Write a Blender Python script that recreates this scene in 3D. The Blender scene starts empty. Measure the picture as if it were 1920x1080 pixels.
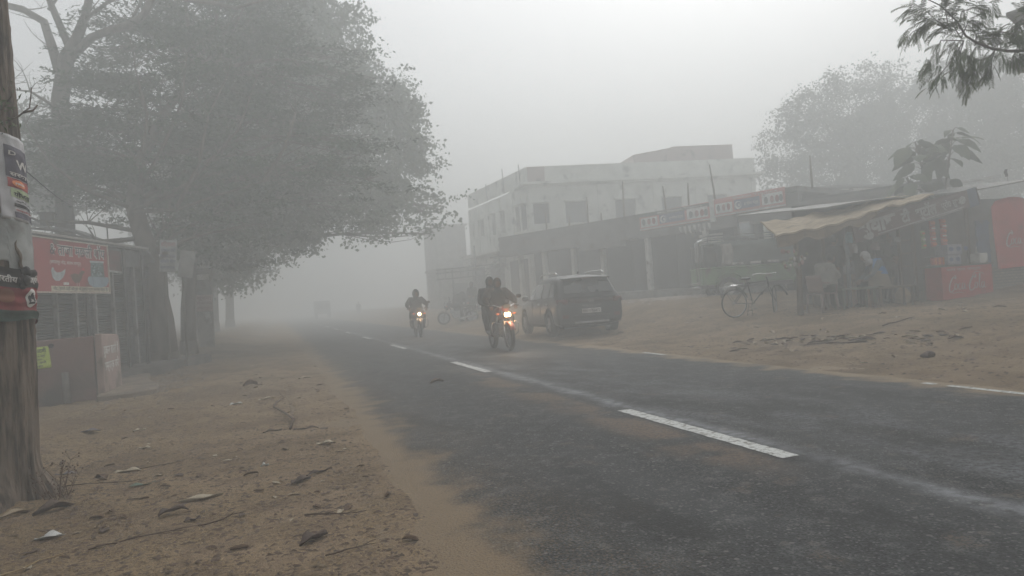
import bpy, bmesh, math, random
import numpy as np
from mathutils import Vector, Matrix, Euler
random.seed(7); rng = np.random.default_rng(7)
R = math.radians
sc = bpy.context.scene
# ---------------------------------------------------------------- camera
cam_d = bpy.data.cameras.new('camera'); cam = bpy.data.objects.new('camera', cam_d)
sc.collection.objects.link(cam); sc.camera = cam
cam_d.sensor_width = 36; cam_d.lens = 36 * 1387 / 1920
cam_d.clip_start = .05; cam_d.clip_end = 3000
_yaw, _pit, _rol = R(17.755), R(.622), R(4.0)
_f = Vector((math.sin(_yaw) * math.cos(_pit), math.cos(_yaw) * math.cos(_pit), math.sin(_pit)))
_r0 = Vector((math.cos(_yaw), -math.sin(_yaw), 0)); _u0 = _r0.cross(_f)
_r = _r0 * math.cos(_rol) - _u0 * math.sin(_rol); _u = _r0 * math.sin(_rol) + _u0 * math.cos(_rol)
cam.matrix_world = Matrix(((_r.x, _u.x, -_f.x, 0), (_r.y, _u.y, -_f.y, 0), (_r.z, _u.z, -_f.z, 1.2), (0, 0, 0, 1)))
# ---------------------------------------------------------------- sky, sun, exposure
SUN_EL, SUN_AZ = 48, 38
w = bpy.data.worlds.new('World'); sc.world = w; w.use_nodes = True
nt = w.node_tree; nt.nodes.clear()
sky = nt.nodes.new('ShaderNodeTexSky'); sky.sky_type = 'NISHITA'; sky.sun_disc = False
sky.sun_elevation = R(SUN_EL); sky.sun_rotation = R(SUN_AZ); sky.dust_density = 4; sky.air_density = 1.2; sky.ozone_density = 1.5
hs = nt.nodes.new('ShaderNodeHueSaturation'); hs.inputs['Saturation'].default_value = .16
bg = nt.nodes.new('ShaderNodeBackground'); bg.inputs['Strength'].default_value = .15
wo = nt.nodes.new('ShaderNodeOutputWorld')
nt.links.new(sky.outputs[0], hs.inputs['Color']); nt.links.new(hs.outputs[0], bg.inputs['Color']); nt.links.new(bg.outputs[0], wo.inputs['Surface'])
sl = bpy.data.lights.new('sun', 'SUN'); sl.energy = .6; sl.angle = R(25); sl.color = (1, .98, .95)
sun = bpy.data.objects.new('sun', sl); sc.collection.objects.link(sun)
_sd = Vector((math.sin(R(SUN_AZ)) * math.cos(R(SUN_EL)), math.cos(R(SUN_AZ)) * math.cos(R(SUN_EL)), math.sin(R(SUN_EL))))
sun.rotation_euler = _sd.to_track_quat('Z', 'Y').to_euler(); sun.location = (0, 0, 60)
vs = sc.view_settings; sc.display_settings.display_device = 'sRGB'
vs.view_transform = 'Standard'; vs.look = 'None'; vs.exposure = 0.17; vs.gamma = 1; vs.use_curve_mapping = False
cy = sc.cycles
cy.max_bounces = 8; cy.diffuse_bounces = 3; cy.glossy_bounces = 2; cy.transmission_bounces = 3; cy.transparent_max_bounces = 8
cy.volume_bounces = 5; cy.use_denoising = True; cy.sample_clamp_indirect = 6; cy.caustics_reflective = False; cy.caustics_refractive = False
cy.use_adaptive_sampling = False
# ---------------------------------------------------------------- helpers
COL = sc.collection
class MB:
    def __init__(s): s.v = []; s.f = []; s.m = []; s.s = []
    def add(s, vs, fs, mi=0, sm=False):
        o = len(s.v); s.v.extend(tuple(map(float, p)) for p in vs)
        for f in fs: s.f.append(tuple(i + o for i in f)); s.m.append(mi); s.s.append(sm)
        return s
    def box(s, c, d, mi=0, rot=None):
        M = Matrix.Rotation(rot, 3, 'Z') if isinstance(rot, (int, float)) else (rot or Matrix.Identity(3))
        c = Vector(c); vs = [c + M @ Vector((x * d[0] / 2, y * d[1] / 2, z * d[2] / 2)) for x in (-1, 1) for y in (-1, 1) for z in (-1, 1)]
        return s.add(vs, [(0, 1, 3, 2), (4, 6, 7, 5), (0, 4, 5, 1), (2, 3, 7, 6), (0, 2, 6, 4), (1, 5, 7, 3)], mi)
    def tube(s, pts, r, n=8, mi=0, closed=False, cap=True, sm=True, flat=1.0):
        P = [Vector(p) for p in pts]; k = len(P)
        rr = list(r) if hasattr(r, '__len__') else [r] * k
        T = []
        for i in range(k):
            a = P[(i - 1) % k] if (i > 0 or closed) else P[i]; b = P[(i + 1) % k] if (i < k - 1 or closed) else P[i]
            t = (b - a); T.append(t.normalized() if t.length > 1e-9 else Vector((0, 0, 1)))
        x = T[0].orthogonal().normalized(); vs = []
        for i in range(k):
            x = (x - T[i] * x.dot(T[i])); x = x.normalized() if x.length > 1e-6 else T[i].orthogonal().normalized()
            y = T[i].cross(x)
            for j in range(n):
                a = 2 * math.pi * j / n; vs.append(P[i] + x * (rr[i] * math.cos(a)) + y * (rr[i] * math.sin(a) * flat))
        fs = []
        for i in range(k if closed else k - 1):
            for j in range(n):
                a, b = i * n + j, i * n + (j + 1) % n; c, d = ((i + 1) % k) * n + j, ((i + 1) % k) * n + (j + 1) % n
                fs.append((a, b, d, c))
        s.add(vs, fs, mi, sm)
        if cap and not closed:
            o = len(s.v) - len(vs); s.f.append(tuple(range(o, o + n))[::-1]); s.f.append(tuple(range(len(s.v) - n, len(s.v)))); s.m += [mi] * 2; s.s += [False] * 2
        return s
    def cyl(s, a, b, r0, r1=None, n=12, mi=0): return s.tube([a, b], [r0, r0 if r1 is None else r1], n, mi)
    def ell(s, c, r, seg=14, rings=9, mi=0, M=None):
        c = Vector(c); M = M or Matrix.Identity(3); r = (r, r, r) if isinstance(r, (int, float)) else r; vs = []; fs = []
        for i in range(1, rings):
            p = math.pi * i / rings
            for j in range(seg):
                a = 2 * math.pi * j / seg; vs.append(c + M @ Vector((r[0] * math.sin(p) * math.cos(a), r[1] * math.sin(p) * math.sin(a), r[2] * math.cos(p))))
        t = len(vs); vs += [c + M @ Vector((0, 0, r[2])), c - M @ Vector((0, 0, r[2]))]
        for i in range(rings - 2):
            for j in range(seg): fs.append((i * seg + j, (i + 1) * seg + j, (i + 1) * seg + (j + 1) % seg, i * seg + (j + 1) % seg))
        for j in range(seg): fs.append((t, j, (j + 1) % seg)); fs.append((t + 1, (rings - 2) * seg + (j + 1) % seg, (rings - 2) * seg + j))
        return s.add(vs, fs, mi, True)
    def ext(s, poly, vec, mi=0, sm=False):
        P = [Vector(p) for p in poly]; v = Vector(vec); n = len(P)
        return s.add(P + [p + v for p in P], [tuple(range(n))[::-1], tuple(range(n, 2 * n))] + [(i, (i + 1) % n, n + (i + 1) % n, n + i) for i in range(n)], mi, sm)
    def torus(s, c, nrm, Rr, r, n=28, m=8, mi=0, sc_=1.0):
        z = Vector(nrm).normalized(); x = z.orthogonal().normalized(); y = z.cross(x); c = Vector(c)
        return s.tube([c + x * Rr * math.cos(2 * math.pi * i / n) + y * Rr * math.sin(2 * math.pi * i / n) for i in range(n)], r, m, mi, closed=True)
    def surf(s, nu, nv, fn, mi=0, sm=True, thick=0):
        vs = [fn(i / (nu - 1), j / (nv - 1)) for j in range(nv) for i in range(nu)]
        fs = [(j * nu + i, j * nu + i + 1, (j + 1) * nu + i + 1, (j + 1) * nu + i) for j in range(nv - 1) for i in range(nu - 1)]
        if not thick: return s.add(vs, fs, mi, sm)
        k = len(vs); t = Vector(thick) if hasattr(thick, '__len__') else Vector((0, 0, -thick))
        fs2 = [tuple(i + k for i in f[::-1]) for f in fs]
        rim = [i for i in range(nu)] + [j * nu + nu - 1 for j in range(1, nv)] + [(nv - 1) * nu + i for i in range(nu - 2, -1, -1)] + [j * nu for j in range(nv - 2, 0, -1)]
        fr = [(rim[i], rim[(i + 1) % len(rim)], rim[(i + 1) % len(rim)] + k, rim[i] + k) for i in range(len(rim))]
        return s.add(list(vs) + [Vector(v) + t for v in vs], fs + fs2 + fr, mi, sm)
    def grow(s, other, M=None):
        vs = [M @ Vector(v) for v in other.v] if M is not None else other.v; o = len(s.v)
        s.v.extend(tuple(v) for v in vs); s.f += [tuple(i + o for i in f) for f in other.f]; s.m += other.m; s.s += other.s
        return s
    def build(s, name, mats, parent=None, loc=None, bevel=0, norm=True, sub=0, world=False):
        me = bpy.data.meshes.new(name); vs = s.v
        if loc is not None and world: vs = [(a - loc[0], b - loc[1], c - loc[2]) for a, b, c in vs]
        if parent is not None and world:
            L = parent['_w']; vs = [(a - L[0], b - L[1], c - L[2]) for a, b, c in vs]
        me.from_pydata(vs, [], s.f); me.update()
        mats = mats if isinstance(mats, (list, tuple)) else [mats]
        for m in mats: me.materials.append(m)
        me.polygons.foreach_set('material_index', s.m); me.polygons.foreach_set('use_smooth', s.s)
        if norm or bevel:
            bm = bmesh.new(); bm.from_mesh(me)
            if norm: bmesh.ops.recalc_face_normals(bm, faces=bm.faces)
            if bevel:
                es = [e for e in bm.edges if len(e.link_faces) == 2 and e.calc_face_angle(0) > .6]
                bmesh.ops.bevel(bm, geom=es, offset=bevel, segments=1, affect='EDGES', clamp_overlap=True)
            bm.to_mesh(me); bm.free()
        o = bpy.data.objects.new(name, me); COL.objects.link(o)
        if parent is not None: o.parent = parent
        if loc is not None: o.location = loc
        if sub:
            md = o.modifiers.new('s', 'SUBSURF'); md.levels = md.render_levels = sub; bake(o)
        return o
def bake(o):
    dg = bpy.context.evaluated_depsgraph_get(); dg.update()
    me = bpy.data.meshes.new_from_object(o.evaluated_get(dg)); o.modifiers.clear(); o.data = me
def thing(name, label, cat, loc=(0, 0, 0), rz=0, group=None, kind=None):
    o = bpy.data.objects.new(name, None); COL.objects.link(o); o.location = loc; o.rotation_euler = (0, 0, rz); o.empty_display_size = .2
    o['label'] = label; o['category'] = cat; o['_w'] = list(map(float, loc))
    if group: o['group'] = group
    return o
def tag(o, label, cat, group=None, kind=None):
    o['label'] = label; o['category'] = cat
    if group: o['group'] = group
    if kind: o['kind'] = kind
    return o
def struct(o): o['kind'] = 'structure'; return o
def copy_tree(o, parent=None):
    c = o.copy(); COL.objects.link(c); c.parent = parent
    for ch in list(o.children): copy_tree(ch, c)
    return c
def text(mb, s, M, h, width=None, mi=0, ext=.002, bold=0):
    """lettering laid in M's local XY plane: left baseline at the origin, height h, fitted to width"""
    cu = bpy.data.curves.new('t', 'FONT'); cu.body = s; cu.size = 1; cu.resolution_u = 2; cu.extrude = 0; cu.offset = bold
    o = bpy.data.objects.new('t', cu); COL.objects.link(o)
    dg = bpy.context.evaluated_depsgraph_get(); dg.update()
    me = bpy.data.meshes.new_from_object(o.evaluated_get(dg))
    vs = [v.co.copy() for v in me.vertices]; fs = [tuple(p.vertices) for p in me.polygons]
    bpy.data.objects.remove(o); bpy.data.curves.remove(cu); bpy.data.meshes.remove(me)
    if not vs: return
    x0, x1 = min(v.x for v in vs), max(v.x for v in vs); sx = (width / (x1 - x0)) if width else h; 
    mb.add([M @ Vector(((v.x - x0) * sx, v.y * h, ext)) for v in vs], fs, mi)
def frame(o, x, up=(0, 0, 1)):
    """matrix whose X runs along x, Y along up; origin o"""
    x = Vector(x).normalized(); y = Vector(up); y = (y - x * y.dot(x)).normalized(); z = x.cross(y)
    return Matrix(((x.x, y.x, z.x, o[0]), (x.y, y.y, z.y, o[1]), (x.z, y.z, z.z, o[2]), (0, 0, 0, 1)))
# ---------------------------------------------------------------- noise
def vnoise(x, y, s=0):
    xi = np.floor(x).astype(np.int64); yi = np.floor(y).astype(np.int64); xf = x - xi; yf = y - yi
    def h(a, b):
        n = (a * 374761393 + b * 668265263 + s * 974711) & 0x7fffffff; n = ((n ^ (n >> 13)) * 1274126177) & 0x7fffffff
        return ((n ^ (n >> 16)) & 0xffff) / 65535.0
    u = xf * xf * (3 - 2 * xf); v = yf * yf * (3 - 2 * yf)
    return (h(xi, yi) * (1 - u) + h(xi + 1, yi) * u) * (1 - v) + (h(xi, yi + 1) * (1 - u) + h(xi + 1, yi + 1) * u) * v
def fbm(x, y, o=4, s=0):
    t = 0; a = .5
    for i in range(o): t = t + a * (vnoise(x, y, s + i) - .5); x = x * 2.03 + 7.1; y = y * 2.03 + 3.7; a *= .5
    return t
def sst(a, b, x): t = np.clip((x - a) / (b - a), 0, 1); return t * t * (3 - 2 * t)
# ---------------------------------------------------------------- materials
MT = {}
def mat(name, col, col2=None, rough=.8, scale=6, bump=0., bscale=None, metal=0, spec=.3, detail=4, mixlo=.4, mixhi=.65, stretch=None, dirt=0, dirtcol=(.12, .095, .07), emis=None):
    m = bpy.data.materials.new(name); m.use_nodes = True; n = m.node_tree; b = n.nodes['Principled BSDF']; L = n.links.new
    b.inputs['Roughness'].default_value = rough; b.inputs['Metallic'].default_value = metal; b.inputs['Specular IOR Level'].default_value = spec
    tc = n.nodes.new('ShaderNodeTexCoord'); src = tc.outputs['Object']
    if stretch:
        mp = n.nodes.new('ShaderNodeMapping'); mp.inputs['Scale'].default_value = stretch; L(src, mp.inputs[0]); src = mp.outputs[0]
    def noise(sc_, det=detail):
        t = n.nodes.new('ShaderNodeTexNoise'); t.inputs['Scale'].default_value = sc_; t.inputs['Detail'].default_value = det; L(src, t.inputs['Vector']); return t.outputs['Fac']
    def ramp(f, lo, hi):
        r = n.nodes.new('ShaderNodeMapRange'); r.inputs['From Min'].default_value = lo; r.inputs['From Max'].default_value = hi; r.interpolation_type = 'SMOOTHSTEP'; L(f, r.inputs['Value']); return r.outputs[0]
    def mix(f, a, c):
        x = n.nodes.new('ShaderNodeMix'); x.data_type = 'RGBA'
        if hasattr(f, 'links'): L(f, x.inputs['Factor'])
        else: x.inputs['Factor'].default_value = f
        for s_, q in ((x.inputs['A'], a), (x.inputs['B'], c)):
            if hasattr(q, 'links'): L(q, s_)
            else: s_.default_value = (*q, 1)
        return x.outputs['Result']
    c2 = col2 or tuple(c * .72 for c in col)
    c = mix(ramp(noise(scale), mixlo, mixhi), col, c2)
    if dirt: c = mix(ramp(noise(scale * .37 + 1.3, 6), .62 - dirt * .25, .72), c, dirtcol)
    L(c, b.inputs['Base Color'])
    if bump:
        bp = n.nodes.new('ShaderNodeBump'); bp.inputs['Strength'].default_value = bump; bp.inputs['Distance'].default_value = .02
        L(noise(bscale or scale * 4, 6), bp.inputs['Height']); L(bp.outputs[0], b.inputs['Normal'])
    if emis: b.inputs['Emission Color'].default_value = (*emis[0], 1); b.inputs['Emission Strength'].default_value = emis[1]
    MT[name] = m; return m
# ---------------------------------------------------------------- ground, road, markings
def zt(x, y):
    x = np.asarray(x, float); y = np.asarray(y, float)
    A = .36 + .36 * sst(15.2, 19.5, y)
    right = A * sst(6.7, 11.8, x) + .25 * sst(15.5, 19, x) * (1 - sst(15, 20, y))
    left = (.2 * sst(20, 28, y) + .1 * sst(28, 36, y)) * sst(-.5, -2.6, x)
    return right + left
def ztf(x, y): return float(zt(x, y))
def edgeL(y): return .72 + .16 * fbm(y * .45, y * 0 + 3.3, 3, 5) * 2 + .22 * fbm(y * 2.1, y * 0 + 1.7, 4, 9)
def edgeR(y): return 6.42 + .22 * fbm(y * .35, y * 0 + 9.3, 3, 15) * 2 + .06 * (vnoise(y * 2.7, y * 0, 19) - .5)
def axis(segs):
    o = []
    for a, b, st in segs: o += list(np.arange(a, b, st))
    return o
ys = np.array([-60, -30, -15, -8, -4, -2, 0, 1] + axis([(1.5, 8.5, .035), (8.5, 20, .1), (20, 45, .4), (45, 90, 2)]) + [95, 110, 140, 200, 400, 900])
xs = np.array([-900, -300, -120, -60, -35, -22, -16, -12] + axis([(-10, -4.2, .3), (-4.2, 1.3, .035), (1.3, 5.8, .45), (5.8, 10, .07), (10, 20, .16), (20, 40, 1)]) + [45, 60, 90, 150, 300, 900])
X, Y = np.meshgrid(xs, ys)
Z = zt(X, Y)
loose = fbm(X * .9, Y * .9, 4, 1) * .07 + fbm(X * 4.2, Y * 4.2, 4, 2) * .045 + np.maximum(fbm(X * 9, Y * 9, 3, 3), 0) * .035
loose *= 1 + .8 * sst(.0, -2.2, X) + .3 * sst(8, 11, X)
rut = sum(-.028 * np.exp(-((X - q - .03 * np.sin(Y * .9)) / .028) ** 2) * (Y < 8.5) * (.6 + .4 * np.sin(Y * 60)) for q in (.36, .47, .58)) - .035 * np.exp(-((X - .08 - .02 * np.sin(Y * 2.1)) / .035) ** 2) * (Y > 7.8) * (Y < 12)
far = 1 - sst(30, 60, Y)
offroad = np.maximum(sst(0, -.5, X - edgeL(Y)), sst(0, .6, X - edgeR(Y)))
Z = Z + (loose + rut + .015) * offroad * (.25 + .75 * far) + .004 * offroad
inroad = sst(-.02, .10, X - edgeL(Y)) * sst(-.02, .10, edgeR(Y) - X)
Z = Z * (1 - inroad) - .035 * inroad
# crusty rim where the soil feathers over the tar
V = np.stack([X, Y, Z], -1).reshape(-1, 3); nx, ny = len(xs), len(ys)
idx = np.arange(nx * ny).reshape(ny, nx); F = np.stack([idx[:-1, :-1], idx[:-1, 1:], idx[1:, 1:], idx[1:, :-1]], -1).reshape(-1, 4)
def fastmesh(name, V, F, m, parent=None, loc=None, smooth=False):
    me = bpy.data.meshes.new(name); k = F.shape[1]; me.vertices.add(len(V)); me.vertices.foreach_set('co', np.asarray(V, np.float32).ravel())
    me.loops.add(F.size); me.loops.foreach_set('vertex_index', F.astype(np.int32).ravel()); me.polygons.add(len(F))
    me.polygons.foreach_set('loop_start', np.arange(0, F.size, k, dtype=np.int32)); me.polygons.foreach_set('loop_total', np.full(len(F), k, np.int32))
    me.update(calc_edges=True)
    if smooth: me.polygons.foreach_set('use_smooth', np.ones(len(F), bool))
    me.materials.append(m); o = bpy.data.objects.new(name, me); COL.objects.link(o)
    if parent is not None: o.parent = parent
    if loc is not None: o.location = loc
    return o
class NG:
    """small wrapper to write node materials tersely"""
    def __init__(s, name, rough=.9, spec=.2):
        s.m = bpy.data.materials.new(name); s.m.use_nodes = True; s.t = s.m.node_tree; s.b = s.t.nodes['Principled BSDF']
        s.b.inputs['Roughness'].default_value = rough; s.b.inputs['Specular IOR Level'].default_value = spec
        s.tc = s.t.nodes.new('ShaderNodeTexCoord').outputs['Object']; s.L = s.t.links.new
        x = s.t.nodes.new('ShaderNodeSeparateXYZ'); s.L(s.tc, x.inputs[0]); s.x, s.y, s.z = x.outputs
    def mapv(s, sx, sy, sz, rz=0):
        m = s.t.nodes.new('ShaderNodeMapping'); m.inputs['Scale'].default_value = (sx, sy, sz); m.inputs['Rotation'].default_value = (0, 0, rz); s.L(s.tc, m.inputs[0]); return m.outputs[0]
    def noise(s, sc_, det=4, v=None, rough=.55):
        n = s.t.nodes.new('ShaderNodeTexNoise'); n.inputs['Scale'].default_value = sc_; n.inputs['Detail'].default_value = det; n.inputs['Roughness'].default_value = rough; s.L(v or s.tc, n.inputs['Vector']); return n.outputs['Fac']
    def vor(s, sc_, out='Distance', v=None, rnd=1):
        n = s.t.nodes.new('ShaderNodeTexVoronoi'); n.inputs['Scale'].default_value = sc_; n.inputs['Randomness'].default_value = rnd; s.L(v or s.tc, n.inputs['Vector']); return n.outputs[out]
    def r(s, f, a, b, lo=0., hi=1.):
        n = s.t.nodes.new('ShaderNodeMapRange'); n.interpolation_type = 'SMOOTHSTEP'
        for k, q in (('From Min', a), ('From Max', b), ('To Min', lo), ('To Max', hi)): n.inputs[k].default_value = q
        s.L(f, n.inputs['Value']); return n.outputs[0]
    def mth(s, op, a, b=None):
        n = s.t.nodes.new('ShaderNodeMath'); n.operation = op
        for i, q in enumerate((a, b)):
            if q is None: continue
            if hasattr(q, 'links'): s.L(q, n.inputs[i])
            else: n.inputs[i].default_value = q
        return n.outputs[0]
    def mix(s, f, a, b):
        x = s.t.nodes.new('ShaderNodeMix'); x.data_type = 'RGBA'
        if hasattr(f, 'links'): s.L(f, x.inputs['Factor'])
        else: x.inputs['Factor'].default_value = f
        for q, v in ((x.inputs['A'], a), (x.inputs['B'], b)):
            if hasattr(v, 'links'): s.L(v, q)
            else: q.default_value = (*v, 1)
        return x.outputs['Result']
    def bump(s, h, st=.5, d=.02):
        b = s.t.nodes.new('ShaderNodeBump'); b.inputs['Strength'].default_value = st; b.inputs['Distance'].default_value = d; s.L(h, b.inputs['Height']); s.L(b.outputs[0], s.b.inputs['Normal'])
    def color(s, c): s.L(c, s.b.inputs['Base Color'])
SAND = (.27, .198, .118); SAND2 = (.178, .128, .076)
g = NG('sandy_soil', .95, .1)
c = g.mix(g.r(g.noise(.55, 5), .4, .62), SAND, SAND2)
c = g.mix(g.r(g.noise(3.3, 6), .47, .68, 0, .75), c, (.15, .108, .075))
c = g.mix(g.r(g.noise(38, 5), .48, .66, 0, .75), c, (.095, .068, .047)); c = g.mix(g.r(g.noise(95, 3), .55, .68, 0, .7), c, (.07, .05, .036))
c = g.mix(g.r(g.vor(23), .10, .03, 0, .75), c, (.40, .33, .25))
c = g.mix(g.r(g.noise(11, 3, g.mapv(1, 3.4, 1)), .60, .67, 0, .7), c, (.085, .06, .045))
# pale trodden dust by the tar and on the far lot
c = g.mix(g.mth('MULTIPLY', g.r(g.x, -1.6, .2), g.r(g.noise(1.7, 4), .35, .7, 0, .55)), c, (.33, .245, .165))
g.color(c); h = g.mth('ADD', g.mth('MULTIPLY', g.noise(30, 6), .6), g.mth('MULTIPLY', g.noise(120, 3), .3)); g.bump(h, 1.0, .035)
struct(fastmesh('ground', V, F, g.m, smooth=True))
# asphalt
g = NG('worn_asphalt', .82, .25)
agg = g.vor(95, 'Color'); sp = g.t.nodes.new('ShaderNodeSeparateColor'); g.L(agg, sp.inputs[0])
c = g.mix(g.r(sp.outputs[0], .15, .95), (.008, .0085, .009), (.058, .060, .061))
c = g.mix(g.r(g.noise(1.1, 5, g.mapv(1, .35, 1)), .38, .66, 0, .6), c, (.058, .060, .061))
chips = g.vor(19, 'Color'); s2 = g.t.nodes.new('ShaderNodeSeparateColor'); g.L(chips, s2.inputs[0])
chipm = g.mth('MULTIPLY', g.r(s2.outputs[1], .74, .8), g.r(g.vor(19), .30, .16))
ch4 = g.vor(8.5, 'Color'); s4 = g.t.nodes.new('ShaderNodeSeparateColor'); g.L(ch4, s4.inputs[0]); c = g.mix(g.mth('MULTIPLY', g.mth('MULTIPLY', g.r(s4.outputs[0], .80, .84), g.r(g.vor(8.5), .36, .22)), g.r(g.noise(60, 3), .35, .6, .15, .75)), c, (.135, .125, .11))
c = g.mix(g.mth('MULTIPLY', chipm, .75), c, (.19, .185, .175)); ch2 = g.vor(42, 'Color'); s3 = g.t.nodes.new('ShaderNodeSeparateColor'); g.L(ch2, s3.inputs[0]); c = g.mix(g.mth('MULTIPLY', g.mth('MULTIPLY', g.r(s3.outputs[2], .70, .76), g.r(g.vor(42), .34, .2)), .7), c, (.17, .17, .165))
c = g.mix(g.mth('MULTIPLY', g.r(g.noise(4.2, 5), .52, .66), g.r(g.noise(75, 2), .45, .6, 0, .5)), c, (.17, .17, .165))
# pale dust ground into the crown of the road and the oncoming lane
cl = g.mth('ABSOLUTE', g.mth('SUBTRACT', g.x, 3.34)); wob = g.mth('ADD', cl, g.mth('MULTIPLY', g.noise(1.6, 4), .35))
c = g.mix(g.mth('MULTIPLY', g.r(wob, .36, .12), g.r(g.noise(9, 5), .3, .62, .15, .8)), c, (.30, .31, .33))
c = g.mix(g.mth('MULTIPLY', g.mth('MULTIPLY', g.r(g.x, 3.3, 3.6), g.r(g.x, 5.6, 4.2)), g.mth('MULTIPLY', g.r(g.noise(2.1, 5, g.mapv(1, .5, 1)), .44, .62, 0, .75), g.r(g.noise(22, 4), .42, .6, .15, 1))), c, (.15, .156, .166))
c = g.mix(g.r(g.noise(.8, 6, g.mapv(1.6, .5, 1)), .50, .64, 0, .55), c, (.012, .012, .012)); c = g.mix(g.mth('MULTIPLY', g.r(g.noise(7, 6), .55, .68), g.r(g.noise(55, 2), .42, .58)), c, (.11, .112, .11))
# brown dirt dropped left of the centre line, at the near end of the dashes
c = g.mix(g.mth('MULTIPLY', g.mth('MULTIPLY', g.r(g.x, 2.5, 2.85), g.r(g.x, 3.15, 3.0)), g.mth('MULTIPLY', g.mth('MULTIPLY', g.r(g.noise(1.3, 4), .40, .55), g.mth('MULTIPLY', g.r(g.y, 3.6, 4.6), g.r(g.y, 14, 10))), g.r(g.noise(30, 3), .4, .55, .3, .9))), c, (.155, .11, .075))
c = g.mix(g.mth('MULTIPLY', g.r(g.noise(2.6, 6), .60, .70), g.r(g.noise(45, 2), .4, .6, 0, .8)), c, (.13, .1, .075))
# soil dragged over both edges
eL = g.mth('ADD', g.x, g.mth('MULTIPLY', g.mth('SUBTRACT', g.noise(2.3, 6), .5), 1.1)); eR = g.mth('ADD', g.x, g.mth('MULTIPLY', g.mth('SUBTRACT', g.noise(2.0, 6), .5), 1.1))
grit = g.noise(60, 3)
c = g.mix(g.mth('MULTIPLY', g.r(eL, 1.22, .82), g.r(grit, .3, .6, .6, 1)), c, (.225, .163, .098))
c = g.mix(g.mth('MULTIPLY', g.r(eR, 6.0, 6.4), g.r(grit, .3, .6, .55, 1)), c, SAND)
c = g.mix(g.mth('MULTIPLY', g.r(eL, 1.9, 1.0), g.r(grit, .5, .62, 0, .6)), c, SAND2)
g.color(c); h = g.mth('ADD', g.vor(95), g.mth('MULTIPLY', g.noise(300, 2), .35)); g.bump(h, .8, .008)
mb = MB(); ry = [-60, 0] + list(np.arange(2, 60, 2.)) + [70, 90, 120, 200, 500, 900]
mb.surf(10, len(ry), lambda u, v: (.1 + 7.0 * u, ry[round(v * (len(ry) - 1))], 0.0), sm=True)
struct(mb.build('road', g.m, norm=False))
# dashes on the centre line and what is left of the edge line
pg = NG('road_paint', .75, .2)
c = pg.mix(pg.r(pg.noise(26, 5), .5, .68), (.55, .56, .54), (.30, .30, .28)); c = pg.mix(pg.r(pg.noise(16, 6), .52, .64), c, (.2, .19, .17)); pg.color(c); pg.bump(pg.noise(150, 3), .5, .005)
def ragged(y0, y1, x0, x1, z=.004, step=.05, seed=0):
    n = max(3, int((y1 - y0) / step)); b = MB(); vs = []
    for i in range(n + 1):
        y = y0 + (y1 - y0) * i / n; e = .006 * random.uniform(-1, 1); e2 = .006 * random.uniform(-1, 1)
        vs += [(x0 + e, y, z), (x1 + e2, y + random.uniform(-.01, .01), z)]
    b.add(vs, [(2 * i, 2 * i + 1, 2 * i + 3, 2 * i + 2) for i in range(n)]); return b
for k, y0 in enumerate([4.16, 11.55, 19.6, 27.2, 34.8, 42.4, 50., 57.6]):
    o = ragged(y0, y0 + 2.5, 3.13, 3.27).build('lane_dash', pg.m, norm=False)
    o['kind'] = 'structure'
for y0, y1 in ((3.2, 5.75), (5.9, 6.05), (11.4, 12.2)):
    struct(ragged(y0, y1, 6.30, 6.38, .004).build('edge_line', pg.m, norm=False))
# ---------------------------------------------------------------- haze
hz = bpy.data.materials.new('winter_fog'); hz.use_nodes = True; hz.node_tree.nodes.clear()
pv = hz.node_tree.nodes.new('ShaderNodeVolumePrincipled'); ho = hz.node_tree.nodes.new('ShaderNodeOutputMaterial')
pv.inputs['Density'].default_value = .028; pv.inputs['Color'].default_value = (.90, .925, .924, 1); pv.inputs['Anisotropy'].default_value = .25
hz.node_tree.links.new(pv.outputs[0], ho.inputs['Volume']); hz.cycles.homogeneous_volume = True
HB = MB().box((15, 400, 8.2), (2000, 1100, 18.6)).build('haze', hz); HB['kind'] = 'stuff'
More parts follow.
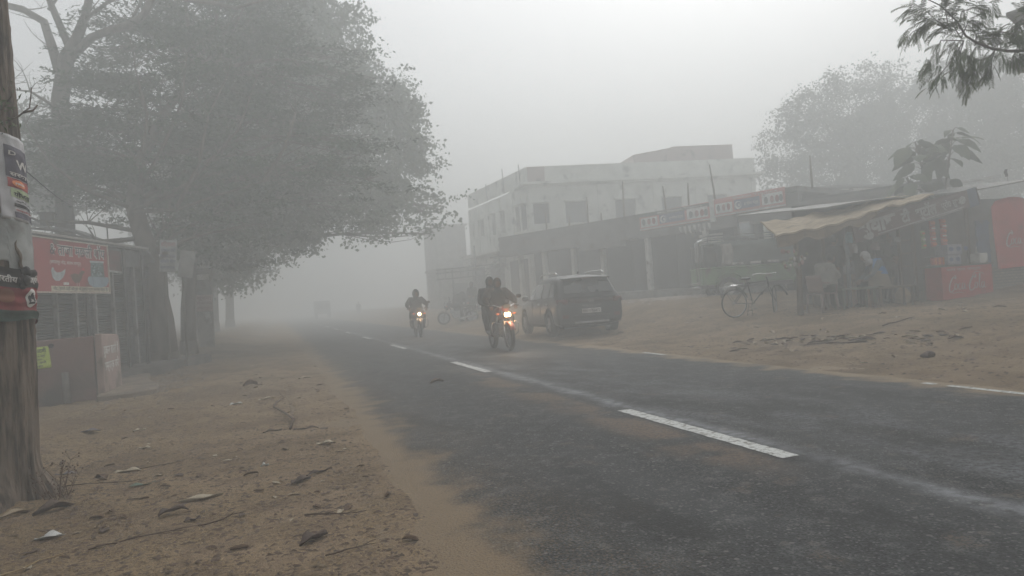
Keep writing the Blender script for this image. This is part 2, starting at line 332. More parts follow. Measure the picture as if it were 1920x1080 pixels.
# ---------------------------------------------------------------- vegetation
BARK = mat('grey_bark', (.13, .112, .092), (.07, .058, .047), .95, 5, .9, 14, stretch=(1, 1, .22))
BARKN = mat('fissured_bark', (.18, .14, .108), (.055, .042, .032), .95, 17, 1., 34, stretch=(1, 1, .16))
PALEB = mat('pale_bark', (.17, .155, .135), (.10, .088, .075), .95, 5, .7, 14, stretch=(1, 1, .25))
LF_C = mat('broad_leaf', (.05, .09, .032), (.08, .125, .05), .6, 1.2, spec=.4)
LF_A = mat('feathery_leaf', (.026, .060, .024), (.045, .09, .034), .7, 1.5)
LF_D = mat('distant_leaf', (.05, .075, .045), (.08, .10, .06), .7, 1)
LF_N = mat('neem_leaf', (.06, .095, .03), (.10, .13, .045), .6, 3, spec=.4)
def leaves(clumps, dens, size, asp=.5, flat=.0, spray=.28, per=14, seed=1, droop=0., curl=.25, tuft=0):
    g = np.random.default_rng(seed); out = []
    for cx, cy_, cz, r in clumps:
        r = r if hasattr(r, '__len__') else (r, r, r * .85)
        ns = max(3, int(dens * math.pi * r[0] * r[2] / per))
        d = g.normal(size=(ns, 3)); d /= np.linalg.norm(d, axis=1)[:, None]
        rad = g.random(ns) ** .42 * (1 + .22 * g.normal(size=ns)).clip(.5, 1.35)
        c = np.array((cx, cy_, cz)) + d * rad[:, None] * np.array(r)
        if tuft:   # gather the sprays into a few separate tufts, with air between them
            nt_ = max(4, int(tuft * r[0] ** 2)); td = g.normal(size=(nt_, 3)); td /= np.linalg.norm(td, axis=1)[:, None]
            tc = np.array((cx, cy_, cz)) + td * (g.random((nt_, 1)) ** .4) * np.array(r); k_ = g.integers(0, nt_, ns); tr_ = (.30 + .22 * g.random(nt_))[k_][:, None]
            c = tc[k_] + g.normal(size=(ns, 3)) * tr_ * np.array((1, 1, .28 if flat else .75)); d = td[k_]
        k = g.integers(per // 2, int(per * 1.5), ns); c = np.repeat(c, k, 0); dd = np.repeat(d, k, 0); n = len(c)
        c = c + g.normal(size=(n, 3)) * spray * np.array((1, 1, .16 if flat else .8)) + (np.abs(g.normal(size=(n, 1))) * spray * .5 * np.array((0, 0, -.6)) if flat else 0)
        c[:, 2] -= droop * g.random(n)
        a = g.normal(size=(n, 3)) + dd * .5; a[:, 2] = a[:, 2] * (1 - .75 * flat) - .35 * (1 - flat); a /= np.linalg.norm(a, axis=1)[:, None]
        b = g.normal(size=(n, 3)); b[:, 2] *= (1 - .8 * flat); b -= a * (a * b).sum(1)[:, None]; b /= np.linalg.norm(b, axis=1)[:, None]
        s = size * (.6 + .8 * g.random(n))[:, None]; m = np.cross(a, b) * s * curl
        q = np.stack([c - a * s * .5, c + b * s * asp * .5 + m * .4 - a * s * .08, c + a * s * .5, c - b * s * asp * .5 + m * .4 - a * s * .08], 1)
        out.append(q.reshape(-1, 3))
    V = np.concatenate(out); return V, np.arange(len(V)).reshape(-1, 4)
def bend(a, b, k=5, w=.12, sag=0, seed=None):
    rr = random.Random(seed); a, b = Vector(a), Vector(b); L = (b - a).length; o = []
    ph = [rr.uniform(-1, 1) for _ in range(3)]
    for i in range(k + 1):
        t = i / k; s = math.sin(math.pi * t); p = a.lerp(b, t) + Vector(ph) * (w * L * s); p.z += sag * L * s; o.append(p)
    return o
def grow_tree(name, label, cat, base, trunk, tr, clumps, lmat, bmat, dens, size, twigs=7, limb_r=.09, group=None, seed=1, **kw):
    t = thing(name, label, cat, base, 0, group); rr = random.Random(seed)
    b = MB(); b.tube(trunk, tr, 12)
    P = [Vector(p) for p in trunk]
    # flare at the foot
    b.tube([P[0] + Vector((0, 0, -.1)), P[0] + Vector((0, 0, .12)), P[0].lerp(P[1], .35)], [tr[0] * 1.5, tr[0] * 1.2, tr[0] * 1.0], 12)
    for c in clumps:
        q = Vector(c[:3]); r = c[3] if not hasattr(c[3], '__len__') else c[3][0]
        cand = [p for p in P[1:] if p.z < q.z + .6] or [P[1]]
        s = min(cand, key=lambda p: (p - q).length + abs(p.z - (q.z - r)) * .5)
        L = (q - s).length; k = 6; pts = bend(s, q, k, .08, .06, seed=rr.random())
        r0 = min(tr[-1] * .95, limb_r * (.6 + .1 * L)); b.tube(pts, [r0 * (1 - .75 * i / k) for i in range(k + 1)], 6)
        for _ in range(twigs):
            d = Vector((rr.gauss(0, 1), rr.gauss(0, 1), rr.gauss(.35, .7))).normalized() * r * rr.uniform(.6, 1.05)
            i = rr.randrange(3, k + 1); pp = bend(pts[i], q + d, 4, .12, 0, seed=rr.random()); b.tube(pp, [.03, .022, .016, .011, .006], 4, cap=False)
    b.build('trunk', bmat, t, world=True, norm=False)
    if clumps and dens:
        V, F = leaves(clumps, dens, size, seed=seed, **kw); fastmesh('crown', V - np.array(base), F, lmat, t)
    return t
C_CL = [(2.6, 31.4, 12.3, 1.9), (1.6, 30.8, 13.1, 2.6), (2.4, 31.7, 10.8, 2.4), (4.6, 32.0, 9.8, 2.0), (5.6, 31.7, 9.2, 1.25), (5.2, 30.8, 7.6, 1.5), (5.9, 30.6, 7.2, .8), (3.9, 30.2, 6.5, 1.9), (5.1, 29.8, 5.3, 1.1),
    (5.9, 29.5, 4.85, .55), (6.6, 29.4, 4.9, .3), (6.1, 29.5, 3.95, .3), (3.9, 29.2, 5.0, 1.4), (2.3, 29.7, 5.0, 1.35), (1.1, 31.1, 4.7, 1.1), (-.2, 32.6, 4.0, 1.1), (-1.0, 33.9, 3.4, 1.), (-1.7, 35.2, 2.7, .8),
    (.5, 30.2, 5.9, 2.3), (2.3, 30.7, 7.4, 2.3), (.1, 31.4, 8.5, 2.7), (.6, 30.1, 10.7, 2.7), (-1.2, 31.8, 10.7, 2.6), (-1.7, 33.0, 7.1, 2.8), (0, 31.3, 14.0, 2.3), (-1.7, 31.9, 12.9, 2.4), (1.5, 31.4, 14.2, 1.6), (-2.4, 34.3, 4.5, 2.1), (4.1, 31.5, 10.9, .9)]
A_CL = [(-1.5, 22.5, 8.4, 1.6), (-2.6, 21.8, 7.3, 1.8), (-3.7, 23.2, 8.0, 1.5), (-4.3, 22.3, 6.7, 1.5), (-3.0, 21.9, 5.7, 1.8), (-1.6, 21.4, 6.5, 1.8), (-.3, 22.1, 7.4, 1.7), (1.1, 22.7, 8.3, 1.4), (.9, 21.7, 6.5, 1.4), (2.1, 22.3, 7.5, .8),
    (-.4, 21.1, 5.5, 1.5), (-1.7, 21.5, 4.9, 1.6), (.8, 20.7, 5.0, 1.1), (1.9, 20.3, 5.2, .8), (2.6, 20.1, 4.6, .45), (-3.5, 22.1, 4.5, 1.2), (-4.4, 22.4, 5.2, 1.3), (-5.3, 22.6, 6.0, 1.1), (-5.6, 22.8, 5.1, .7), (-2.4, 21.7, 3.9, 1.1),
    (-.9, 21.3, 4.1, 1.2), (-2.3, 23.7, 9.4, 1.4), (-.5, 23.2, 9.3, 1.5), (1.0, 23.7, 9.5, 1.1), (2.2, 22.3, 6.6, .6), (-5.8, 23.8, 7.0, .8), (-6.0, 22.9, 5.9, .7), (-3.0, 24.5, 10.6, 1.5), (-1.0, 24.2, 11.0, 1.7), (.3, 24.2, 11.0, 1.3), (-2, 25, 12.4, 1.7), (-4.2, 24.2, 9.3, 1.2), (2.3, 23.6, 8.9, .7), (3.0, 22.6, 7.9, .45), (2.6, 20.4, 5.6, .4), (-.6, 20.4, 3.5, .6)]
B_CL = [(-1.4, 25.6, 4.1, 1.4), (-.4, 25.3, 4.6, 1.5), (.6, 25.0, 4.8, 1.3), (-2.1, 24.8, 3.4, .8), (-2.5, 24.9, 3.9, 1.1), (-.4, 26.3, 5.9, 1.9), (1.1, 26.9, 6.5, 1.8), (2.0, 25.6, 5.3, 1.1), (-1.3, 26.6, 7.2, 2.0), (2.5, 24.4, 4.3, .7), (.2, 25.1, 3.9, .8), (-1.3, 25.6, 3.3, .8)]
D_CL = [(-8.5, 34.1, 9.0, 2.0), (-9.3, 34.4, 7.4, 2), (-8.3, 35.1, 7.5, 2.0), (-6.8, 33.6, 7.9, 2.0), (-7.7, 34.9, 9.6, 1.5), (-8.5, 33.1, 6.0, .7), (-9.2, 33.3, 6.4, 1.0), (-6.9, 33.6, 6.3, .8), (-6.0, 33.5, 6.0, .8), (-10.5, 34, 8, 1.6)]
grow_tree('fig_tree', 'large broad-leaved tree whose pale green crown arches out over the left lane', 'tree', (-3.3, 36, .3),
    [(-3.3, 36, .2), (-3.2, 36, 1.6), (-2.9, 35.6, 3.2), (-2.3, 34.4, 5.2), (-1.6, 33.2, 7.5), (-.8, 32.2, 9.6), (0, 31.6, 11.8)], [.5, .46, .44, .38, .3, .2, .12], C_CL, LF_C, BARK, 430, .15, 8, .12, 'trees along the left shoulder', 3, asp=.75, spray=.16, per=14, tuft=5.5)
grow_tree('acacia_tree', 'feathery-leaved tree with a thick scarred trunk standing in front of the white shutters signboards', 'tree', (-2.7, 20, 0),
    [(-2.66, 20, 0), (-2.68, 20, 1.2), (-2.95, 20.4, 2.8), (-3.3, 21.0, 4.2), (-3.2, 21.6, 5.4), (-2.6, 22, 6.8), (-1.8, 22.4, 8.0)], [.33, .27, .24, .21, .17, .12, .07], A_CL, LF_A, BARK, 620, .15, 10, .07, 'trees along the left shoulder', 5, asp=.32, flat=.8, spray=.2, curl=.1, per=30, tuft=5)
b = MB(); rb = random.Random(17); AT = bpy.data.objects['acacia_tree']
for q in ([(-3.3, 20.7, 4.0), (-2.2, 19.9, 3.9), (-1.2, 19.6, 4.2), (-.1, 19.5, 4.5), (1.1, 19.5, 5.0)], [(-3.2, 21.2, 4.6), (-2.9, 20.2, 5.4), (-2.7, 19.9, 6.3), (-2.9, 19.8, 7.4)], [(-3.2, 21.2, 4.6), (-2.4, 20.2, 5.6), (-1.9, 19.9, 6.6), (-1.7, 19.8, 7.8)], [(-3.3, 20.7, 4.0), (-1.8, 19.9, 4.6), (-.6, 19.8, 5.9), (-.1, 19.8, 7.2)], [(-3.3, 20.9, 4.1), (-4.2, 20.4, 4.5), (-5.0, 20.4, 5.2), (-5.5, 20.6, 6.2)],
          [(-3.2, 20.7, 3.5), (-4.2, 20.2, 3.7), (-5.2, 20, 3.75), (-6.2, 19.9, 4.3)], [(-2.2, 19.9, 3.9), (-1.6, 19.8, 5.0), (-1.3, 19.7, 6.2), (-.9, 19.7, 7.0)], [(-.1, 19.5, 4.5), (.5, 19.6, 5.4), (.8, 19.7, 6.3)], [(-3.2, 20.6, 3.3), (-4.0, 19.9, 3.2), (-4.9, 19.7, 3.5), (-5.8, 19.6, 3.6)]):
    b.tube(q, [.06, .045, .03, .018, .01][:len(q)], 5)
    for _ in range(7):
        s = Vector(q[rb.randrange(1, len(q))]); b.tube(bend(s, s + Vector((rb.uniform(-.7, .9), rb.uniform(-.2, .2), rb.uniform(.1, 1.1))), 4, .14, seed=rb.random()), [.016, .012, .009, .006, .003], 4, cap=False)
b.build('branch', BARK, AT, world=True, norm=False)
grow_tree('shade_tree', 'slim dark straight-trunked tree behind the thick scarred trunk', 'tree', (-2.6, 24.4, .1),
    [(-2.6, 24.4, 0), (-2.55, 24.5, 1.5), (-2.4, 24.7, 3.0), (-1.8, 25.3, 4.4), (-1.2, 26, 5.8)], [.24, .21, .19, .15, .08], B_CL, LF_A, BARK, 480, .15, 9, .07, 'trees along the left shoulder', 8, asp=.4, flat=.6, spray=.2, per=26, tuft=5)
grow_tree('background_tree', 'faint grey-green tree in the fog above the fish shop roof', 'tree', (-8.4, 34.5, 0),
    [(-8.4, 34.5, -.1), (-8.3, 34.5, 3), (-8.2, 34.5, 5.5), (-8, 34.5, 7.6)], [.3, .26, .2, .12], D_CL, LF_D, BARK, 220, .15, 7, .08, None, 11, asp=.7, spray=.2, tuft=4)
for i, (x, y, h_) in enumerate([(-3.6, 47, 9), (-3.4, 60, 10), (-5.6, 54, 10)]):
    cl = [(x + random.uniform(-2, 2.2), y + random.uniform(-2, 2), h_ * random.uniform(.38, 1), random.uniform(1.5, 2.4)) for _ in range(9)]
    grow_tree('roadside_tree', ['dim tree trunk and crown in the fog just past the arching fig tree', 'faintest roadside tree at the far end of the left row', 'dim tree set back behind the left row in the fog'][i], 'tree', (x, y, .3), [(x, y, .1), (x + .1, y, 2.4), (x + .3, y, h_ * .5), (x, y, h_ * .75)], [.34, .3, .22, .12], cl, LF_D, BARK, 60, .3, 4, .1, 'trees along the left shoulder', 20 + i, asp=.7, spray=.4)
# bare, thick-limbed tree behind the fish shop
t = thing('bare_tree', 'leafless grey tree with thick crooked limbs rising behind the fish shop', 'tree', (-5.6, 23.9, 0))
b = MB()
b.tube([(-5.6, 23.9, -.1), (-5.6, 23.9, 1.4), (-5.55, 23.8, 4.1), (-5.5, 23.8, 5.9), (-5.45, 23.7, 7.6), (-5.2, 23.6, 8.8), (-4.9, 23.5, 9.3)], [.34, .28, .23, .22, .23, .21, .16], 12)
limbs = [([(-5.2, 23.6, 8.7), (-4.5, 23.4, 9.35), (-4.0, 23.2, 9.5), (-3.4, 22.7, 9.5), (-3.0, 22.4, 9.65), (-2.6, 21.7, 9.95), (-2.0, 21.6, 9.9), (-1.2, 21.3, 9.7), (-.5, 20.6, 9.3), (.1, 20.3, 9.4), (.9, 20.1, 9.6)], [.13, .12, .11, .11, .10, .09, .075, .06, .045, .03, .015]),
    ([(-5.4, 23.7, 8.4), (-5.55, 23.7, 9.1), (-5.75, 23.8, 9.9), (-6.3, 24, 10.3), (-6.8, 24.1, 10.45), (-7.4, 24.2, 10.9)], [.15, .13, .11, .1, .09, .07]),
    ([(-4.9, 23.5, 9.3), (-4.6, 23.4, 10.0), (-4.4, 23.3, 10.7), (-4.3, 23.3, 11.6)], [.16, .12, .1, .07]),
    ([(-5.1, 23.6, 9.1), (-5.5, 23.7, 10.3), (-5.7, 23.8, 11.0), (-5.9, 23.8, 11.8)], [.11, .09, .07, .05]),
    ([(-4.7, 23.4, 9.8), (-4.0, 23.2, 10.3), (-3.2, 23, 10.9), (-2.6, 23, 11.6)], [.07, .05, .035, .02]),
    ([(-5.6, 23.7, 10.2), (-5.2, 23.6, 10.7), (-5.0, 23.5, 11.4)], [.045, .035, .02]),
    ([(-3.4, 22.7, 9.5), (-3.0, 22.4, 10.1), (-2.9, 22.3, 10.8)], [.05, .035, .02]), ([(-5.5, 23.8, 7.4), (-6.2, 23.8, 7.9), (-6.9, 23.9, 8.0)], [.05, .03, .012]),
    ([(-1.2, 21.3, 9.7), (-.6, 21.0, 9.9), (.2, 20.9, 10.1), (.9, 20.9, 10.6)], [.03, .022, .016, .008])]
rr = random.Random(4)
for pts, rs in limbs:
    b.tube(pts, rs, 8)
    for _ in range(7):
        i = rr.randrange(1, len(pts)); p = Vector(pts[i]); q = p + Vector((rr.uniform(-.9, .9), rr.uniform(-.4, .4), rr.uniform(-.1, 1.1)))
        pp = bend(p, q, 5, .15, seed=rr.random()); b.tube(pp, [.022, .018, .013, .01, .007, .003], 4, cap=False)
        for _ in range(2):
            s = pp[rr.randrange(2, 5)]; b.tube(bend(s, s + Vector((rr.uniform(-.4, .4), rr.uniform(-.2, .2), rr.uniform(-.1, .45))), 3, .15, seed=rr.random()), [.009, .007, .005, .002], 4, cap=False)
b.build('trunk', PALEB, t, world=True, norm=False)
# near trunk on the left, bark really furrowed
t = thing('roadside_tree', 'nearest tree trunk at the left edge with deeply furrowed bark and posters tied round it', 'tree', (-1.98, 6.0, 0))
NTz = [-.15, 0, .32, .66, 1.27, 1.73, 2.05, 2.42, 2.99, 3.56, 5.5, 7]; NTx = [-2.07, -2.04, -1.995, -1.975, -1.95, -1.927, -1.935, -1.935, -1.945, -1.943, -1.96, -2.0]; NTr = [.42, .375, .33, .32, .305, .295, .285, .28, .265, .25, .2, .16]
def nt_c(z): return float(np.interp(z, NTz, NTx)), float(np.interp(z, NTz, NTr))
na, nz = 300, 380; zz = np.concatenate([np.linspace(-.15, 3.4, nz - 25), np.linspace(3.5, 7, 25)])
A_, Zg = np.meshgrid(np.arange(na) * 2 * math.pi / na, zz); ca, sa = np.cos(A_), np.sin(A_)
ridg = 1 - np.abs(fbm(ca * 9 + 9 + .5 * np.sin(Zg * 3), sa * 9 + Zg * 1.1, 3, 31)) * 6; ridg2 = 1 - np.abs(fbm(ca * 21, sa * 21 + Zg * 3.5 + 5, 3, 37)) * 6
per = np.interp(Zg, NTz, NTr) + .013 * ridg.clip(-1, 1) + .008 * ridg2.clip(-1, 1) + .03 * fbm(ca * 1.3, sa * 1.3 + Zg * .7, 2, 41)
per += np.exp(-((Zg - 0) / .16) ** 2) * .07 * (1 + np.sin(A_ * 5 + 1))
V = np.stack([np.interp(Zg, NTz, NTx) + ca * per, 6.0 + sa * per, Zg], -1).reshape(-1, 3)
idn = np.arange(na * nz).reshape(nz, na); F = np.stack([idn[:-1], np.roll(idn[:-1], -1, 1), np.roll(idn[1:], -1, 1), idn[1:]], -1).reshape(-1, 4)
fastmesh('trunk', V - np.array((-1.98, 6.0, 0)), F, BARKN, t, smooth=True)
b = MB()
for pts in ([(-1.72, 5.85, 2.62), (-1.6, 5.82, 2.66), (-1.52, 5.8, 2.72), (-1.50, 5.8, 2.86)], [(-1.56, 5.81, 2.69), (-1.50, 5.8, 2.70), (-1.47, 5.8, 2.74)], [(-1.7, 5.85, 2.72), (-1.62, 5.8, 2.8), (-1.63, 5.78, 2.9)]):
    b.tube(pts, [.009, .007, .005, .003][:len(pts)], 5)
b.build('twig', BARKN, t, world=True, norm=False)
V, F = leaves([(-1.66, 5.83, 2.60, .07), (-1.63, 5.82, 2.83, .06), (-1.69, 5.85, 2.75, .05)], 900, .045, .35, spray=.03, per=6, seed=3); fastmesh('leaves', V - np.array((-1.98, 6.0, 0)), F, LF_N, t)
# stub of split bark by the posters
b = MB(); b.surf(8, 12, lambda u, v: (-1.665 + .055 * math.sin(u * 2.2) * (1.1 - v) + .008 * math.sin(v * 13), 5.88 - .06 * u, 1.55 + .30 * v - .05 * u * v), thick=(-.012, .012, 0)); b.build('bark_flap', BARKN, t, world=True)
# fogged trees behind the stalls on the right
BR = [(31.2, 36.1, 10.2, 3.0), (29.6, 36.6, 8.8, 1.9), (29.2, 36.8, 7.5, 1.2), (34.9, 37.0, 11.4, 3.2), (38.0, 36.0, 10.5, 3.4), (34.7, 35.0, 8.1, 3.6), (32.0, 35.9, 7.7, 2.6), (28.4, 37.0, 8.0, .7), (32, 36, 5.5, 2.4), (35.5, 35, 5.5, 3)]
BR2 = [(39.5, 33.4, 11.2, 3.3), (39.9, 31.2, 9.6, 3.6), (37.7, 34.0, 7.8, 3.6), (38.9, 31.6, 7.0, 3.6), (39.0, 29.5, 7.2, 3.8), (42.8, 30.3, 10.0, 3.8), (38, 32.6, 5, 3)]
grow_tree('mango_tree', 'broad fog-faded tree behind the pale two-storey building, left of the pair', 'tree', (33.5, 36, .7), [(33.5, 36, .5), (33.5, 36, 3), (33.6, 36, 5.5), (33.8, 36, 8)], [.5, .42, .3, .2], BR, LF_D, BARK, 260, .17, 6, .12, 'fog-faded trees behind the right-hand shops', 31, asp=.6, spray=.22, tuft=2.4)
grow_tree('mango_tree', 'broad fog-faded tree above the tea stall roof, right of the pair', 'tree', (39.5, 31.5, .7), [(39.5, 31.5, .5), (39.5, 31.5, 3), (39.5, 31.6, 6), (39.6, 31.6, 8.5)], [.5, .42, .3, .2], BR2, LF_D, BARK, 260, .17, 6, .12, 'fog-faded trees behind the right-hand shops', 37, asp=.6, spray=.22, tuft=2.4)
# teak sapling with huge drooping leaves
def bigleaf(mb, p, d, L, w, dr, roll=0.):
    d = Vector(d).normalized(); sd = d.cross(Vector((0, 0, 1))).normalized(); up = sd.cross(d); sd = sd * math.cos(roll) + up * math.sin(roll)
    def fn(u, v):
        ww = w * (math.sin(math.pi * min(1, v * .98 + .02)) ** .75) * (1.1 - .45 * v) * (u - .5) * 2
        q = Vector(p) + d * (L * v) - Vector((0, 0, 1)) * (dr * L * v * v) + sd * ww - Vector((0, 0, 1)) * abs(u - .5) * w * .25
        q.z += .03 * math.sin(v * 22) * abs(u - .5) * 2 * w; return q
    mb.surf(5, 9, fn)
t = thing('teak_sapling', 'young plant with huge drooping leaves rising behind the tea stall roof', 'tree', (18.0, 16.5, .4))
b = MB(); lv = MB(); rr = random.Random(12)
for st in ([(18.0, 16.5, .3), (17.9, 16.4, 2.5), (17.7, 16.35, 3.9), (17.55, 16.4, 4.75)], [(18.1, 16.5, .3), (18.2, 16.3, 2.5), (18.4, 16.15, 4.0), (18.65, 16.1, 5.05)], [(18, 16.5, 1.5), (17.6, 16.4, 2.9), (17.15, 16.4, 3.75)]):
    b.tube(st, [.05, .04, .03, .018][:len(st)], 8); top = Vector(st[-1]); pre = Vector(st[-2])
    for k in range(19):
        f = .02 + .98 * (k / 18); p = pre.lerp(top, f) if k else Vector(st[-3]).lerp(pre, .7); a = k * 2.4 + rr.uniform(-.5, .5); last = k > 15
        q = p + Vector((math.cos(a), math.sin(a) * .8, rr.uniform(.1, .7))) * rr.uniform(.12, .30) * (.5 if last else 1); b.tube([p, p.lerp(q, .5) + Vector((0, 0, .03)), q], [.012, .009, .007], 5, cap=False)
        L = rr.uniform(.42, .66) * (.5 if last else 1); bigleaf(lv, q, (math.cos(a + rr.uniform(-.4, .4)), math.sin(a) * .8, rr.uniform(-.35, .25)), L, L * .40, rr.uniform(.35, .9), rr.uniform(-.9, .9))
b.build('stem', BARK, t, world=True, norm=False); lv.build('leaves', mat('teak_leaf', (.06, .085, .045), (.09, .11, .06), .7, 3, .3), t, world=True, norm=False)
# neem tree just outside the right edge; one branch hangs into view
t = thing('neem_tree', 'neem tree whose leafy branch hangs into the top right corner', 'tree', (9.6, 4.0, ztf(9.6, 4)))
b = MB(); b.tube([(9.6, 4.0, 0), (9.6, 4.0, 1.5), (9.3, 4.2, 2.9), (9.2, 4.2, 4.2), (9.4, 4.1, 6)], [.2, .17, .14, .11, .06], 10)
main = [(9.3, 4.2, 2.9), (8.5, 4.5, 3.2), (7.7, 4.8, 3.22), (7.1, 5.05, 3.19), (6.9, 5.1, 3.17), (6.72, 5.16, 3.18), (6.58, 5.2, 3.21), (6.45, 5.25, 3.28), (6.38, 5.3, 3.36), (6.28, 5.3, 3.5), (6.15, 5.35, 3.66), (5.98, 5.4, 3.76)]
b.tube(main, [.06, .045, .03, .02, .016, .014, .013, .012, .01, .008, .006, .004], 7)
LV = []; rr = random.Random(9)
def pinnate(base, d, L):
    d = Vector(d).normalized(); pts = []; k = 7; p = Vector(base); q = d.copy()
    for i in range(k + 1):
        pts.append(p.copy()); q = (q + Vector((0, 0, -.13))).normalized(); p = p + q * (L / k)
    b.tube(pts, [.0022, .0008], 3, cap=False) if False else b.tube([pts[0], pts[3], pts[-1]], [.0022, .0016, .0008], 3, cap=False)
    sd = d.cross(Vector((0, 0, 1))); sd = sd.normalized() if sd.length > .1 else Vector((1, 0, 0)); up = sd.cross(d).normalized(); ph = rr.uniform(-.7, .7)
    sd = sd * math.cos(ph) + up * math.sin(ph)
    for i in range(1, k + 1):
        for s in (-1, 1):
            l = .046 * (1 - .3 * abs(i / k - .45)) * rr.uniform(.8, 1.15); a = (sd * s * 1.0 + (pts[i] - pts[i - 1]).normalized() * .75 + Vector((0, 0, -.35))).normalized(); wv = a.cross(sd.cross(d)).normalized() * l * .15
            c = pts[i]; LV.extend([c, c + a * l * .45 + wv, c + a * l + Vector((0, 0, -l * .18)), c + a * l * .45 - wv * .7])
def nb(px, py, dd=0): return Vector((6.9 - (1920 - px) * .00478 + dd * .3, 5.1 + (1920 - px) * .0015 + dd, 3.19 + (88 - py) * .00503 - .035 * (1920 - px) / 100 * 0))
tw = [((1800, 65), (1775, 100), (1750, 125), (1735, 140)), ((1800, 65), (1760, 60), (1745, 90), (1728, 118)), ((1822, 78), (1812, 95), (1820, 125), (1805, 150)), ((1858, 85), (1845, 100), (1830, 105), (1810, 110)), ((1858, 86), (1850, 105), (1850, 120), (1838, 130)),
    ((1775, 42), (1745, 28), (1722, 14), (1698, 8)), ((1775, 42), (1750, 20), (1738, 4), (1715, -14)), ((1795, 60), (1785, 30), (1790, 10), (1800, -12)), ((1795, 60), (1815, 30), (1830, 20), (1842, 16)), ((1820, 76), (1830, 52), (1850, 48), (1868, 52)), ((1868, 52), (1880, 58), (1890, 64), (1898, 72)),
    ((1780, 48), (1770, 30), (1765, 5), (1770, -20)), ((1868, 88), (1870, 76), (1866, 70), (1868, 60)), ((1898, 90), (1884, 108), (1890, 102), (1900, 106)), ((1750, 30), (1730, 34), (1712, 38), (1704, 45)), ((1930, 88), (1915, 60), (1912, 30), (1908, 10)), ((1775, 95), (1790, 110), (1800, 118), (1812, 126)), ((1800, 65), (1790, 85), (1785, 110), (1765, 120)), ((1800, 10), (1820, 5), (1835, 2), (1850, 6)), ((1940, 88), (1935, 50), (1925, 34), (1915, 36))]
for g4 in tw:
    off = rr.uniform(-.12, .12); P = [nb(*p, off * (i / 3)) for i, p in enumerate(g4)]; b.tube(P, [.006, .0045, .0035, .002], 4, cap=False)
    for i in range(1, 4):
        for k in range(7 if i < 3 else 9):
            p = P[i - 1].lerp(P[i], rr.random()); d = (P[i] - P[i - 1]).normalized(); pinnate(p + Vector((rr.gauss(0, .02), rr.gauss(0, .05), rr.gauss(0, .02))), d + Vector((rr.uniform(-1.1, .9), rr.uniform(-.9, .9), rr.uniform(-.9, .6))), rr.uniform(.10, .17))
for k in range(26):
    p = Vector((9.2, 4.2, 5)) + Vector((rr.gauss(0, .9), rr.gauss(0, .9), rr.gauss(.4, .6)))
    for _ in range(6): pinnate(p, (rr.uniform(-1, 1), rr.uniform(-1, 1), rr.uniform(-.6, .4)), .3)
b.build('trunk', BARK, t, world=True, norm=False)
V = np.array([tuple(v) for v in LV]) - np.array(t['_w']); fastmesh('crown', V, np.arange(len(V)).reshape(-1, 4), LF_N, t)
# ---------------------------------------------------------------- shared paints
RED = mat('red_vinyl', (.33, .048, .045), (.27, .042, .04), .55, 2, dirt=.15)
WHT = mat('white_paint', (.66, .66, .63), (.5, .5, .47), .7, 5, dirt=.25)
WHTP = mat('white_print', (.62, .6, .57), (.55, .53, .5), .6, 6)
BLK = mat('black_print', (.02, .02, .022), (.035, .03, .03), .6, 6)
DKSTEEL = mat('shutter_steel', (.105, .115, .12), (.075, .08, .083), .55, 3, metal=.3, dirt=.3)
FRAME = mat('steel_frame', (.16, .17, .17), (.11, .115, .115), .6, 6, dirt=.3)
CONC = mat('grey_concrete', (.25, .24, .225), (.17, .165, .155), .9, 3, .4, 20, dirt=.3)
DCONC = mat('dark_stained_concrete', (.115, .11, .105), (.075, .072, .07), .9, 2.5, .4, 20, dirt=.3)
PINK = mat('faded_maroon_wash', (.215, .135, .12), (.155, .12, .108), .92, 1.7, .4, 16, dirt=.35, dirtcol=(.10, .095, .088))
PINK2 = mat('pale_pink_wash', (.34, .25, .225), (.28, .215, .19), .9, 3, .3, 16, dirt=.3)
WOOD = mat('weathered_wood', (.17, .13, .095), (.10, .078, .06), .9, 6, .5, 22, stretch=(1, 1, .25))
TIN = mat('grey_tin', (.2, .205, .2), (.13, .125, .115), .6, 3, .3, 12, dirt=.4)
GREY = mat('grey_print', (.25, .26, .27), (.18, .19, .2), .6, 6)
BLU = mat('blue_print', (.07, .11, .26), (.06, .09, .2), .6, 6)
GRN = mat('dark_green_cloth', (.03, .06, .045), (.02, .04, .03), .85, 8, .3)
YEL = mat('lime_paper', (.58, .72, .12), (.5, .62, .11), .8, 5)
BRW = mat('brown_print', (.13, .07, .04), (.1, .05, .03), .7, 8)
PAP = mat('weathered_paper', (.36, .37, .36), (.26, .27, .265), .9, 5, .3, 12, dirt=.2)
# ---------------------------------------------------------------- fish shop
SA = Vector((-3.99, 14.91, 0)); SD = Vector((.2727, .962, 0)); SN = Vector((.962, -.2727, 0))  # SN faces the road
def sp_(s, n, z): return SA + SD * s + SN * n + Vector((0, 0, z))
shop = thing('fish_shop', 'low shuttered shop with grey metal shutters and a thin flat roof behind the maroon wall', 'shop', (-4, 15, 0))
def sbox(mb, s0, s1, n0, n1, z0, z1, mi=0):
    mb.add([sp_(s, n, z) for s in (s0, s1) for n in (n0, n1) for z in (z0, z1)], [(0, 1, 3, 2), (4, 6, 7, 5), (0, 4, 5, 1), (2, 3, 7, 6), (0, 2, 6, 4), (1, 5, 7, 3)], mi)
b = MB(); sbox(b, -3.5, 6.4, -4, -.42, 0, 2.8); b.build('wall', DCONC, shop, world=True)
b = MB(); sbox(b, -3.6, 6.5, -4.1, .55, -.1, .24); b.build('plinth', DCONC, shop, world=True, bevel=.02)
b = MB(); sbox(b, -3.6, 4.15, -4.1, .12, 2.82, 2.90); 
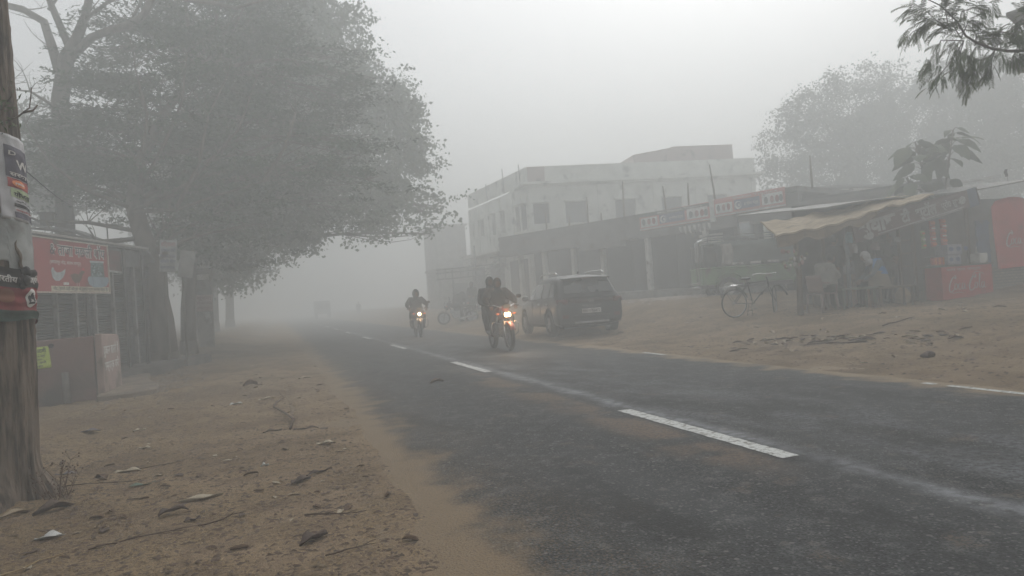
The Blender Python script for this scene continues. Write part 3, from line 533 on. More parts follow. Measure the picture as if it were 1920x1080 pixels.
b.add([sp_(4.15, .12, 2.82), sp_(4.15, .12, 2.90), sp_(5.1, -.15, 2.62), sp_(5.1, -.15, 2.70), sp_(5.1, -3, 2.70), sp_(5.1, -3, 2.62), sp_(4.15, -3, 2.82), sp_(4.15, -3, 2.9)], [(0, 1, 3, 2), (1, 7, 4, 3), (2, 3, 4, 5), (0, 2, 5, 6), (0, 6, 7, 1), (7, 6, 5, 4)])
rf = b.build('roof', FRAME, shop, world=True)
b = MB(); sbox(b, -3.6, 4.15, .122, .15, 2.865, 2.905); b.build('edge_trim', mat('pale_edge', (.36, .35, .33), (.3, .29, .27), .7, 4), rf)
for v in bpy.data.objects['edge_trim'].data.vertices: v.co -= Vector((-4, 15, 0))
b = MB(); sbox(b, -3.5, 4.1, -.02, .0, 2.45, 2.82); b.build('fascia', FRAME, shop, world=True)
for s0, s1 in ((-2.2, -1.45), (-1.35, -.62), (-.52, .42), (.5, 1.14), (1.24, 1.82), (1.92, 2.55), (2.65, 3.3), (3.42, 4.3), (4.42, 5.4)):
    b = MB(); n_ = 46
    b.surf(2, n_ * 2, lambda u, v: sp_(s0 + (s1 - s0) * u, -.38 + .022 * (1 if int(v * (n_ * 2 - 1)) % 2 else -1) * .7, .24 + 2.3 * v), sm=False)
    b.build('shutter', DKSTEEL, shop, world=True, norm=False)
b = MB()
for s in (-1.4, -.57, .46, 1.19, 1.87, 2.6, 3.36, 4.36): sbox(b, s - .035, s + .035, -.4, -.32, .24, 2.6)
b.build('door_frame', mat('pale_frame', (.30, .30, .29), (.22, .22, .21), .7, 6, dirt=.3), shop, world=True)
for s, n in ((1.55, .05), (3.03, .1), (3.86, .1)):
    b = MB(); b.tube([sp_(s, n, .1), sp_(s, n, 2.85)], .035, 8); b.build('post', mat('dark_post', (.06, .06, .06), None, .7, 5), shop, world=True)
# the red signboard, tilted out of true
def sheet(mb, M, x0, y0, x1, y1, mi, z=0.): mb.add([M @ Vector((x, y, z)) for x, y in ((x0, y0), (x1, y0), (x1, y1), (x0, y1))], [(0, 1, 2, 3)], mi)
def blob(mb, M, cx, cy_, rx, ry, mi, z, n=20, a0=0, a1=2 * math.pi, jag=0): 
    P = [M @ Vector((cx + rx * (1 + jag * random.uniform(-1, 1)) * math.cos(a0 + (a1 - a0) * i / n), cy_ + ry * (1 + jag * random.uniform(-1, 1)) * math.sin(a0 + (a1 - a0) * i / n), z)) for i in range(n)]
    mb.add(P, [tuple(range(n))], mi)
def poly(mb, M, pts, mi, z): mb.add([M @ Vector((x, y, z)) for x, y in pts], [tuple(range(len(pts)))], mi)
sg = thing('signboard', 'big red signboard with a hen, a rooster and fish baskets and large shaded lettering', 'sign', tuple(sp_(.9, .3, 1.8)))
M = frame(sp_(-.55, .24, 1.82), SD, Vector((.01, .035, 1)))
b = MB(); W_, H_ = 2.62, .98
b.add([M @ Vector((x, y, z)) for x in (0, W_) for y in (0, H_) for z in (-.03, 0)], [(0, 1, 3, 2), (4, 6, 7, 5), (0, 4, 5, 1), (2, 3, 7, 6), (0, 2, 6, 4), (1, 5, 7, 3)]); b.build('panel', RED, sg, world=True)
b = MB()
for x0, y0, x1, y1 in ((0, 0, W_, .025), (0, H_ - .02, W_, H_), (W_ - .025, .025, W_, H_ - .02), (0, .025, .025, H_ - .02)):
    b.add([M @ Vector((x, y, z)) for x in (x0, x1) for y in (y0, y1) for z in (.001, .02)], [(0, 1, 3, 2), (4, 6, 7, 5), (0, 4, 5, 1), (2, 3, 7, 6), (0, 2, 6, 4), (1, 5, 7, 3)])
b.build('border', mat('cream_border', (.5, .45, .38), (.4, .36, .3), .6, 5), sg, world=True)
b = MB(); Mt = M @ Matrix.Translation((.62, .695, 0))
text(b, '& ताजा मछली शॉप', Mt, .27, 1.88, 0, .004, .06); text(b, '& ताजा मछली शॉप', Mt, .27, 1.88, 1, .007, .008)
b.build('headline', [WHTP, BLK], sg, world=True, norm=False)
b = MB(); text(b, '(जमालपुर मोड़, बाजार रामपुर)', M @ Matrix.Translation((.60, .53, 0)), .085, 1.0, 0, .004, .012)
sheet(b, M, .60, .03, W_ - .03, .13, 1, .003); text(b, 'नोट- हमारे यहाँ ऑर्डर के द्वारा मुर्गा बनाया जाता है।', M @ Matrix.Translation((.66, .055, 0)), .075, 1.88, 2, .006, .01)
b.build('small_print', [WHTP, mat('cream_print', (.55, .5, .38), None, .6, 5), BLK], sg, world=True, norm=False)
b = MB()  # hen, rooster, fish baskets
poly(b, M, [(.62, .40), (.70, .42), (.80, .37), (.92, .38), (1.02, .42), (1.08, .45), (1.05, .36), (.98, .28), (.86, .22), (.74, .22), (.66, .27)], 0, .004); poly(b, M, [(.62, .40), (.66, .46), (.71, .45), (.72, .41)], 0, .0045)
poly(b, M, [(1.22, .34), (1.35, .37), (1.5, .36), (1.6, .43), (1.69, .44), (1.72, .40), (1.64, .36), (1.6, .28), (1.5, .2), (1.38, .19), (1.28, .25)], 1, .004); poly(b, M, [(1.60, .44), (1.66, .49), (1.72, .46), (1.7, .43)], 2, .005)
for x in (1.42, 1.5): sheet(b, M, x, .13, x + .012, .2, 3, .0042)
poly(b, M, [(1.80, .27), (1.85, .33), (2.58, .33), (2.6, .25), (2.5, .15), (2.3, .12), (2.0, .12), (1.86, .17)], 4, .004); poly(b, M, [(1.93, .33), (1.95, .60), (2.42, .61), (2.44, .33)], 5, .005)
for i in range(46): blob(b, M, random.uniform(1.98, 2.40), random.uniform(.35, .58), .028, .012, random.choice((0, 4, 6)), .0065 + i * .00004, 7)
poly(b, M, [(1.93, .60), (1.9, .64), (2.46, .65), (2.43, .61)], 0, .0058); sheet(b, M, .98, .15, 1.16, .20, 3, .0042)
b.build('pictures', [mat('pale_hen', (.42, .46, .47), None, .6, 6), BRW, mat('comb_red', (.5, .02, .02), None, .6, 5), WHTP, mat('pale_blue_basket', (.27, .35, .40), (.2, .27, .32), .6, 8), mat('teal_crate', (.09, .17, .17), None, .6, 8), BLK], sg, world=True, norm=False)
# smaller faded sign beyond it
sg = thing('signboard', 'small faded brown signboard in a pale frame hung past the red one', 'sign', tuple(sp_(2.7, .1, 2.3)))
M = frame(sp_(2.13, .04, 2.30), SD, Vector((.0, .0, 1)))
b = MB(); b.add([M @ Vector((x, y - .03 * x, z)) for x in (0, .98) for y in (0, .48) for z in (-.02, 0)], [(0, 1, 3, 2), (4, 6, 7, 5), (0, 4, 5, 1), (2, 3, 7, 6), (0, 2, 6, 4), (1, 5, 7, 3)]); b.build('panel', mat('faded_red', (.17, .10, .095), (.12, .085, .08), .8, 4, dirt=.3), sg, world=True)
b = MB(); 
for q in (((0, 0), (.98, -.03), .03), ((.93, -.03), (.98, .47), 0)):
    pass
b.add([M @ Vector(p) for p in ((0, 0, .001), (.98, -.03, .001), (.98, .01, .001), (0, .04, .001), (0, 0, .03), (.98, -.03, .03), (.98, .01, .03), (0, .04, .03))], [(0, 1, 2, 3), (4, 7, 6, 5), (0, 4, 5, 1), (1, 5, 6, 2), (2, 6, 7, 3), (3, 7, 4, 0)])
b.add([M @ Vector(p) for p in ((.91, .012, .001), (.98, .01, .001), (.98, .45, .001), (.91, .45, .001), (.91, .012, .03), (.98, .01, .03), (.98, .45, .03), (.91, .45, .03))], [(0, 1, 2, 3), (4, 7, 6, 5), (0, 4, 5, 1), (1, 5, 6, 2), (2, 6, 7, 3), (3, 7, 4, 0)])
b.build('border', mat('pale_tube', (.42, .43, .41), None, .6, 5), sg, world=True)
b = MB(); text(b, 'मछली मुर्गा', M @ Matrix.Translation((.08, .26, 0)), .13, .7, 0, .004, .01); text(b, 'यहाँ ताजा मिलता है', M @ Matrix.Translation((.08, .1, 0)), .09, .76, 0, .004, .008); b.build('lettering', mat('dull_red_print', (.20, .06, .055), None, .7, 5), sg, world=True, norm=False)
# boundary wall, lettered return, lime poster
w1 = thing('boundary_wall', 'stained maroon waist-high wall in front of the grey shutters', 'wall', (-4.2, 13.2, 0))
b = MB(); b.add([Vector(p) for p in ((-6.4, 12.95, -.1), (-2.78, 13.17, -.1), (-2.78, 13.17, 1.03), (-6.4, 12.95, .98), (-6.4, 13.15, -.1), (-2.80, 13.37, -.1), (-2.80, 13.37, 1.03), (-6.4, 13.15, .98))], [(0, 1, 2, 3), (4, 7, 6, 5), (0, 4, 5, 1), (1, 5, 6, 2), (2, 6, 7, 3), (3, 7, 4, 0)])
b.build('wall', PINK, w1, world=True, bevel=.015)
b = MB(); b.tube([(-3.18, 13.10, .5), (-3.17, 13.09, 0)], .05, 8); b.build('drain_pipe', mat('cement_pipe', (.2, .185, .165), (.15, .14, .13), .9, 8), w1, world=True)
b = MB(); b.tube([(-3.35, 13.135, .93), (-3.35, 13.09, .925)], .035, 12); b.build('spout_hole', BLK, w1, world=True)
w2 = thing('lettered_wall', 'pale pink end wall painted with two lines of white lettering and a rounded top corner', 'wall', (-2.74, 13.8, 0))
pts = [(13.18, -.05), (14.55, -.05), (14.55, .9), (14.5, .985), (14.42, 1.02), (13.18, 1.06)]
b = MB(); b.ext([(-2.66, y, z) for y, z in pts], (-.1, 0, 0)); b.build('wall', PINK2, w2, world=True, bevel=.012)
b = MB(); M = frame((-2.657, 13.25, .72), (0, 1, 0)); text(b, 'दुकान खाली है', M, .2, 1.15, 0, .002, .02); M = frame((-2.657, 13.25, .47), (0, 1, 0)); text(b, 'सम्पर्क करें', M, .19, 1.1, 0, .002, .02); b.build('lettering', WHT, w2, world=True, norm=False)
ps = thing('poster', 'lime green handbill pasted on the maroon wall', 'poster', (-3.5, 13.1, .8))
M = frame((-3.82, 13.095, .575), (1, .061, .07)); b = MB()
b.surf(9, 7, lambda u, v: M @ Vector((.46 * u, .335 * v - .012 * u, .006 + .006 * math.sin(u * 9 + v * 5))), thick=(0, .002, 0)); b.build('sheet', YEL, ps, world=True)
b = MB(); text(b, 'दीप अकादमी', M @ Matrix.Translation((.09, .235, .014)), .085, .33, 0, 0, .015)
sheet(b, M, .06, .212, .42, .216, 0, .0142)
for k, (s_, hh) in enumerate((('नामांकन प्रारम्भ वर्ग', .05), ('अंग्रेजी गणित विज्ञान', .04), ('सम्पर्क करें', .045), ('मो0 9304 बाजार', .035))): text(b, s_, M @ Matrix.Translation((.07, .165 - k * .048, .014)), hh, .33 - .05 * (k % 2), 0, 0, .008)
b.build('print', mat('green_ink', (.03, .07, .02), None, .7, 5), ps, world=True, norm=False)
st = thing('concrete_step', 'low dirt-covered concrete step at the foot of the lettered pink wall', 'step', (-2.3, 14, 0))
b = MB(); b.ext([(-2.72, 12.85, -.05), (-2.2, 12.95, -.05), (-1.95, 13.4, -.05), (-2.0, 14.1, -.05), (-2.35, 15.5, -.05), (-2.6, 17.2, -.05), (-3.2, 17.2, -.05), (-2.9, 15, -.05)], (0, 0, .17)); b.build('slab', mat('mud_cement', (.20, .16, .12), (.13, .105, .085), .95, 2.5, .6, 14), st, world=True, bevel=.03)
# sheds behind: crooked tin roof with a chimney pot, bare rods
sh = thing('tin_roof_shed', 'dark sloping roof with a small chimney pot behind the fish shop', 'shed', (-5.6, 22.6, 0))
b = MB(); b.box((-5.7, 23.3, 1.75), (2.6, 1.2, 3.5)); b.build('wall', DCONC, sh, world=True)
b = MB(); b.surf(14, 5, lambda u, v: (-7.2 + 3.1 * u, 22.4 + 1.6 * v, 4.28 - .85 * u ** 1.3 - .05 * math.sin(u * 17) + .1 * v), thick=.06); b.build('roof', TIN, sh, world=True)
b = MB(); b.box((-5.75, 22.9, 4.14), (.28, .28, .3)); b.box((-5.75, 22.9, 4.31), (.38, .38, .05)); b.build('chimney', DCONC, sh, world=True)
RODL = ['leftmost bare rod behind the fish shop roof', 'short bare rod second from the left behind the fish shop', 'bare rod leaning left between two others behind the fish shop', 'rightmost bare rod behind the fish shop roof']
for i, (x, h_, dx) in enumerate([(-6.0, 4.75, -.05), (-5.55, 4.5, .04), (-5.35, 4.35, -.08), (-4.6, 4.3, -.02)]):
    o = MB().tube([(0, 0, 0), (dx * .5, 0, h_ * .6), (dx * 2, 0, h_)], [.03, .025, .02], 6).build('rod', FRAME, loc=(x, 24.6, 0)); tag(o, RODL[i], 'rod', 'bare rods behind the fish shop')
# sign boards on sticks between the trunks
def board(name, label, x, y, z0, z1, w_, yaw, m, lines, lm, tilt=0, poles=(), group=None, backoff=.012):
    t = thing(name, label, 'sign', (x, y, 0), 0, group); ux = Vector((math.cos(yaw), math.sin(yaw), tilt)); M = frame((x, y, z0), ux)
    b = MB(); hh = z1 - z0; b.add([M @ Vector((a, c, d)) for a in (0, w_) for c in (0, hh) for d in (-.02, 0)], [(0, 1, 3, 2), (4, 6, 7, 5), (0, 4, 5, 1), (2, 3, 7, 6), (0, 2, 6, 4), (1, 5, 7, 3)]); b.build('panel', m, t, world=True, bevel=.004)
    if lines:
        b = MB()
        for k, (s_, yy, h2, mi) in enumerate(lines): text(b, s_, M @ Matrix.Translation((w_ * .07, hh * yy, 0)), h2, w_ * .86, mi, .004, .012)
        b.build('lettering', lm, t, world=True, norm=False)
    for px_, z_, r_ in poles:
        b = MB(); p = M @ Vector((px_, 0, -.05)); b.tube([(p.x, p.y, ztf(p.x, p.y) - .1), (p.x + .01, p.y, z_)], r_, 7); b.build('pole', PALEB, t, world=True)
    return t
board('signboard', 'pale tilted signboard with red heading and blue lines beside the thick scarred trunk', -2.58, 19.25, 2.36, 3.12, .38, -.12, PAP, [('विद्यालय', .8, .14, 0), ('नामांकन जारी', .62, .12, 1), ('वर्ग एक से दस', .45, .1, 1), ('कोचिंग सेंटर', .28, .11, 1), ('सम्पर्क', .1, .09, 1)], [mat('faded_red_print', (.3, .12, .11), None, .8, 5), mat('faded_blue_print', (.12, .14, .22), None, .8, 5)], -.08, [(.10, 2.4, .03)])
board('signboard', 'blank bleached board overlapping the tilted one with red heading', -2.19, 19.2, 2.22, 2.86, .34, -.1, mat('bleached_tin', (.30, .30, .28), (.22, .22, .21), .8, 4, dirt=.3), [], None, -.18, [(.10, 2.3, .025)])
board('signboard', 'small pinkish notice board nailed to the stubby post past the second trunk', -2.62, 27.5, 1.42, 2.0, .55, 0, mat('pinkish_notice', (.36, .27, .25), (.3, .22, .2), .8, 4), [('सूचना', .7, .16, 0), ('विद्यालय परिसर', .42, .12, 0), ('आदेशानुसार', .14, .12, 0)], mat('notice_ink', (.2, .08, .07), None, .8, 4), -.04)
t = thing('stub_post', 'stubby square concrete post carrying the pinkish notice board', 'post', (-2.35, 27.8, .2)); b = MB(); b.box((-2.35, 27.8, 1.5), (.5, .4, 2.8)); b.build('shaft', CONC, t, world=True, bevel=.02); b = MB(); b.box((-2.35, 27.8, 2.95), (.58, .48, .1)); b.box((-2.35, 27.57, 2.6), (.4, .02, .18)); b.build('cap', WHT, t, world=True)
t = thing('torn_poster', 'torn white paper strip stuck below the pinkish notice board', 'poster', (-2.2, 27.55, 1.2)); b = MB(); b.surf(4, 6, lambda u, v: (-2.32 + .2 * u + .08 * v * -1, 27.57 - .03 * math.sin(u * 4), 1.0 + .38 * v), thick=(0, .004, 0)); b.build('sheet', PAP, t, world=True)
# ---------------------------------------------------------------- things tied round the near trunk
def wrap(name, label, cat, z0, z1, a0, a1, fnz, m, off=.03, nu=44, nv=26, wav=.008, extra=None, edge=0, cloth=False):
    t = thing(name, label, cat, (-1.98, 6.0, (z0 + z1) / 2)); b = MB()
    def P(u, v, o=0.):
        a = a0 + (a1 - a0) * u; z = z0 + (z1 - z0) * v + fnz(u, v); cx, r = nt_c(z)
        q = r + off + o + wav * math.sin(u * 23 + v * 9) + wav * .8 * math.sin(v * 31 + u * 5)
        return Vector((cx + q * math.cos(a), 6.0 + q * math.sin(a), z))
    b.surf(nu, nv, lambda u, v: P(u, v)); me = b.build('cloth' if cloth else 'sheet', m, t, world=True, norm=False)
    md = me.modifiers.new('s', 'SOLIDIFY'); md.thickness = .003; bake(me)
    return t, P
def plot(b, P, pts, mi, o=.004, n=6):
    k = len(pts)   # polygon laid on the wrapped sheet as a fan, finely enough to follow it
    c = (sum(p[0] for p in pts) / k, sum(p[1] for p in pts) / k); base = len(b.v); rings = [[(c[0] + (p[0] - c[0]) * j / n, c[1] + (p[1] - c[1]) * j / n) for p in pts] for j in range(1, n + 1)]
    vs = [P(c[0], c[1], o)] + [P(u, v, o) for r_ in rings for u, v in r_]; fs = [(0, 1 + i, 1 + (i + 1) % k) for i in range(k)]
    for j in range(n - 1): fs += [(1 + j * k + i, 1 + (j + 1) * k + i, 1 + (j + 1) * k + (i + 1) % k, 1 + j * k + (i + 1) % k) for i in range(k)]
    b.add(vs, fs, mi, True)
def rect(u0, v0, u1, v1, s=6): return [(u0 + (u1 - u0) * i / s, v0) for i in range(s)] + [(u1, v0 + (v1 - v0) * i / s) for i in range(s)] + [(u1 - (u1 - u0) * i / s, v1) for i in range(s)] + [(u0, v1 - (v1 - v0) * i / s) for i in range(s)]
def ctext(b, P, s, u0, v0, du, dv, mi, o=.006):
    q = MB(); text(q, s, Matrix.Identity(4), 1.0, 1.0, 0, 0, .03)
    for i, v in enumerate(q.v): q.v[i] = tuple(P(u0 + v[0] * du, v0 + v[1] * dv, o))
    b.grow(MB() if False else q); 
    for i in range(len(b.m) - len(q.m), len(b.m)): b.m[i] = mi
A0, A1 = -2.3, .15
t, P = wrap('poster', 'tall multicoloured printed poster wrapped round the near trunk', 'poster', 1.97, 2.56, -.80, .42, lambda u, v: -.04 * u, mat('poster_white', (.5, .49, .5), (.4, .4, .41), .6, 5), .022, wav=.003)
b = MB(); plot(b, P, rect(.12, .50, 1, .87, 8), 0); plot(b, P, rect(.14, .38, 1, .49), 1); plot(b, P, rect(.2, .27, .9, .37), 3); plot(b, P, [(.42 + .2 * math.cos(a / 3), .435 + .04 * math.sin(a / 3)) for a in range(19)], 4, .008)
plot(b, P, rect(.25, .16, .95, .2), 2, .004); plot(b, P, rect(.25, .03, .95, .10), 0, .004); ctext(b, P, 'सरकारी', .2, .52, .6, .06, 5, .008); ctext(b, P, 'योजना', .25, .28, .5, .07, 2, .008); ctext(b, P, 'FREE', .3, .42, .25, .035, 5, .011); ctext(b, P, 'आवेदन करें', .27, .215, .6, .03, 2, .006); ctext(b, P, 'जनता सेवा', .27, .11, .6, .03, 1, .006); ctext(b, P, 'D', .2, .76, .15, .07, 5, .008); ctext(b, P, 'W', .35, .62, .4, .14, 5, .008)
b.build('print', [mat('purple_grey_print', (.10, .09, .12), (.07, .065, .09), .6, 9), RED, BLK, mat('pale_green_print', (.42, .5, .3), None, .6, 5), mat('orange_print', (.65, .2, .06), None, .6, 5), WHTP], t, world=True, norm=False)
t, P = wrap('paper_sheet', 'blank torn grey-white paper sheet stuck on the near trunk below the printed poster', 'paper', 1.66, 1.98, -1.5, .40, lambda u, v: (-.02 * math.sin(u * 14) - (.16 if .42 < u < .85 else 0) * (1 - v) * 1.0 + .1 * (1 - v) * (u > .85)), PAP, .02, 60, 22, .0015)
t, P = wrap('cloth_banner', 'black, red and dark green printed cloth tied round the near trunk', 'banner', 1.30, 1.66, -1.7, .50, lambda u, v: -.06 * u + .012 * math.sin(u * 9) - .02 * (1 - v) * math.sin(u * 7), mat('red_cloth', (.23, .028, .03), (.16, .02, .022), .8, 6, .3), .026, 80, 30, .006, cloth=True)
b = MB(); plot(b, P, rect(0, .64, 1, 1.0, 30), 0, .004, 12); plot(b, P, [(i / 30, .0) for i in range(31)] + [(1 - i / 30, .12 + .16 * (i / 30)) for i in range(31)], 1, .004, 12)
plot(b, P, [(.68 + .075 * math.cos(a / 4), .42 + .19 * math.sin(a / 4)) for a in range(25)], 2, .006)
for s in (-1, 0, 1):
    plot(b, P, [(.68 + s * .03 + .02 * math.cos(a / 2 + .2), .46 - .05 * abs(s) + .07 * math.sin(a / 2)) for a in range(12)], 0, .009)
plot(b, P, rect(.64, .30, .72, .34, 3), 0, .009); plot(b, P, [(.40 + .08 * math.cos(a / 3), .48 + .13 * math.sin(a / 3)) for a in range(19)], 3, .006)
ctext(b, P, 'भारतीय जनतांत्रिक', .28, .74, .58, .15, 2, .008)
b.build('print', [BLK, GRN, WHTP, mat('dull_orange', (.25, .09, .05), None, .7, 5)], t, world=True, norm=False)
b = MB(); 
for k in range(9): b.ell((-1.63 + random.uniform(-.02, .03), 5.83 + random.uniform(-.03, .03), 1.56 + random.uniform(-.06, .06)), (.025, .03, .03), 7, 5)
b.build('knot', BLK, t, world=True)
# weed at the trunk's foot
t = thing('dry_weed', 'small dry twiggy weed at the foot of the near trunk', 'weed', (-1.45, 5.85, 0)); b = MB(); rr = random.Random(3)
for k in range(16):
    a = rr.uniform(0, 6.28); p = Vector((-1.5 + rr.uniform(-.06, .06), 5.8 + rr.uniform(-.06, .06), -.02)); q = p + Vector((math.cos(a) * .11, math.sin(a) * .11, rr.uniform(.12, .34))); pp = bend(p, q, 4, .12, seed=rr.random()); b.tube(pp, [.004, .0035, .003, .002, .0015], 4, cap=False)
    for _ in range(5): s = pp[rr.randrange(1, 5)]; e = s + Vector((rr.uniform(-.06, .06), rr.uniform(-.06, .06), rr.uniform(.01, .06))); b.tube([s, e], [.002, .001], 3, cap=False); b.ell(e, .006, 5, 4)
b.build('stems', mat('dry_stem', (.12, .075, .05), None, .9, 8), t, world=True, norm=False)
# cable from the near trunk to the trees
o = MB().tube([(-1.8 - 2.8 * i / 20, 6.2 + 15.5 * i / 20, 2.5 + 1.75 * i / 20 - .12 * math.sin(math.pi * i / 20)) for i in range(21)], .005, 5).build('cable', BLK); tag(o, 'thin black cable running from the near trunk towards the fish shop roof', 'cable')
# ---------------------------------------------------------------- two-storey building (right, far)
CREAM = mat('pale_limewash', (.74, .75, .69), (.62, .63, .57), .9, 1.2, dirt=.28, dirtcol=(.3, .3, .27))
DUSTYP = mat('dusty_pink_wash', (.42, .33, .30), (.36, .29, .27), .9, 1.5, dirt=.2)
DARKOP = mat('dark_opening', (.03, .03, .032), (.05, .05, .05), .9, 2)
SHUTG = mat('grey_shutter', (.14, .145, .15), (.10, .105, .11), .6, 4, dirt=.3)
BC = Vector((13.32, 37.67, 0)); BE = Vector((math.sin(R(98)), math.cos(R(98)), 0)); BN = Vector((math.sin(R(188)), math.cos(R(188)), 0))   # along the front, and out of it
def fr(O, E_, N_):
    def q(mb, s0, s1, n0, n1, z0, z1, mi=0):
        mb.add([O + E_ * s + N_ * n + Vector((0, 0, z)) for s in (s0, s1) for n in (n0, n1) for z in (z0, z1)], [(0, 1, 3, 2), (4, 6, 7, 5), (0, 4, 5, 1), (2, 3, 7, 6), (0, 2, 6, 4), (1, 5, 7, 3)], mi)
    return q
bx = fr(BC, BE, BN)
bd = thing('two_storey_building', 'large pale two-storey building with flat parapet roof fading in the fog behind the bannered shops', 'building', (13.3, 37.7, .6))
WL = Vector((math.sin(R(-4)), math.cos(R(-4)), 0)); WN = Vector((-math.cos(R(-4)), math.sin(R(-4)), 0)); WN = Vector((-WL.y, WL.x, 0))
bl = fr(BC, WL, WN)
# front: wall pieces round the window openings
def wallholes(q, s0, s1, z0, z1, th, holes):
    b = MB(); ss = s0
    for a, c, u, v in sorted(holes):
        q(b, ss, a, -th, 0, z0, z1); q(b, a, c, -th, 0, z0, u); q(b, a, c, -th, 0, v, z1); ss = c
    q(b, ss, s1, -th, 0, z0, z1); return b
fh = [(.2, 1.15, 5.0, 6.12), (2.05, 3.27, 4.96, 6.13), (4.88, 6.07, 5.1, 6.12), (7.6, 8.8, 5.1, 6.12), (10.3, 11.5, 5.1, 6.12)]
lh = [(.35, 1.9, 4.76, 6.2), (3.6, 4.1, 4.94, 6.2), (5.2, 5.75, 4.98, 6.24), (7.3, 7.9, 5.1, 6.15), (9.1, 9.5, 5.1, 6.1)]
wallholes(bx, 0, 13.3, .3, 7.1, .25, fh + []).build('wall', CREAM, bd, world=True)
wallholes(bl, .25, 10.1, .3, 7.1, .25, lh).build('wall', CREAM, bd, world=True)
b = MB(); bx(b, 13.05, 13.3, -9.8, -.25, .3, 7.1); bx(b, .25, 13.05, -9.8, -9.5, .3, 7.1); b.build('wall', CREAM, bd, world=True)
b = MB(); bx(b, -.45, 13.7, -10.1, .45, 7.1, 7.24); bx(b, -.25, 13.5, -10, .25, 7.0, 7.1); b.build('roof_slab', CREAM, bd, world=True)
b = MB(); bx(b, 0, 13.3, -.15, 0, 7.24, 8.12); bl(b, .15, 10.1, -.15, 0, 7.24, 8.12); bx(b, 13.15, 13.3, -9.8, -.15, 7.24, 8.12); b.build('parapet', CREAM, bd, world=True)
b = MB(); bx(b, .05, 1.0, .005, .03, 7.3, 8.1); b.build('painted_panel', DUSTYP, bd, world=True)
b = MB(); bx(b, -.1, 13.4, .01, .14, 3.75, 3.9); bl(b, -.1, 10.1, .01, .9, 3.8, 3.92); b.build('ledge', CREAM, bd, world=True)
b = MB(); bl(b, -.1, 10.1, .75, .9, 3.92, 4.0); b.build('ledge', CREAM, bd, world=True)
for q, hs_ in ((bx, fh), (bl, lh)):
    for k, (a, c, u, v) in enumerate(hs_):
        b = MB(); q(b, a, c, -.24, -.2, u, v); f_ = b.build('window', SHUTG if k % 3 else DARKOP, bd, world=True)
        b = MB(); 
        q(b, a - .08, c + .08, .003, .07, u - .1, u); b.build('sill', CREAM, bd, world=True); b = MB(); q(b, a - .08, c + .08, .003, .3, v, v + .07); b.build('lintel', CREAM, bd, world=True)
for s in (0.02, 3.9, 7.1, 9.6, 13.0):
    b = MB(); bx(b, s, s + .22, .004, .09, .3, 7.0); b.build('pilaster', CREAM, bd, world=True)
for s in (1.0, 2.2, 4.2, 6.2, 8.2, 9.8):
    b = MB(); bl(b, s, s + .2, .004, .06, 3.92, 7.0); b.build('pilaster', CREAM, bd, world=True)
b = MB(); bx(b, 6.65, 13.3, -6, -.8, 7.24, 8.25); bx(b, 9.1, 12.85, -5, -1.6, 8.25, 9.25); b.add([BC + BE * s + BN * n + Vector((0, 0, z)) for s, n, z in ((6.7, -1.6, 8.25), (9.1, -1.6, 8.25), (9.1, -1.6, 9.2), (6.7, -1.6, 8.85), (6.7, -5, 8.25), (9.1, -5, 8.25), (9.1, -5, 9.2), (6.7, -5, 8.85))], [(0, 1, 2, 3), (4, 7, 6, 5), (0, 4, 5, 1), (1, 5, 6, 2), (2, 6, 7, 3), (3, 7, 4, 0)])
b.build('rooftop_room', DUSTYP, bd, world=True)
for s, h_ in ((.9, 2.2), (3.4, 2.6), (6.3, 1.9)):
    b = MB(); p = BC + WL * s; b.tube([(p.x, p.y, 7.2), (p.x - .05, p.y, 7.2 + h_ * .55)], .035, 5); b.build('rod', CONC, bd, world=True)
# dark groundfloor mouths behind
for s0, s1 in ((.6, 3.2), (4.2, 6.6), (7.6, 10)):
    b = MB(); bl(b, s0, s1, .002, .03, .9, 3.2); b.build('shutter', DARKOP, bd, world=True)
b = MB(); p = BC + WL * 8.6 + WN * .45; bl(b, 8.0, 9.6, .05, .8, 3.25, 3.75); b.build('signboard', WHT, bd, world=True)
# ---------------------------------------------------------------- long shop row with banners
RP = Vector((14.13, 28.02, 0)); RD = -Vector((math.sin(R(-22.5)), math.cos(R(-22.5)), 0)); RN = Vector((RD.y, -RD.x, 0)); RN = RN if RN.x < 0 else -RN
rx = fr(RP, RD, RN)
def rpt(s, n, z): return RP + RD * s + RN * n + Vector((0, 0, z))
row = thing('shop_row', 'long low row of open dark shops with thin pale pillars under the two banners', 'shops', (14.1, 28, .7))
GRW = mat('grey_wash', (.20, .195, .185), (.15, .145, .14), .9, 2, dirt=.3)
b = MB(); rx(b, -8, 11.5, -3.6, .9, .3, 1.05); b.build('plinth', CONC, row, world=True, bevel=.03)
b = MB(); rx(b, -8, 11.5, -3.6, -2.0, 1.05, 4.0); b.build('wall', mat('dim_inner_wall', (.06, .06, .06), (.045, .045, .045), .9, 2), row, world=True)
b = MB(); rx(b, -8, 4.5, -3.7, .35, 4.0, 4.15); rx(b, 4.5, 7.9, -3.7, .35, 4.05, 4.22); rx(b, 7.9, 11.6, -3.7, .3, 3.55, 3.68); b.build('roof', GRW, row, world=True)
b = MB(); rx(b, -8, 7.9, .05, .3, 3.15, 4.0); rx(b, 7.9, 11.5, .05, .25, 2.95, 3.55); b.build('beam', GRW, row, world=True)
b = MB(); rx(b, -8, 1.0, .36, .95, 3.12, 3.2); rx(b, -1.5, .8, .95, 1.25, 2.9, 3.14); b.build('awning', GRW, row, world=True)
for s in (-6.6, -4.9, -2.98, -1.2, 1.27, 4.06, 6.6, 9.2):
    b = MB(); rx(b, s - .1, s + .1, .06, .26, 1.05, 3.15); b.build('pillar', WHT if s in (1.27, 4.06) else CREAM, row, world=True, bevel=.01)
b = MB(); rx(b, 2.8, 3.9, -1.2, -1.15, 1.05, 3.1); b.build('partition', CREAM, row, world=True)
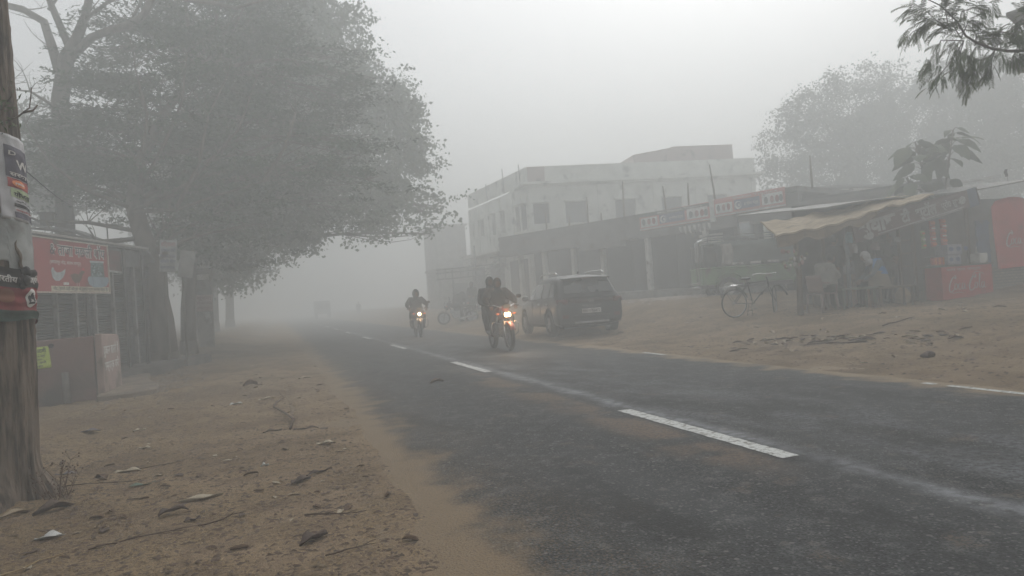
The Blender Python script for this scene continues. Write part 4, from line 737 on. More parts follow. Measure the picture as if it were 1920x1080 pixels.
for s0, s1 in ((-6.4, -5.1), (-4.7, -3.15), (-2.8, -1.4), (-1.0, 1.1), (1.5, 3.9), (4.3, 6.4), (6.8, 9.0)):
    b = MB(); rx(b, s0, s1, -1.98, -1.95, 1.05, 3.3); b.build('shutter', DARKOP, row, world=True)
o = MB().ell((0, 0, 0), (.09, .09, .11), 10, 7).build('bulb', WHT, loc=tuple(rpt(-.6, .7, 2.98))); tag(o, 'round white unlit lamp hanging under the awning of the shop row', 'lamp')
b = MB()
# uneven tin lip above the beam
for i, (s, h_, tl) in enumerate([(-4.9, .9, .0), (-3.4, .55, .05), (-2.2, 1.25, .02), (-1.4, .45, 0), (-.1, 1.6, .04), (2.1, 1.05, -.08), (3.2, 1.0, .02), (4.4, 1.5, -.14), (8.2, 1.1, 0)]):
    p = rpt(s, -.1, 4.1); o = MB().tube([(0, 0, 0), (tl * .3, 0, h_ * .4), (tl, 0, h_)], [.035, .04, .022], 6).build('bamboo_pole', WOOD, loc=tuple(p)); tag(o, ['short thin pole', 'stubby pole', 'tall thin pole', 'tiny pole', 'tall pole', 'dark leaning pole above the first banner', 'faint pole between the two leaning dark poles', 'longest dark leaning pole where the two banners meet', 'thin pole above the far right of the banners'][i] + (' standing on the roof of the long shop row' if i < 5 else ''), 'pole', 'poles on the shop row roof')
# banners
def banner(label, s0, s1, z0, z1, n, mirror, title):
    w_ = s1 - s0; h_ = z1 - z0; t = thing('banner', label, 'banner', tuple(rpt(s0, n, z0))); M = frame(rpt(s0, n, z0), RD + Vector((0, 0, .012)), (0, 0, 1))
    if M.to_3x3().col[2].dot(RN) < 0: M = frame(rpt(s0, n, z0), RD, (0, 0, 1)) @ Matrix.Identity(4)
    b = MB(); b.surf(24, 6, lambda u, v: M @ Vector((w_ * u, h_ * v, .012 * math.sin(u * 19 + v * 3))), thick=tuple(-RN * .01)); b.build('sheet', mat('washed_red_vinyl', (.55, .24, .22), (.5, .22, .2), .7, 3), t, world=True)
    b = MB()
    sheet(b, M, w_ * .02, h_ * .18, w_ * .27, h_ * .72, 1, .022); sheet(b, M, w_ * .30, h_ * .24, w_ * .66, h_ * .76, 2, .022); sheet(b, M, w_ * .69, h_ * .22, w_ * .97, h_ * .80, 1, .022); sheet(b, M, 0, h_ * .03, w_, h_ * .10, 1, .022)
    for k, x in enumerate((.04, .12, .19, .72, .80, .87, .92)): blob(b, M, w_ * (x + .025), h_ * .47, w_ * .027, h_ * .19, (3, 4, 5)[k % 3], .026, 10)
    blob(b, M, w_ * .355, h_ * .47, h_ * .22, h_ * .22, 1, .027, 18); blob(b, M, w_ * .365, h_ * .49, h_ * .15, h_ * .15, 2, .030, 14); blob(b, M, w_ * .37, h_ * .47, h_ * .07, h_ * .08, 1, .032, 10)
    b.build('pictures', [WHT, mat('print_white', (.75, .73, .71), None, .6, 5), mat('print_navy', (.12, .13, .22), (.16, .18, .25), .6, 3), mat('print_grey', (.2, .2, .2), None, .6, 5), mat('print_rose', (.4, .2, .19), None, .6, 5), mat('print_dkred', (.3, .08, .08), None, .6, 5)], t, world=True, norm=False)
    b = MB(); text(b, title, M @ Matrix.Translation((w_ * .28, h_ * .83, 0)), h_ * .17, w_ * .62, 0, .024, .02); text(b, 'एशियन पेंट्स', M @ Matrix.Translation((w_ * .44, h_ * .4, 0)), h_ * .2, w_ * .2, 0, .028, .02)
    text(b, 'Sanitary, Hardware, Cement, Pipe & Paints', M @ Matrix.Translation((w_ * .05, h_ * .115, 0)), h_ * .07, w_ * .85, 0, .024, .01); b.build('lettering', WHTP, t, world=True, norm=False)
banner('left-hand washed-out red shop banner with product pictures', 1.08, 4.45, 3.46, 4.14, .33, False, 'Mo. Shakya Traders')
banner('right-hand washed-out red shop banner with a round white emblem on navy', 4.68, 7.5, 3.56, 4.22, .40, False, 'Shakya Traders')
b = MB(); rx(b, 4.46, 4.66, .33, .40, 3.42, 4.25); o = b.build('pillar_poster', WHT, loc=(15.9, 23.9, 3.4), world=True); tag(o, 'narrow white upright board between the two red banners', 'board')
# scalloped white garland under the left banner
t = thing('garland', 'scalloped white cloth garland with a dark tassel hung below the red banners', 'garland', tuple(rpt(3.7, .3, 3.2)))
b = MB()
for k in range(7):
    s0 = 2.95 + k * .22
    b.surf(9, 5, lambda u, v: rpt(s0 + .22 * u, .30 + .02 * math.sin(u * 6), 3.42 - .03 * u - (.05 + .26 * math.sin(math.pi * u) * (1 if k % 3 else .6)) * v), thick=(0, .006, 0))
b.build('cloth', WHT, t, world=True); b = MB(); b.cyl(rpt(3.62, .33, 3.3), rpt(3.62, .33, 3.05), .03, .06, 8); b.ell(rpt(3.62, .33, 3.03), .08, 8, 6); b.build('tassel', FRAME, t, world=True)
# pale hanging sheet / drum on the pole beside the jeep
t = thing('water_drum', 'pale blue-white drum standing high beside a pole behind the green jeep', 'drum', (16.2, 22.6, 2.5)); b = MB(); b.tube([(16.2, 22.6, 2.72), (16.2, 22.6, 3.22)], [.25, .26], 18); b.build('barrel', mat('pale_blue_plastic', (.52, .56, .57), (.45, .48, .5), .5, 5), t, world=True, bevel=.015); b = MB(); b.tube([(16.2, 22.6, 3.22), (16.2, 22.6, 3.26)], [.27, .25], 18); b.build('lid', WHT, t, world=True); b = MB(); b.box((16.2, 22.6, 2.69), (.6, .6, .05)); 
for dx in (-.25, .25):
    for dy in (-.25, .25): b.box((16.2 + dx, 22.6 + dy, 1.66), (.05, .05, 2.02))
b.build('stand', FRAME, t, world=True)
o = MB().tube([(0, 0, 0), (.02, 0, 3.0)], .035, 7).build('pole', FRAME, loc=(15.75, 22.5, .6)); tag(o, 'dark upright pole beside the pale blue-white drum', 'pole')
# white low houses behind the tea stall
hs2 = thing('white_house', 'low white-walled house with a dark eaves line behind the tea stall', 'house', (21, 24, .7)); b = MB()
b.box((24.5, 26.6, 2.6), (7.5, 4, 4.2), 0, R(-18)); b.build('wall', mat('bright_limewash', (.72, .73, .70), (.6, .61, .58), .9, 1.5, dirt=.15), hs2, world=True); b = MB(); b.surf(8, 3, lambda u, v: (20.2 + 8.6 * u + 1 * v, 26.6 - 2.6 * u + 3.9 * v - 1.2, 4.72 + .12 * math.sin(u * 7) + .25 * v), thick=.12); b.build('roof', TIN, hs2, world=True)
sh2 = thing('tin_shed', 'grey sloping tin-roofed shed between the banners and the tea stall', 'shed', (18.2, 20.2, .7)); b = MB(); b.box((19.3, 20.6, 1.9), (3.4, 2.4, 2.8), 0, R(-15)); b.build('wall', GRW, sh2, world=True)
b = MB(); b.surf(12, 5, lambda u, v: (16.9 + 4.9 * u, 19.5 - 1.2 * u + 2.7 * v, 3.25 + .55 * v - .12 * u + .03 * math.sin(u * 60)), thick=.03); b.build('roof', TIN, sh2, world=True)
o = MB().surf(10, 3, lambda u, v: (18.3 + 2.2 * u, 16.2 + .8 * v, 3.05 + .2 * math.sin(u * 2.6) + .05 * v), thick=.04).build('ridge_sheet', TIN, loc=(0, 0, 0)); bpy.data.objects.remove(o)
# slabs of a tall house just outside the right edge
th = thing('tall_house', 'tall grey house outside the right edge, two projecting slabs showing in the top right corner', 'building', (15.3, 7.6, .5)); b = MB(); b.box((15.4, 5.6, 4.0), (5.2, 5.2, 8)); b.build('wall', CONC, th, world=True)
for z in (5.18, 4.37): b = MB(); x0 = 11.57 if z > 5 else 11.47; b.ext([(x0, 8.87, z), (12.9, 8.0, z), (17.5, 8.0, z), (17.5, 9.2, z), (12.2, 9.2, z)], (0, 0, .05)); b.add([(x0, 8.87, z + .05), (12.9, 8.0, z + .05), (17.5, 8.0, z + .05), (17.5, 9.2, z + .05), (12.2, 9.2, z + .05), (12.9, 8.7, z + .45), (17.5, 8.6, z + .45)], [(0, 1, 5), (1, 2, 6, 5), (2, 3, 6), (3, 4, 5, 6), (4, 0, 5)]); b.build('slab', CONC, th, world=True)
# far things up the road
for x, y, w_, d_, h_, lab in ((12.6, 52, 3.6, 4, 3.0, 'dim low flat-roofed hut just past the steel staircase'), (13.6, 60, 2.4, 5, 6.8, 'dim narrow upright building far down the right side')):
    t = thing('far_building', lab, 'building', (x, y, .4)); b = MB(); b.box((x, y, h_ / 2 + .3), (w_, d_, h_)); b.build('wall', CONC, t, world=True); b = MB(); b.box((x, y, h_ + .38), (w_ + .3, d_ + .3, .14)); b.build('roof', CONC, t, world=True); b = MB(); b.box((x - .3, y - d_ / 2 - .01, 1.4), (1.0, .03, 1.9)); b.build('door', DARKOP, t, world=True)
# steel stair and gantry on the near left end of the building
t = thing('steel_staircase', 'open steel staircase and landing frame beside the pale two-storey building', 'staircase', (10.6, 39.5, .5)); b = MB()
for y in (38.9, 39.7):
    b.tube([(9.9, y, .45), (12.2, y, 2.95)], .05, 5); b.tube([(9.9, y, 1.2), (12.2, y, 3.7)], .03, 5)
    for k in range(7): x = 9.9 + 2.3 * k / 6; b.tube([(x, y, .45 + 2.5 * k / 6), (x, y, 1.2 + 2.5 * k / 6)], .022, 4)
b.build('stringer', FRAME, t, world=True)
b = MB()
for k in range(12): x = 10 + 2.2 * k / 11; b.box((x, 39.3, .62 + 2.35 * k / 11), (.24, .8, .03))
b.build('tread', FRAME, t, world=True)
b = MB()
for z in (2.85, 3.05, 2.5): b.tube([(8.7, 41, z - .1), (12.6, 40.2, z + .05)], .035, 5)
for k in range(9): x = 8.8 + k * .42; b.tube([(x, 41 - .09 * k, 2.4), (x, 41 - .09 * k, 2.98)], .02, 4)
for x in (9.6, 10.9, 12.3): b.tube([(x, 40.8 - (x - 9.6) * .2, .3), (x, 40.8 - (x - 9.6) * .2, 4.2 if x > 10 else 2.9)], .05, 6)
b.build('landing_frame', FRAME, t, world=True)
# ---------------------------------------------------------------- tea stall (front line Y = 14.3)
TARP = mat('sun_bleached_thatch', (.46, .38, .27), (.33, .265, .185), .95, 3, .6, 30, stretch=(1, 5, 1), dirt=.2)
JUTE = mat('brown_sacking', (.20, .15, .10), (.14, .10, .07), .95, 6, .5, 30)
BLUEP = mat('blue_door_paint', (.06, .10, .20), (.05, .08, .15), .7, 4, dirt=.3)
BRICK = bpy.data.materials.new('brick_wall'); BRICK.use_nodes = True; _n = BRICK.node_tree; _b = _n.nodes['Principled BSDF']; _b.inputs['Roughness'].default_value = .95
_t = _n.nodes.new('ShaderNodeTexBrick'); _c = _n.nodes.new('ShaderNodeTexCoord'); _m = _n.nodes.new('ShaderNodeMapping'); _m.inputs['Rotation'].default_value = (R(90), 0, 0)
_t.inputs['Scale'].default_value = 3.4; _t.inputs['Color1'].default_value = (.17, .14, .11, 1); _t.inputs['Color2'].default_value = (.24, .2, .155, 1); _t.inputs['Mortar'].default_value = (.10, .095, .085, 1); _t.inputs['Mortar Size'].default_value = .05
_n.links.new(_c.outputs['Object'], _m.inputs[0]); _n.links.new(_m.outputs[0], _t.inputs[0]); _n.links.new(_t.outputs[0], _b.inputs['Base Color'])
STEEL = mat('dull_steel', (.4, .41, .42), (.3, .31, .32), .4, 6, metal=.7)
sx = fr(Vector((0, 14.3, 0)), Vector((1, 0, 0)), Vector((0, -1, 0)))
stall = thing('tea_stall', 'open-fronted roadside tea stall with sagging roof, dark inside', 'stall', (13.5, 14.6, .3))
b = MB(); b.surf(26, 6, lambda u, v: (12.2 + 7.4 * u, 14.0 + 3.6 * v, 2.74 + .56 * u + .05 * math.sin(u * 8) + .25 * v + .012 * math.sin(u * 150)), thick=.03); b.build('roof', TIN, stall, world=True, norm=False)
b = MB(); sx(b, 13.1, 20.5, -2.0, -1.9, .1, 3.05); sx(b, 14.6, 14.66, -1.9, -.9, .1, 2.7); b.build('back_wall', mat('haze_grey_wall', (.12, .12, .12), (.08, .08, .08), .95, 3), stall, world=True)  # back wall grey lightened in its colour for the fog-scattered light inside
for x, z1 in ((12.35, 2.55), (14.6, 2.75), (15.05, 2.75), (16.82, 2.9)):
    b = MB(); b.tube([(x, 14.35, .1), (x - .02, 14.33, z1)], .045, 7); b.build('post', WOOD, stall, world=True)
b = MB(); sx(b, 13.15, 14.6, -1.5, -1.45, .2, 1.15); b.build('inner_counter', JUTE, stall, world=True)
b = MB(); 
for z in (1.25, 1.6, 1.95): sx(b, 14.7, 16.7, -1.88, -1.6, z, z + .03)
b.build('shelf', WOOD, stall, world=True)
# front awning of bleached matting on its own posts
aw = thing('awning', 'sagging straw-coloured matting awning pitched out from the tea stall', 'awning', (12, 13.8, .4))
def awf(u, v): # u along, v outward
    x = 10.45 + 4.5 * u; z = 2.12 + .80 * u - .05 * math.sin(math.pi * min(1, u * 1.4)) + .010 * math.sin(u * 21) + .02 * math.sin(u * 47 + v * 3)
    return Vector((x + .35 * v * (1 - u), 13.55 + 1.0 * v, z - .02 + .42 * v * (1 - .75 * u) + .02 * math.sin(v * 9 + u * 13)))
b = MB(); b.surf(54, 12, awf, thick=.035); b.build('matting', TARP, aw, world=True, norm=False)
b = MB(); b.surf(40, 5, lambda u, v: awf(u * .62, .02) + Vector((.02 * math.sin(u * 30), -.03 * v, -.03 - (.24 + .05 * math.sin(u * 17) - .1 * u) * v)), thick=(0, .01, 0)); b.build('hanging_flap', JUTE, aw, world=True, norm=False)
b = MB(); b.tube([(11.06, 13.72, ztf(11.1, 13.7) - .1), (11.1, 13.72, 1.2), (11.05, 13.7, 2.1)], [.07, .062, .055], 9); b.build('post', WOOD, aw, world=True)
b = MB(); b.tube([(10.5, 13.68, 2.10), (12.7, 13.72, 2.36), (15.0, 13.9, 2.86)], .03, 7); b.build('pole', WOOD, aw, world=True)
b = MB(); b.tube([(12.55, 13.85, .3), (12.6, 13.85, 2.3)], .045, 8); b.build('post', mat('blue_grey_post', (.16, .19, .21), None, .7, 5), aw, world=True)
# the tilted name banner
sg = thing('stall_banner', 'long dusty tea stall name banner slung upward to the right under the roof edge', 'banner', (14.5, 13.8, 2.2))
O_ = Vector((12.66, 13.66, 1.86)); X_ = Vector((4.15, .25, .82)); M = frame(O_, X_); LW = X_.length
b = MB(); b.surf(40, 6, lambda u, v: M @ Vector((LW * u, (.52 - .10 * u) * v, .015 * math.sin(u * 14 + v * 4))), thick=(0, .012, 0)); b.build('sheet', mat('dusty_maroon_vinyl', (.17, .115, .115), (.13, .10, .105), .8, 1.6, dirt=.2), sg, world=True, norm=False)
b = MB(); text(b, 'सुवाघ', M @ Matrix.Translation((.12, .12, 0)), .44, 1.22, 0, .03, .05); text(b, 'टी', M @ Matrix.Translation((1.5, .13, 0)), .33, .3, 0, .03, .05); text(b, 'स्टॉल', M @ Matrix.Translation((1.98, .12, 0)), .33, .72, 0, .03, .05)
text(b, 'प्रो0 सुभाष', M @ Matrix.Translation((2.85, .16, 0)), .2, .85, 0, .03, .03); sheet(b, M, .7, .035, 3.6, .06, 0, .028); sheet(b, M, 1.9, .0, 3.55, .02, 0, .028); blob(b, M, 3.6, .22, .12, .1, 0, .028, 16)
b.build('lettering', [mat('dusty_white_print', (.40, .40, .39), None, .7, 5)], sg, world=True, norm=False)
b = MB(); sheet(b, M, 3.82, -.02, 4.15, .44, 0, .028); b.build('end_panel', mat('dull_blue_vinyl', (.10, .13, .2), None, .7, 3), sg, world=True)
o = MB().surf(8, 3, lambda u, v: (14.55 + 1.0 * u, 13.78, 1.96 + .19 * u + .07 * v), thick=(0, .02, 0)).build('pale_batten', WHT, loc=(0, 0, 0)); bpy.data.objects.remove(o)
# hanging packet strips
def strip(name, label, x, z1, n, w_, h_, m, group=None):
    t = thing(name, label, 'packets', (x, 14.1, z1), 0, group)
    b = MB(); b.tube([(x, 14.12, z1 + .02), (x, 14.12, z1 + .3)], .004, 4); b.build('string', BLK, t, world=True)
    for k in range(n):
        b = MB(); zc = z1 - h_ * (k + .5); xx = x + random.uniform(-.012, .012)
        b.surf(5, 5, lambda u, v: (xx + w_ * (u - .5), 14.1 - .02 * math.sin(math.pi * u) * math.sin(math.pi * v) * 1.5, zc + h_ * .9 * (v - .5)), thick=(0, .012, 0)); sheet(b, frame((xx - w_ * .36, 14.062, zc - h_ * .16), (1, 0, 0)), 0, 0, w_ * .72, h_ * .3, 1)
        b.build('packet', [m, mat('packet_print_%s%d' % (name, k), random.choice([(.6, .5, .15), (.6, .58, .55), (.4, .3, .3)]), None, .5, 9)] if k < 3 and False else [m, WHTP if k % 2 else MT['orange_print']], t, world=True)
strip('packet_strip', 'short strip of lime green packets hanging in the tea stall front', 15.1, 2.1, 3, .13, .15, mat('green_foil', (.30, .42, .16), None, .4, 5), 'packet strips hanging in the stall')
strip('packet_strip', 'left strip of red packets hanging in the tea stall front', 15.42, 2.33, 5, .18, .13, mat('red_foil', (.5, .09, .07), None, .4, 5), 'packet strips hanging in the stall')
strip('packet_strip', 'right strip of red packets with pale print hanging in the tea stall front', 15.76, 2.36, 6, .19, .12, MT['red_foil'], 'packet strips hanging in the stall')
# red counter and wall hanging with the script lettering drawn as brush strokes
SCR = [([(0.62, 1.0), (0.74, .92), (.72, .74), (.55, .86), (.32, .62), (.16, .3), (.12, .02), (.22, -.12), (.42, -.06), (.6, .12)], .055),
    ([(.80, .40), (.66, .38), (.60, .16), (.70, .02), (.82, .14), (.84, .32), (.78, .42), (.90, .30)], .035),
    ([(1.16, .40), (1.04, .42), (.94, .26), (.96, .06), (1.08, .02), (1.2, .12)], .035),
    ([(1.46, .38), (1.34, .42), (1.24, .24), (1.28, .05), (1.38, .04), (1.48, .26), (1.5, .4), (1.48, .12), (1.54, .02), (1.64, .1)], .035), ([(1.66, .24), (1.84, .26)], .035),
    ([(2.42, .98), (2.52, .9), (2.46, .74), (2.3, .84), (2.1, .64), (1.94, .32), (1.9, .04), (2.0, -.1), (2.2, -.06), (2.34, .08)], .055),
    ([(2.58, .40), (2.44, .38), (2.38, .16), (2.48, .02), (2.6, .14), (2.62, .32), (2.56, .42), (2.68, .3)], .035),
    ([(2.74, .22), (2.86, .6), (2.92, .92), (2.86, .98), (2.80, .7), (2.78, .2), (2.84, .03), (2.94, .1)], .035),
    ([(3.2, .38), (3.08, .42), (2.98, .24), (3.02, .05), (3.12, .04), (3.22, .26), (3.24, .4), (3.22, .12), (3.28, .02), (3.4, .1)], .035),
    ([(.2, -.1), (.5, -.22), (.9, -.16), (1.3, -.24)], .03), ([(2.2, .86), (2.5, 1.12), (2.9, 1.1), (3.3, .92)], .028)]
def script(mb, M, sc_, mi=0):
    for pts, r in SCR:
        P = [Vector((x, y, 0)) for x, y in pts]; Q = []
        for i in range(len(P) - 1):
            p0, p1, p2, p3 = P[max(0, i - 1)], P[i], P[i + 1], P[min(len(P) - 1, i + 2)]
            for k in range(5):
                t = k / 5; Q.append(.5 * ((2 * p1) + (-p0 + p2) * t + (2 * p0 - 5 * p1 + 4 * p2 - p3) * t * t + (-p0 + 3 * p1 - 3 * p2 + p3) * t ** 3))
        Q.append(P[-1]); n = len(Q); L, Rr = [], []
        for i in range(n):
            d = (Q[min(i + 1, n - 1)] - Q[max(i - 1, 0)]); d = d.normalized() if d.length else Vector((1, 0, 0)); nn_ = Vector((-d.y, d.x, 0)); ww = r * (.55 + .6 * abs(d.y)) * (1 - .5 * abs(2 * i / (n - 1) - 1) ** 3)
            L.append(M @ ((Q[i] + nn_ * ww) * sc_)); Rr.append(M @ ((Q[i] - nn_ * ww) * sc_))
        mb.add([v for p in zip(L, Rr) for v in p], [(2 * i, 2 * i + 1, 2 * i + 3, 2 * i + 2) for i in range(n - 1)], mi)
COLA = mat('cola_red', (.50, .05, .045), (.42, .045, .04), .6, 2, dirt=.05); SCW = mat('script_white', (.52, .42, .40), None, .6, 5)
ct = thing('stall_counter', 'red cola-branded counter front standing on the ground of the stall', 'counter', (16.1, 14.0, .25))
b = MB(); b.box((16.08, 14.05, .72), (1.62, .5, .9)); b.build('front', COLA, ct, world=True, bevel=.012)
b = MB(); b.box((16.0, 14.05, .24), (1.7, .6, .12)); b.build('base', CONC, ct, world=True); b = MB(); b.box((16.08, 14.08, 1.19), (1.7, .6, .035)); b.build('top', WOOD, ct, world=True, bevel=.006)
b = MB(); script(b, frame((15.43, 13.796, .60), (1, 0, 0)), .36); b.build('lettering', SCW, ct, world=True, norm=False); b = MB(); text(b, 'चाय पान नाश्ता', frame((15.42, 13.796, 1.06), (1, 0, 0)), .09, 1.1, 0, 0, .01); b.build('small_lettering', SCW, ct, world=True, norm=False)
wl = thing('low_brick_wall', 'low soot-stained brick wall under the big red cola banner', 'wall', (18.5, 14.1, .3)); b = MB(); b.box((19.3, 14.2, .60), (4.6, .3, .96)); b.build('wall', BRICK, wl, world=True); 
bn = thing('cola_banner', 'big plain red banner with white script hanging on the right edge of the stall', 'banner', (18.5, 13.9, 1)); b = MB()
b.surf(20, 12, lambda u, v: (17.32 + 2.9 * u - .05 * v + .15 * (v > .95) * (1 - u), 13.98 + .03 * math.sin(u * 12 + v * 2), 1.02 + .10 * u + (1.72 + .07 * math.sin(u * 9)) * v), thick=(0, .012, 0)); b.build('cloth', COLA, bn, world=True, norm=False)
b = MB(); script(b, frame((17.56, 13.93, 1.62), (1, 0, .02)), .35); b.build('lettering', SCW, bn, world=True, norm=False)
dr = thing('blue_door', 'dull blue folding door leaf standing left of the big red banner', 'door', (17.05, 14.1, 1)); b = MB(); b.box((17.07, 14.15, 1.66), (.42, .05, 1.24)); b.build('leaf', BLUEP, dr, world=True, bevel=.006); b = MB()
for z in (1.12, 1.5, 1.88, 2.2): b.box((17.07, 14.12, z), (.44, .03, .05))
b.build('rail', BLUEP, dr, world=True); b = MB(); b.box((17.07, 14.2, .72), (.46, .25, .62)); b.build('sill', BRICK, dr, world=True)
# things on the counter
def crate(x, y, z, w_, d_, h_, m, label, yaw=0, n=2):
    t = thing('carton', label, 'carton', (x, y, z), yaw); b = MB(); b.box((0, 0, h_ / 2), (w_, d_, h_)); b.build('box', m, t, bevel=.008); b = MB(); b.box((0, 0, h_ + .001), (w_ * .2, d_, .004)); b.build('tape', PAP, t); b = MB()
    for k in range(n): blob(b, frame((-w_ / 2, -d_ / 2 - .003, 0), (1, 0, 0)), w_ * (.25 + .5 * k), h_ * .55, w_ * .16, h_ * .22, 0, 0, 12)
    b.build('print', BLU, t, norm=False); return t
crate(15.72, 13.99, 1.21, .42, .36, .24, mat('pale_carton', (.33, .33, .38), (.26, .27, .33), .7, 6), 'pale carton with blue print on the red counter, lower one of two'); crate(15.74, 13.99, 1.456, .5, .36, .25, MT['pale_carton'], 'pale carton with blue print on the red counter, upper one of two', .06, 3)
t = thing('snack_rack', 'low wire rack of orange snack packets on the left of the red counter', 'rack', (15.35, 13.9, 1.2)); b = MB()
for z in (1.23, 1.44): b.tube([(15.12, 13.85, z), (15.5, 13.85, z), (15.5, 14.1, z), (15.12, 14.1, z)], .007, 4, closed=True)
b.build('frame', STEEL, t, world=True); 
for k in range(6): b = MB(); b.box((15.15 + .062 * k, 13.92, 1.315), (.05, .09, .2), 0, .2 * math.sin(k * 2.)); b.build('packet', MT['orange_print'] if k % 2 else MT['red_foil'], t, world=True, bevel=.006)
t = thing('water_filter', 'white box-shaped water container with a small tap knob on the right of the counter', 'container', (16.78, 14.0, 1.2)); b = MB(); b.box((16.72, 14.0, 1.33), (.26, .3, .25)); b.build('tank', WHT, t, world=True, bevel=.02); b = MB(); b.tube([(16.66, 14.0, 1.45), (16.66, 14.0, 1.56), (16.66, 13.99, 1.64)], [.03, .014, .006], 8); b.build('tap', STEEL, t, world=True)
t = thing('kettle', 'dull steel kettle on the tea stall inner counter', 'kettle', (14.2, 14.1, 1.1)); b = MB(); b.tube([(14.2, 15.75, 1.16), (14.2, 15.75, 1.24), (14.2, 15.75, 1.34), (14.2, 15.75, 1.40)], [.12, .14, .1, .05], 14); b.build('body', STEEL, t, world=True); b = MB(); b.tube([(14.31, 15.75, 1.24), (14.4, 15.75, 1.3), (14.44, 15.75, 1.36)], [.025, .018, .012], 7); b.build('spout', STEEL, t, world=True); b = MB(); b.tube([(14.1, 15.75, 1.37), (14.12, 15.75, 1.48), (14.28, 15.75, 1.48), (14.3, 15.75, 1.37)], .01, 5); b.build('handle', BLK, t, world=True)
# posters and bags hanging on the left of the stall
for i, (x, z, w_, h_, m, l) in enumerate([(12.62, 2.0, .16, .24, mat('teal_bag', (.20, .36, .40), (.14, .25, .28), .6, 6), 'teal plastic bag hanging at the left post under the name banner'), (12.75, 1.72, .10, .2, PAP, 'white plastic bag hanging below the teal one'), (13.35, 1.72, .22, .16, mat('pale_pink_bag', (.26, .22, .22), None, .7, 6), 'pale pinkish bundle hanging under the first letters of the name banner'), (14.0, 1.82, .16, .10, PAP, 'folded grey paper wedge hanging under the middle of the name banner')]):
    o = MB().surf(8, 8, lambda u, v: (w_ * (u - .5) * (.6 + .5 * math.sin(2.6 * v)), -.05 * math.sin(math.pi * u) + .015 * math.sin(v * 15 + u * 9), -h_ * v + .01 * math.sin(u * 11)), thick=(0, .05, 0)).build('hanging_bag', m, loc=(x, 13.78, z + .12)); tag(o, l, 'bag')
# sacks and bricks on the ground by the stall, wooden bench and bricks under it
t = thing('brick_stack', 'small stack of pale bricks under the right half of the bench', 'bricks', (13.0, 14.0, ztf(13, 14))); zb = ztf(13, 14)
for k in range(6):
    for j in range(2): b = MB(); b.box((12.9 + .24 * j + .02 * (k % 2), 13.98 + .01 * k, zb + .035 + .072 * k), (.225, .11, .066), 0, .05 * (k % 3)); b.build('brick', mat('pale_brick', (.34, .25, .18), (.27, .19, .14), .9, 8) if 'pale_brick' not in MT else MT['pale_brick'], t, world=True, bevel=.004)
o = MB().ell((0, 0, .19), (.2, .16, .21), 16, 12).build('sack', mat('straw_sack', (.36, .28, .19), (.28, .21, .14), .95, 10, .6, 40), loc=(14.25, 14.0, ztf(14.2, 14)), norm=True); 
for v in o.data.vertices: v.co.x *= 1 - .25 * max(0, v.co.z - .2) / .2 + .05 * math.sin(v.co.z * 60); v.co.z = max(v.co.z, 0.0)
tag(o, 'lumpy straw-coloured sack standing on the ground in front of the stall', 'sack')
def bench(x0, x1, y, z, hgt, w_, label, m):
    t = thing('bench', label, 'bench', ((x0 + x1) / 2, y, z)); b = MB(); b.box(((x0 + x1) / 2, y, z + hgt), (x1 - x0, w_, .045)); b.build('seat', m, t, world=True, bevel=.006)
    for x in (x0 + .08, x1 - .08):
        for yy in (-1, 1): b = MB(); b.tube([(x, y + yy * (w_ / 2 - .04), z - .03), (x, y + yy * (w_ / 2 - .05), z + hgt - .02)], .03, 6); b.build('leg', m, t, world=True)
    return t
GRNW = mat('worn_green_paint', (.13, .16, .12), (.10, .10, .08), .85, 6, dirt=.3)
bench(11.75, 12.75, 13.35, ztf(12.2, 13.35), .47, .34, 'worn green bench plank with the shawled man at its left end', GRNW); bench(12.8, 13.85, 13.38, ztf(13.3, 13.4), .44, .32, 'worn bench holding the blue-hooded man', WOOD)
t = thing('small_table', 'rough low wooden table inside the stall front', 'table', (14.1, 14.6, .3)); b = MB(); b.box((14.1, 14.75, 1.0), (.9, .5, .04)); b.build('top', WOOD, t, world=True)
for dx in (-.4, .4):
    for dy in (-.2, .2): b = MB(); b.box((14.1 + dx, 14.75 + dy, .62), (.05, .05, .74)); b.build('leg', WOOD, t, world=True)
o = MB().tube([(0, 0, 0), (0, 0, .1), (.0, 0, .11)], [.035, .042, .02], 10).build('glass', WHT, loc=(13.9, 14.6, 1.02)); tag(o, 'small pale cup on the rough low table', 'cup')
# dark rag fluttering on a thin wire above the stall roof
t = thing('black_rag', 'small black rag on a thin wire above the stall roof near the right edge', 'rag', (17.9, 14.0, 3.2)); b = MB(); b.tube([(17.95, 14.05, 3.22), (17.95, 14.05, 3.52)], .005, 4); b.build('wire', FRAME, t, world=True); b = MB(); b.surf(5, 7, lambda u, v: (17.92 + .07 * (u - .5) * (1.2 - abs(v - .5)) + .02 * math.sin(v * 8), 14.05 + .02 * math.sin(u * 6), 3.36 + .19 * v), thick=(0, .02, 0)); b.build('cloth', BLK, t, world=True)
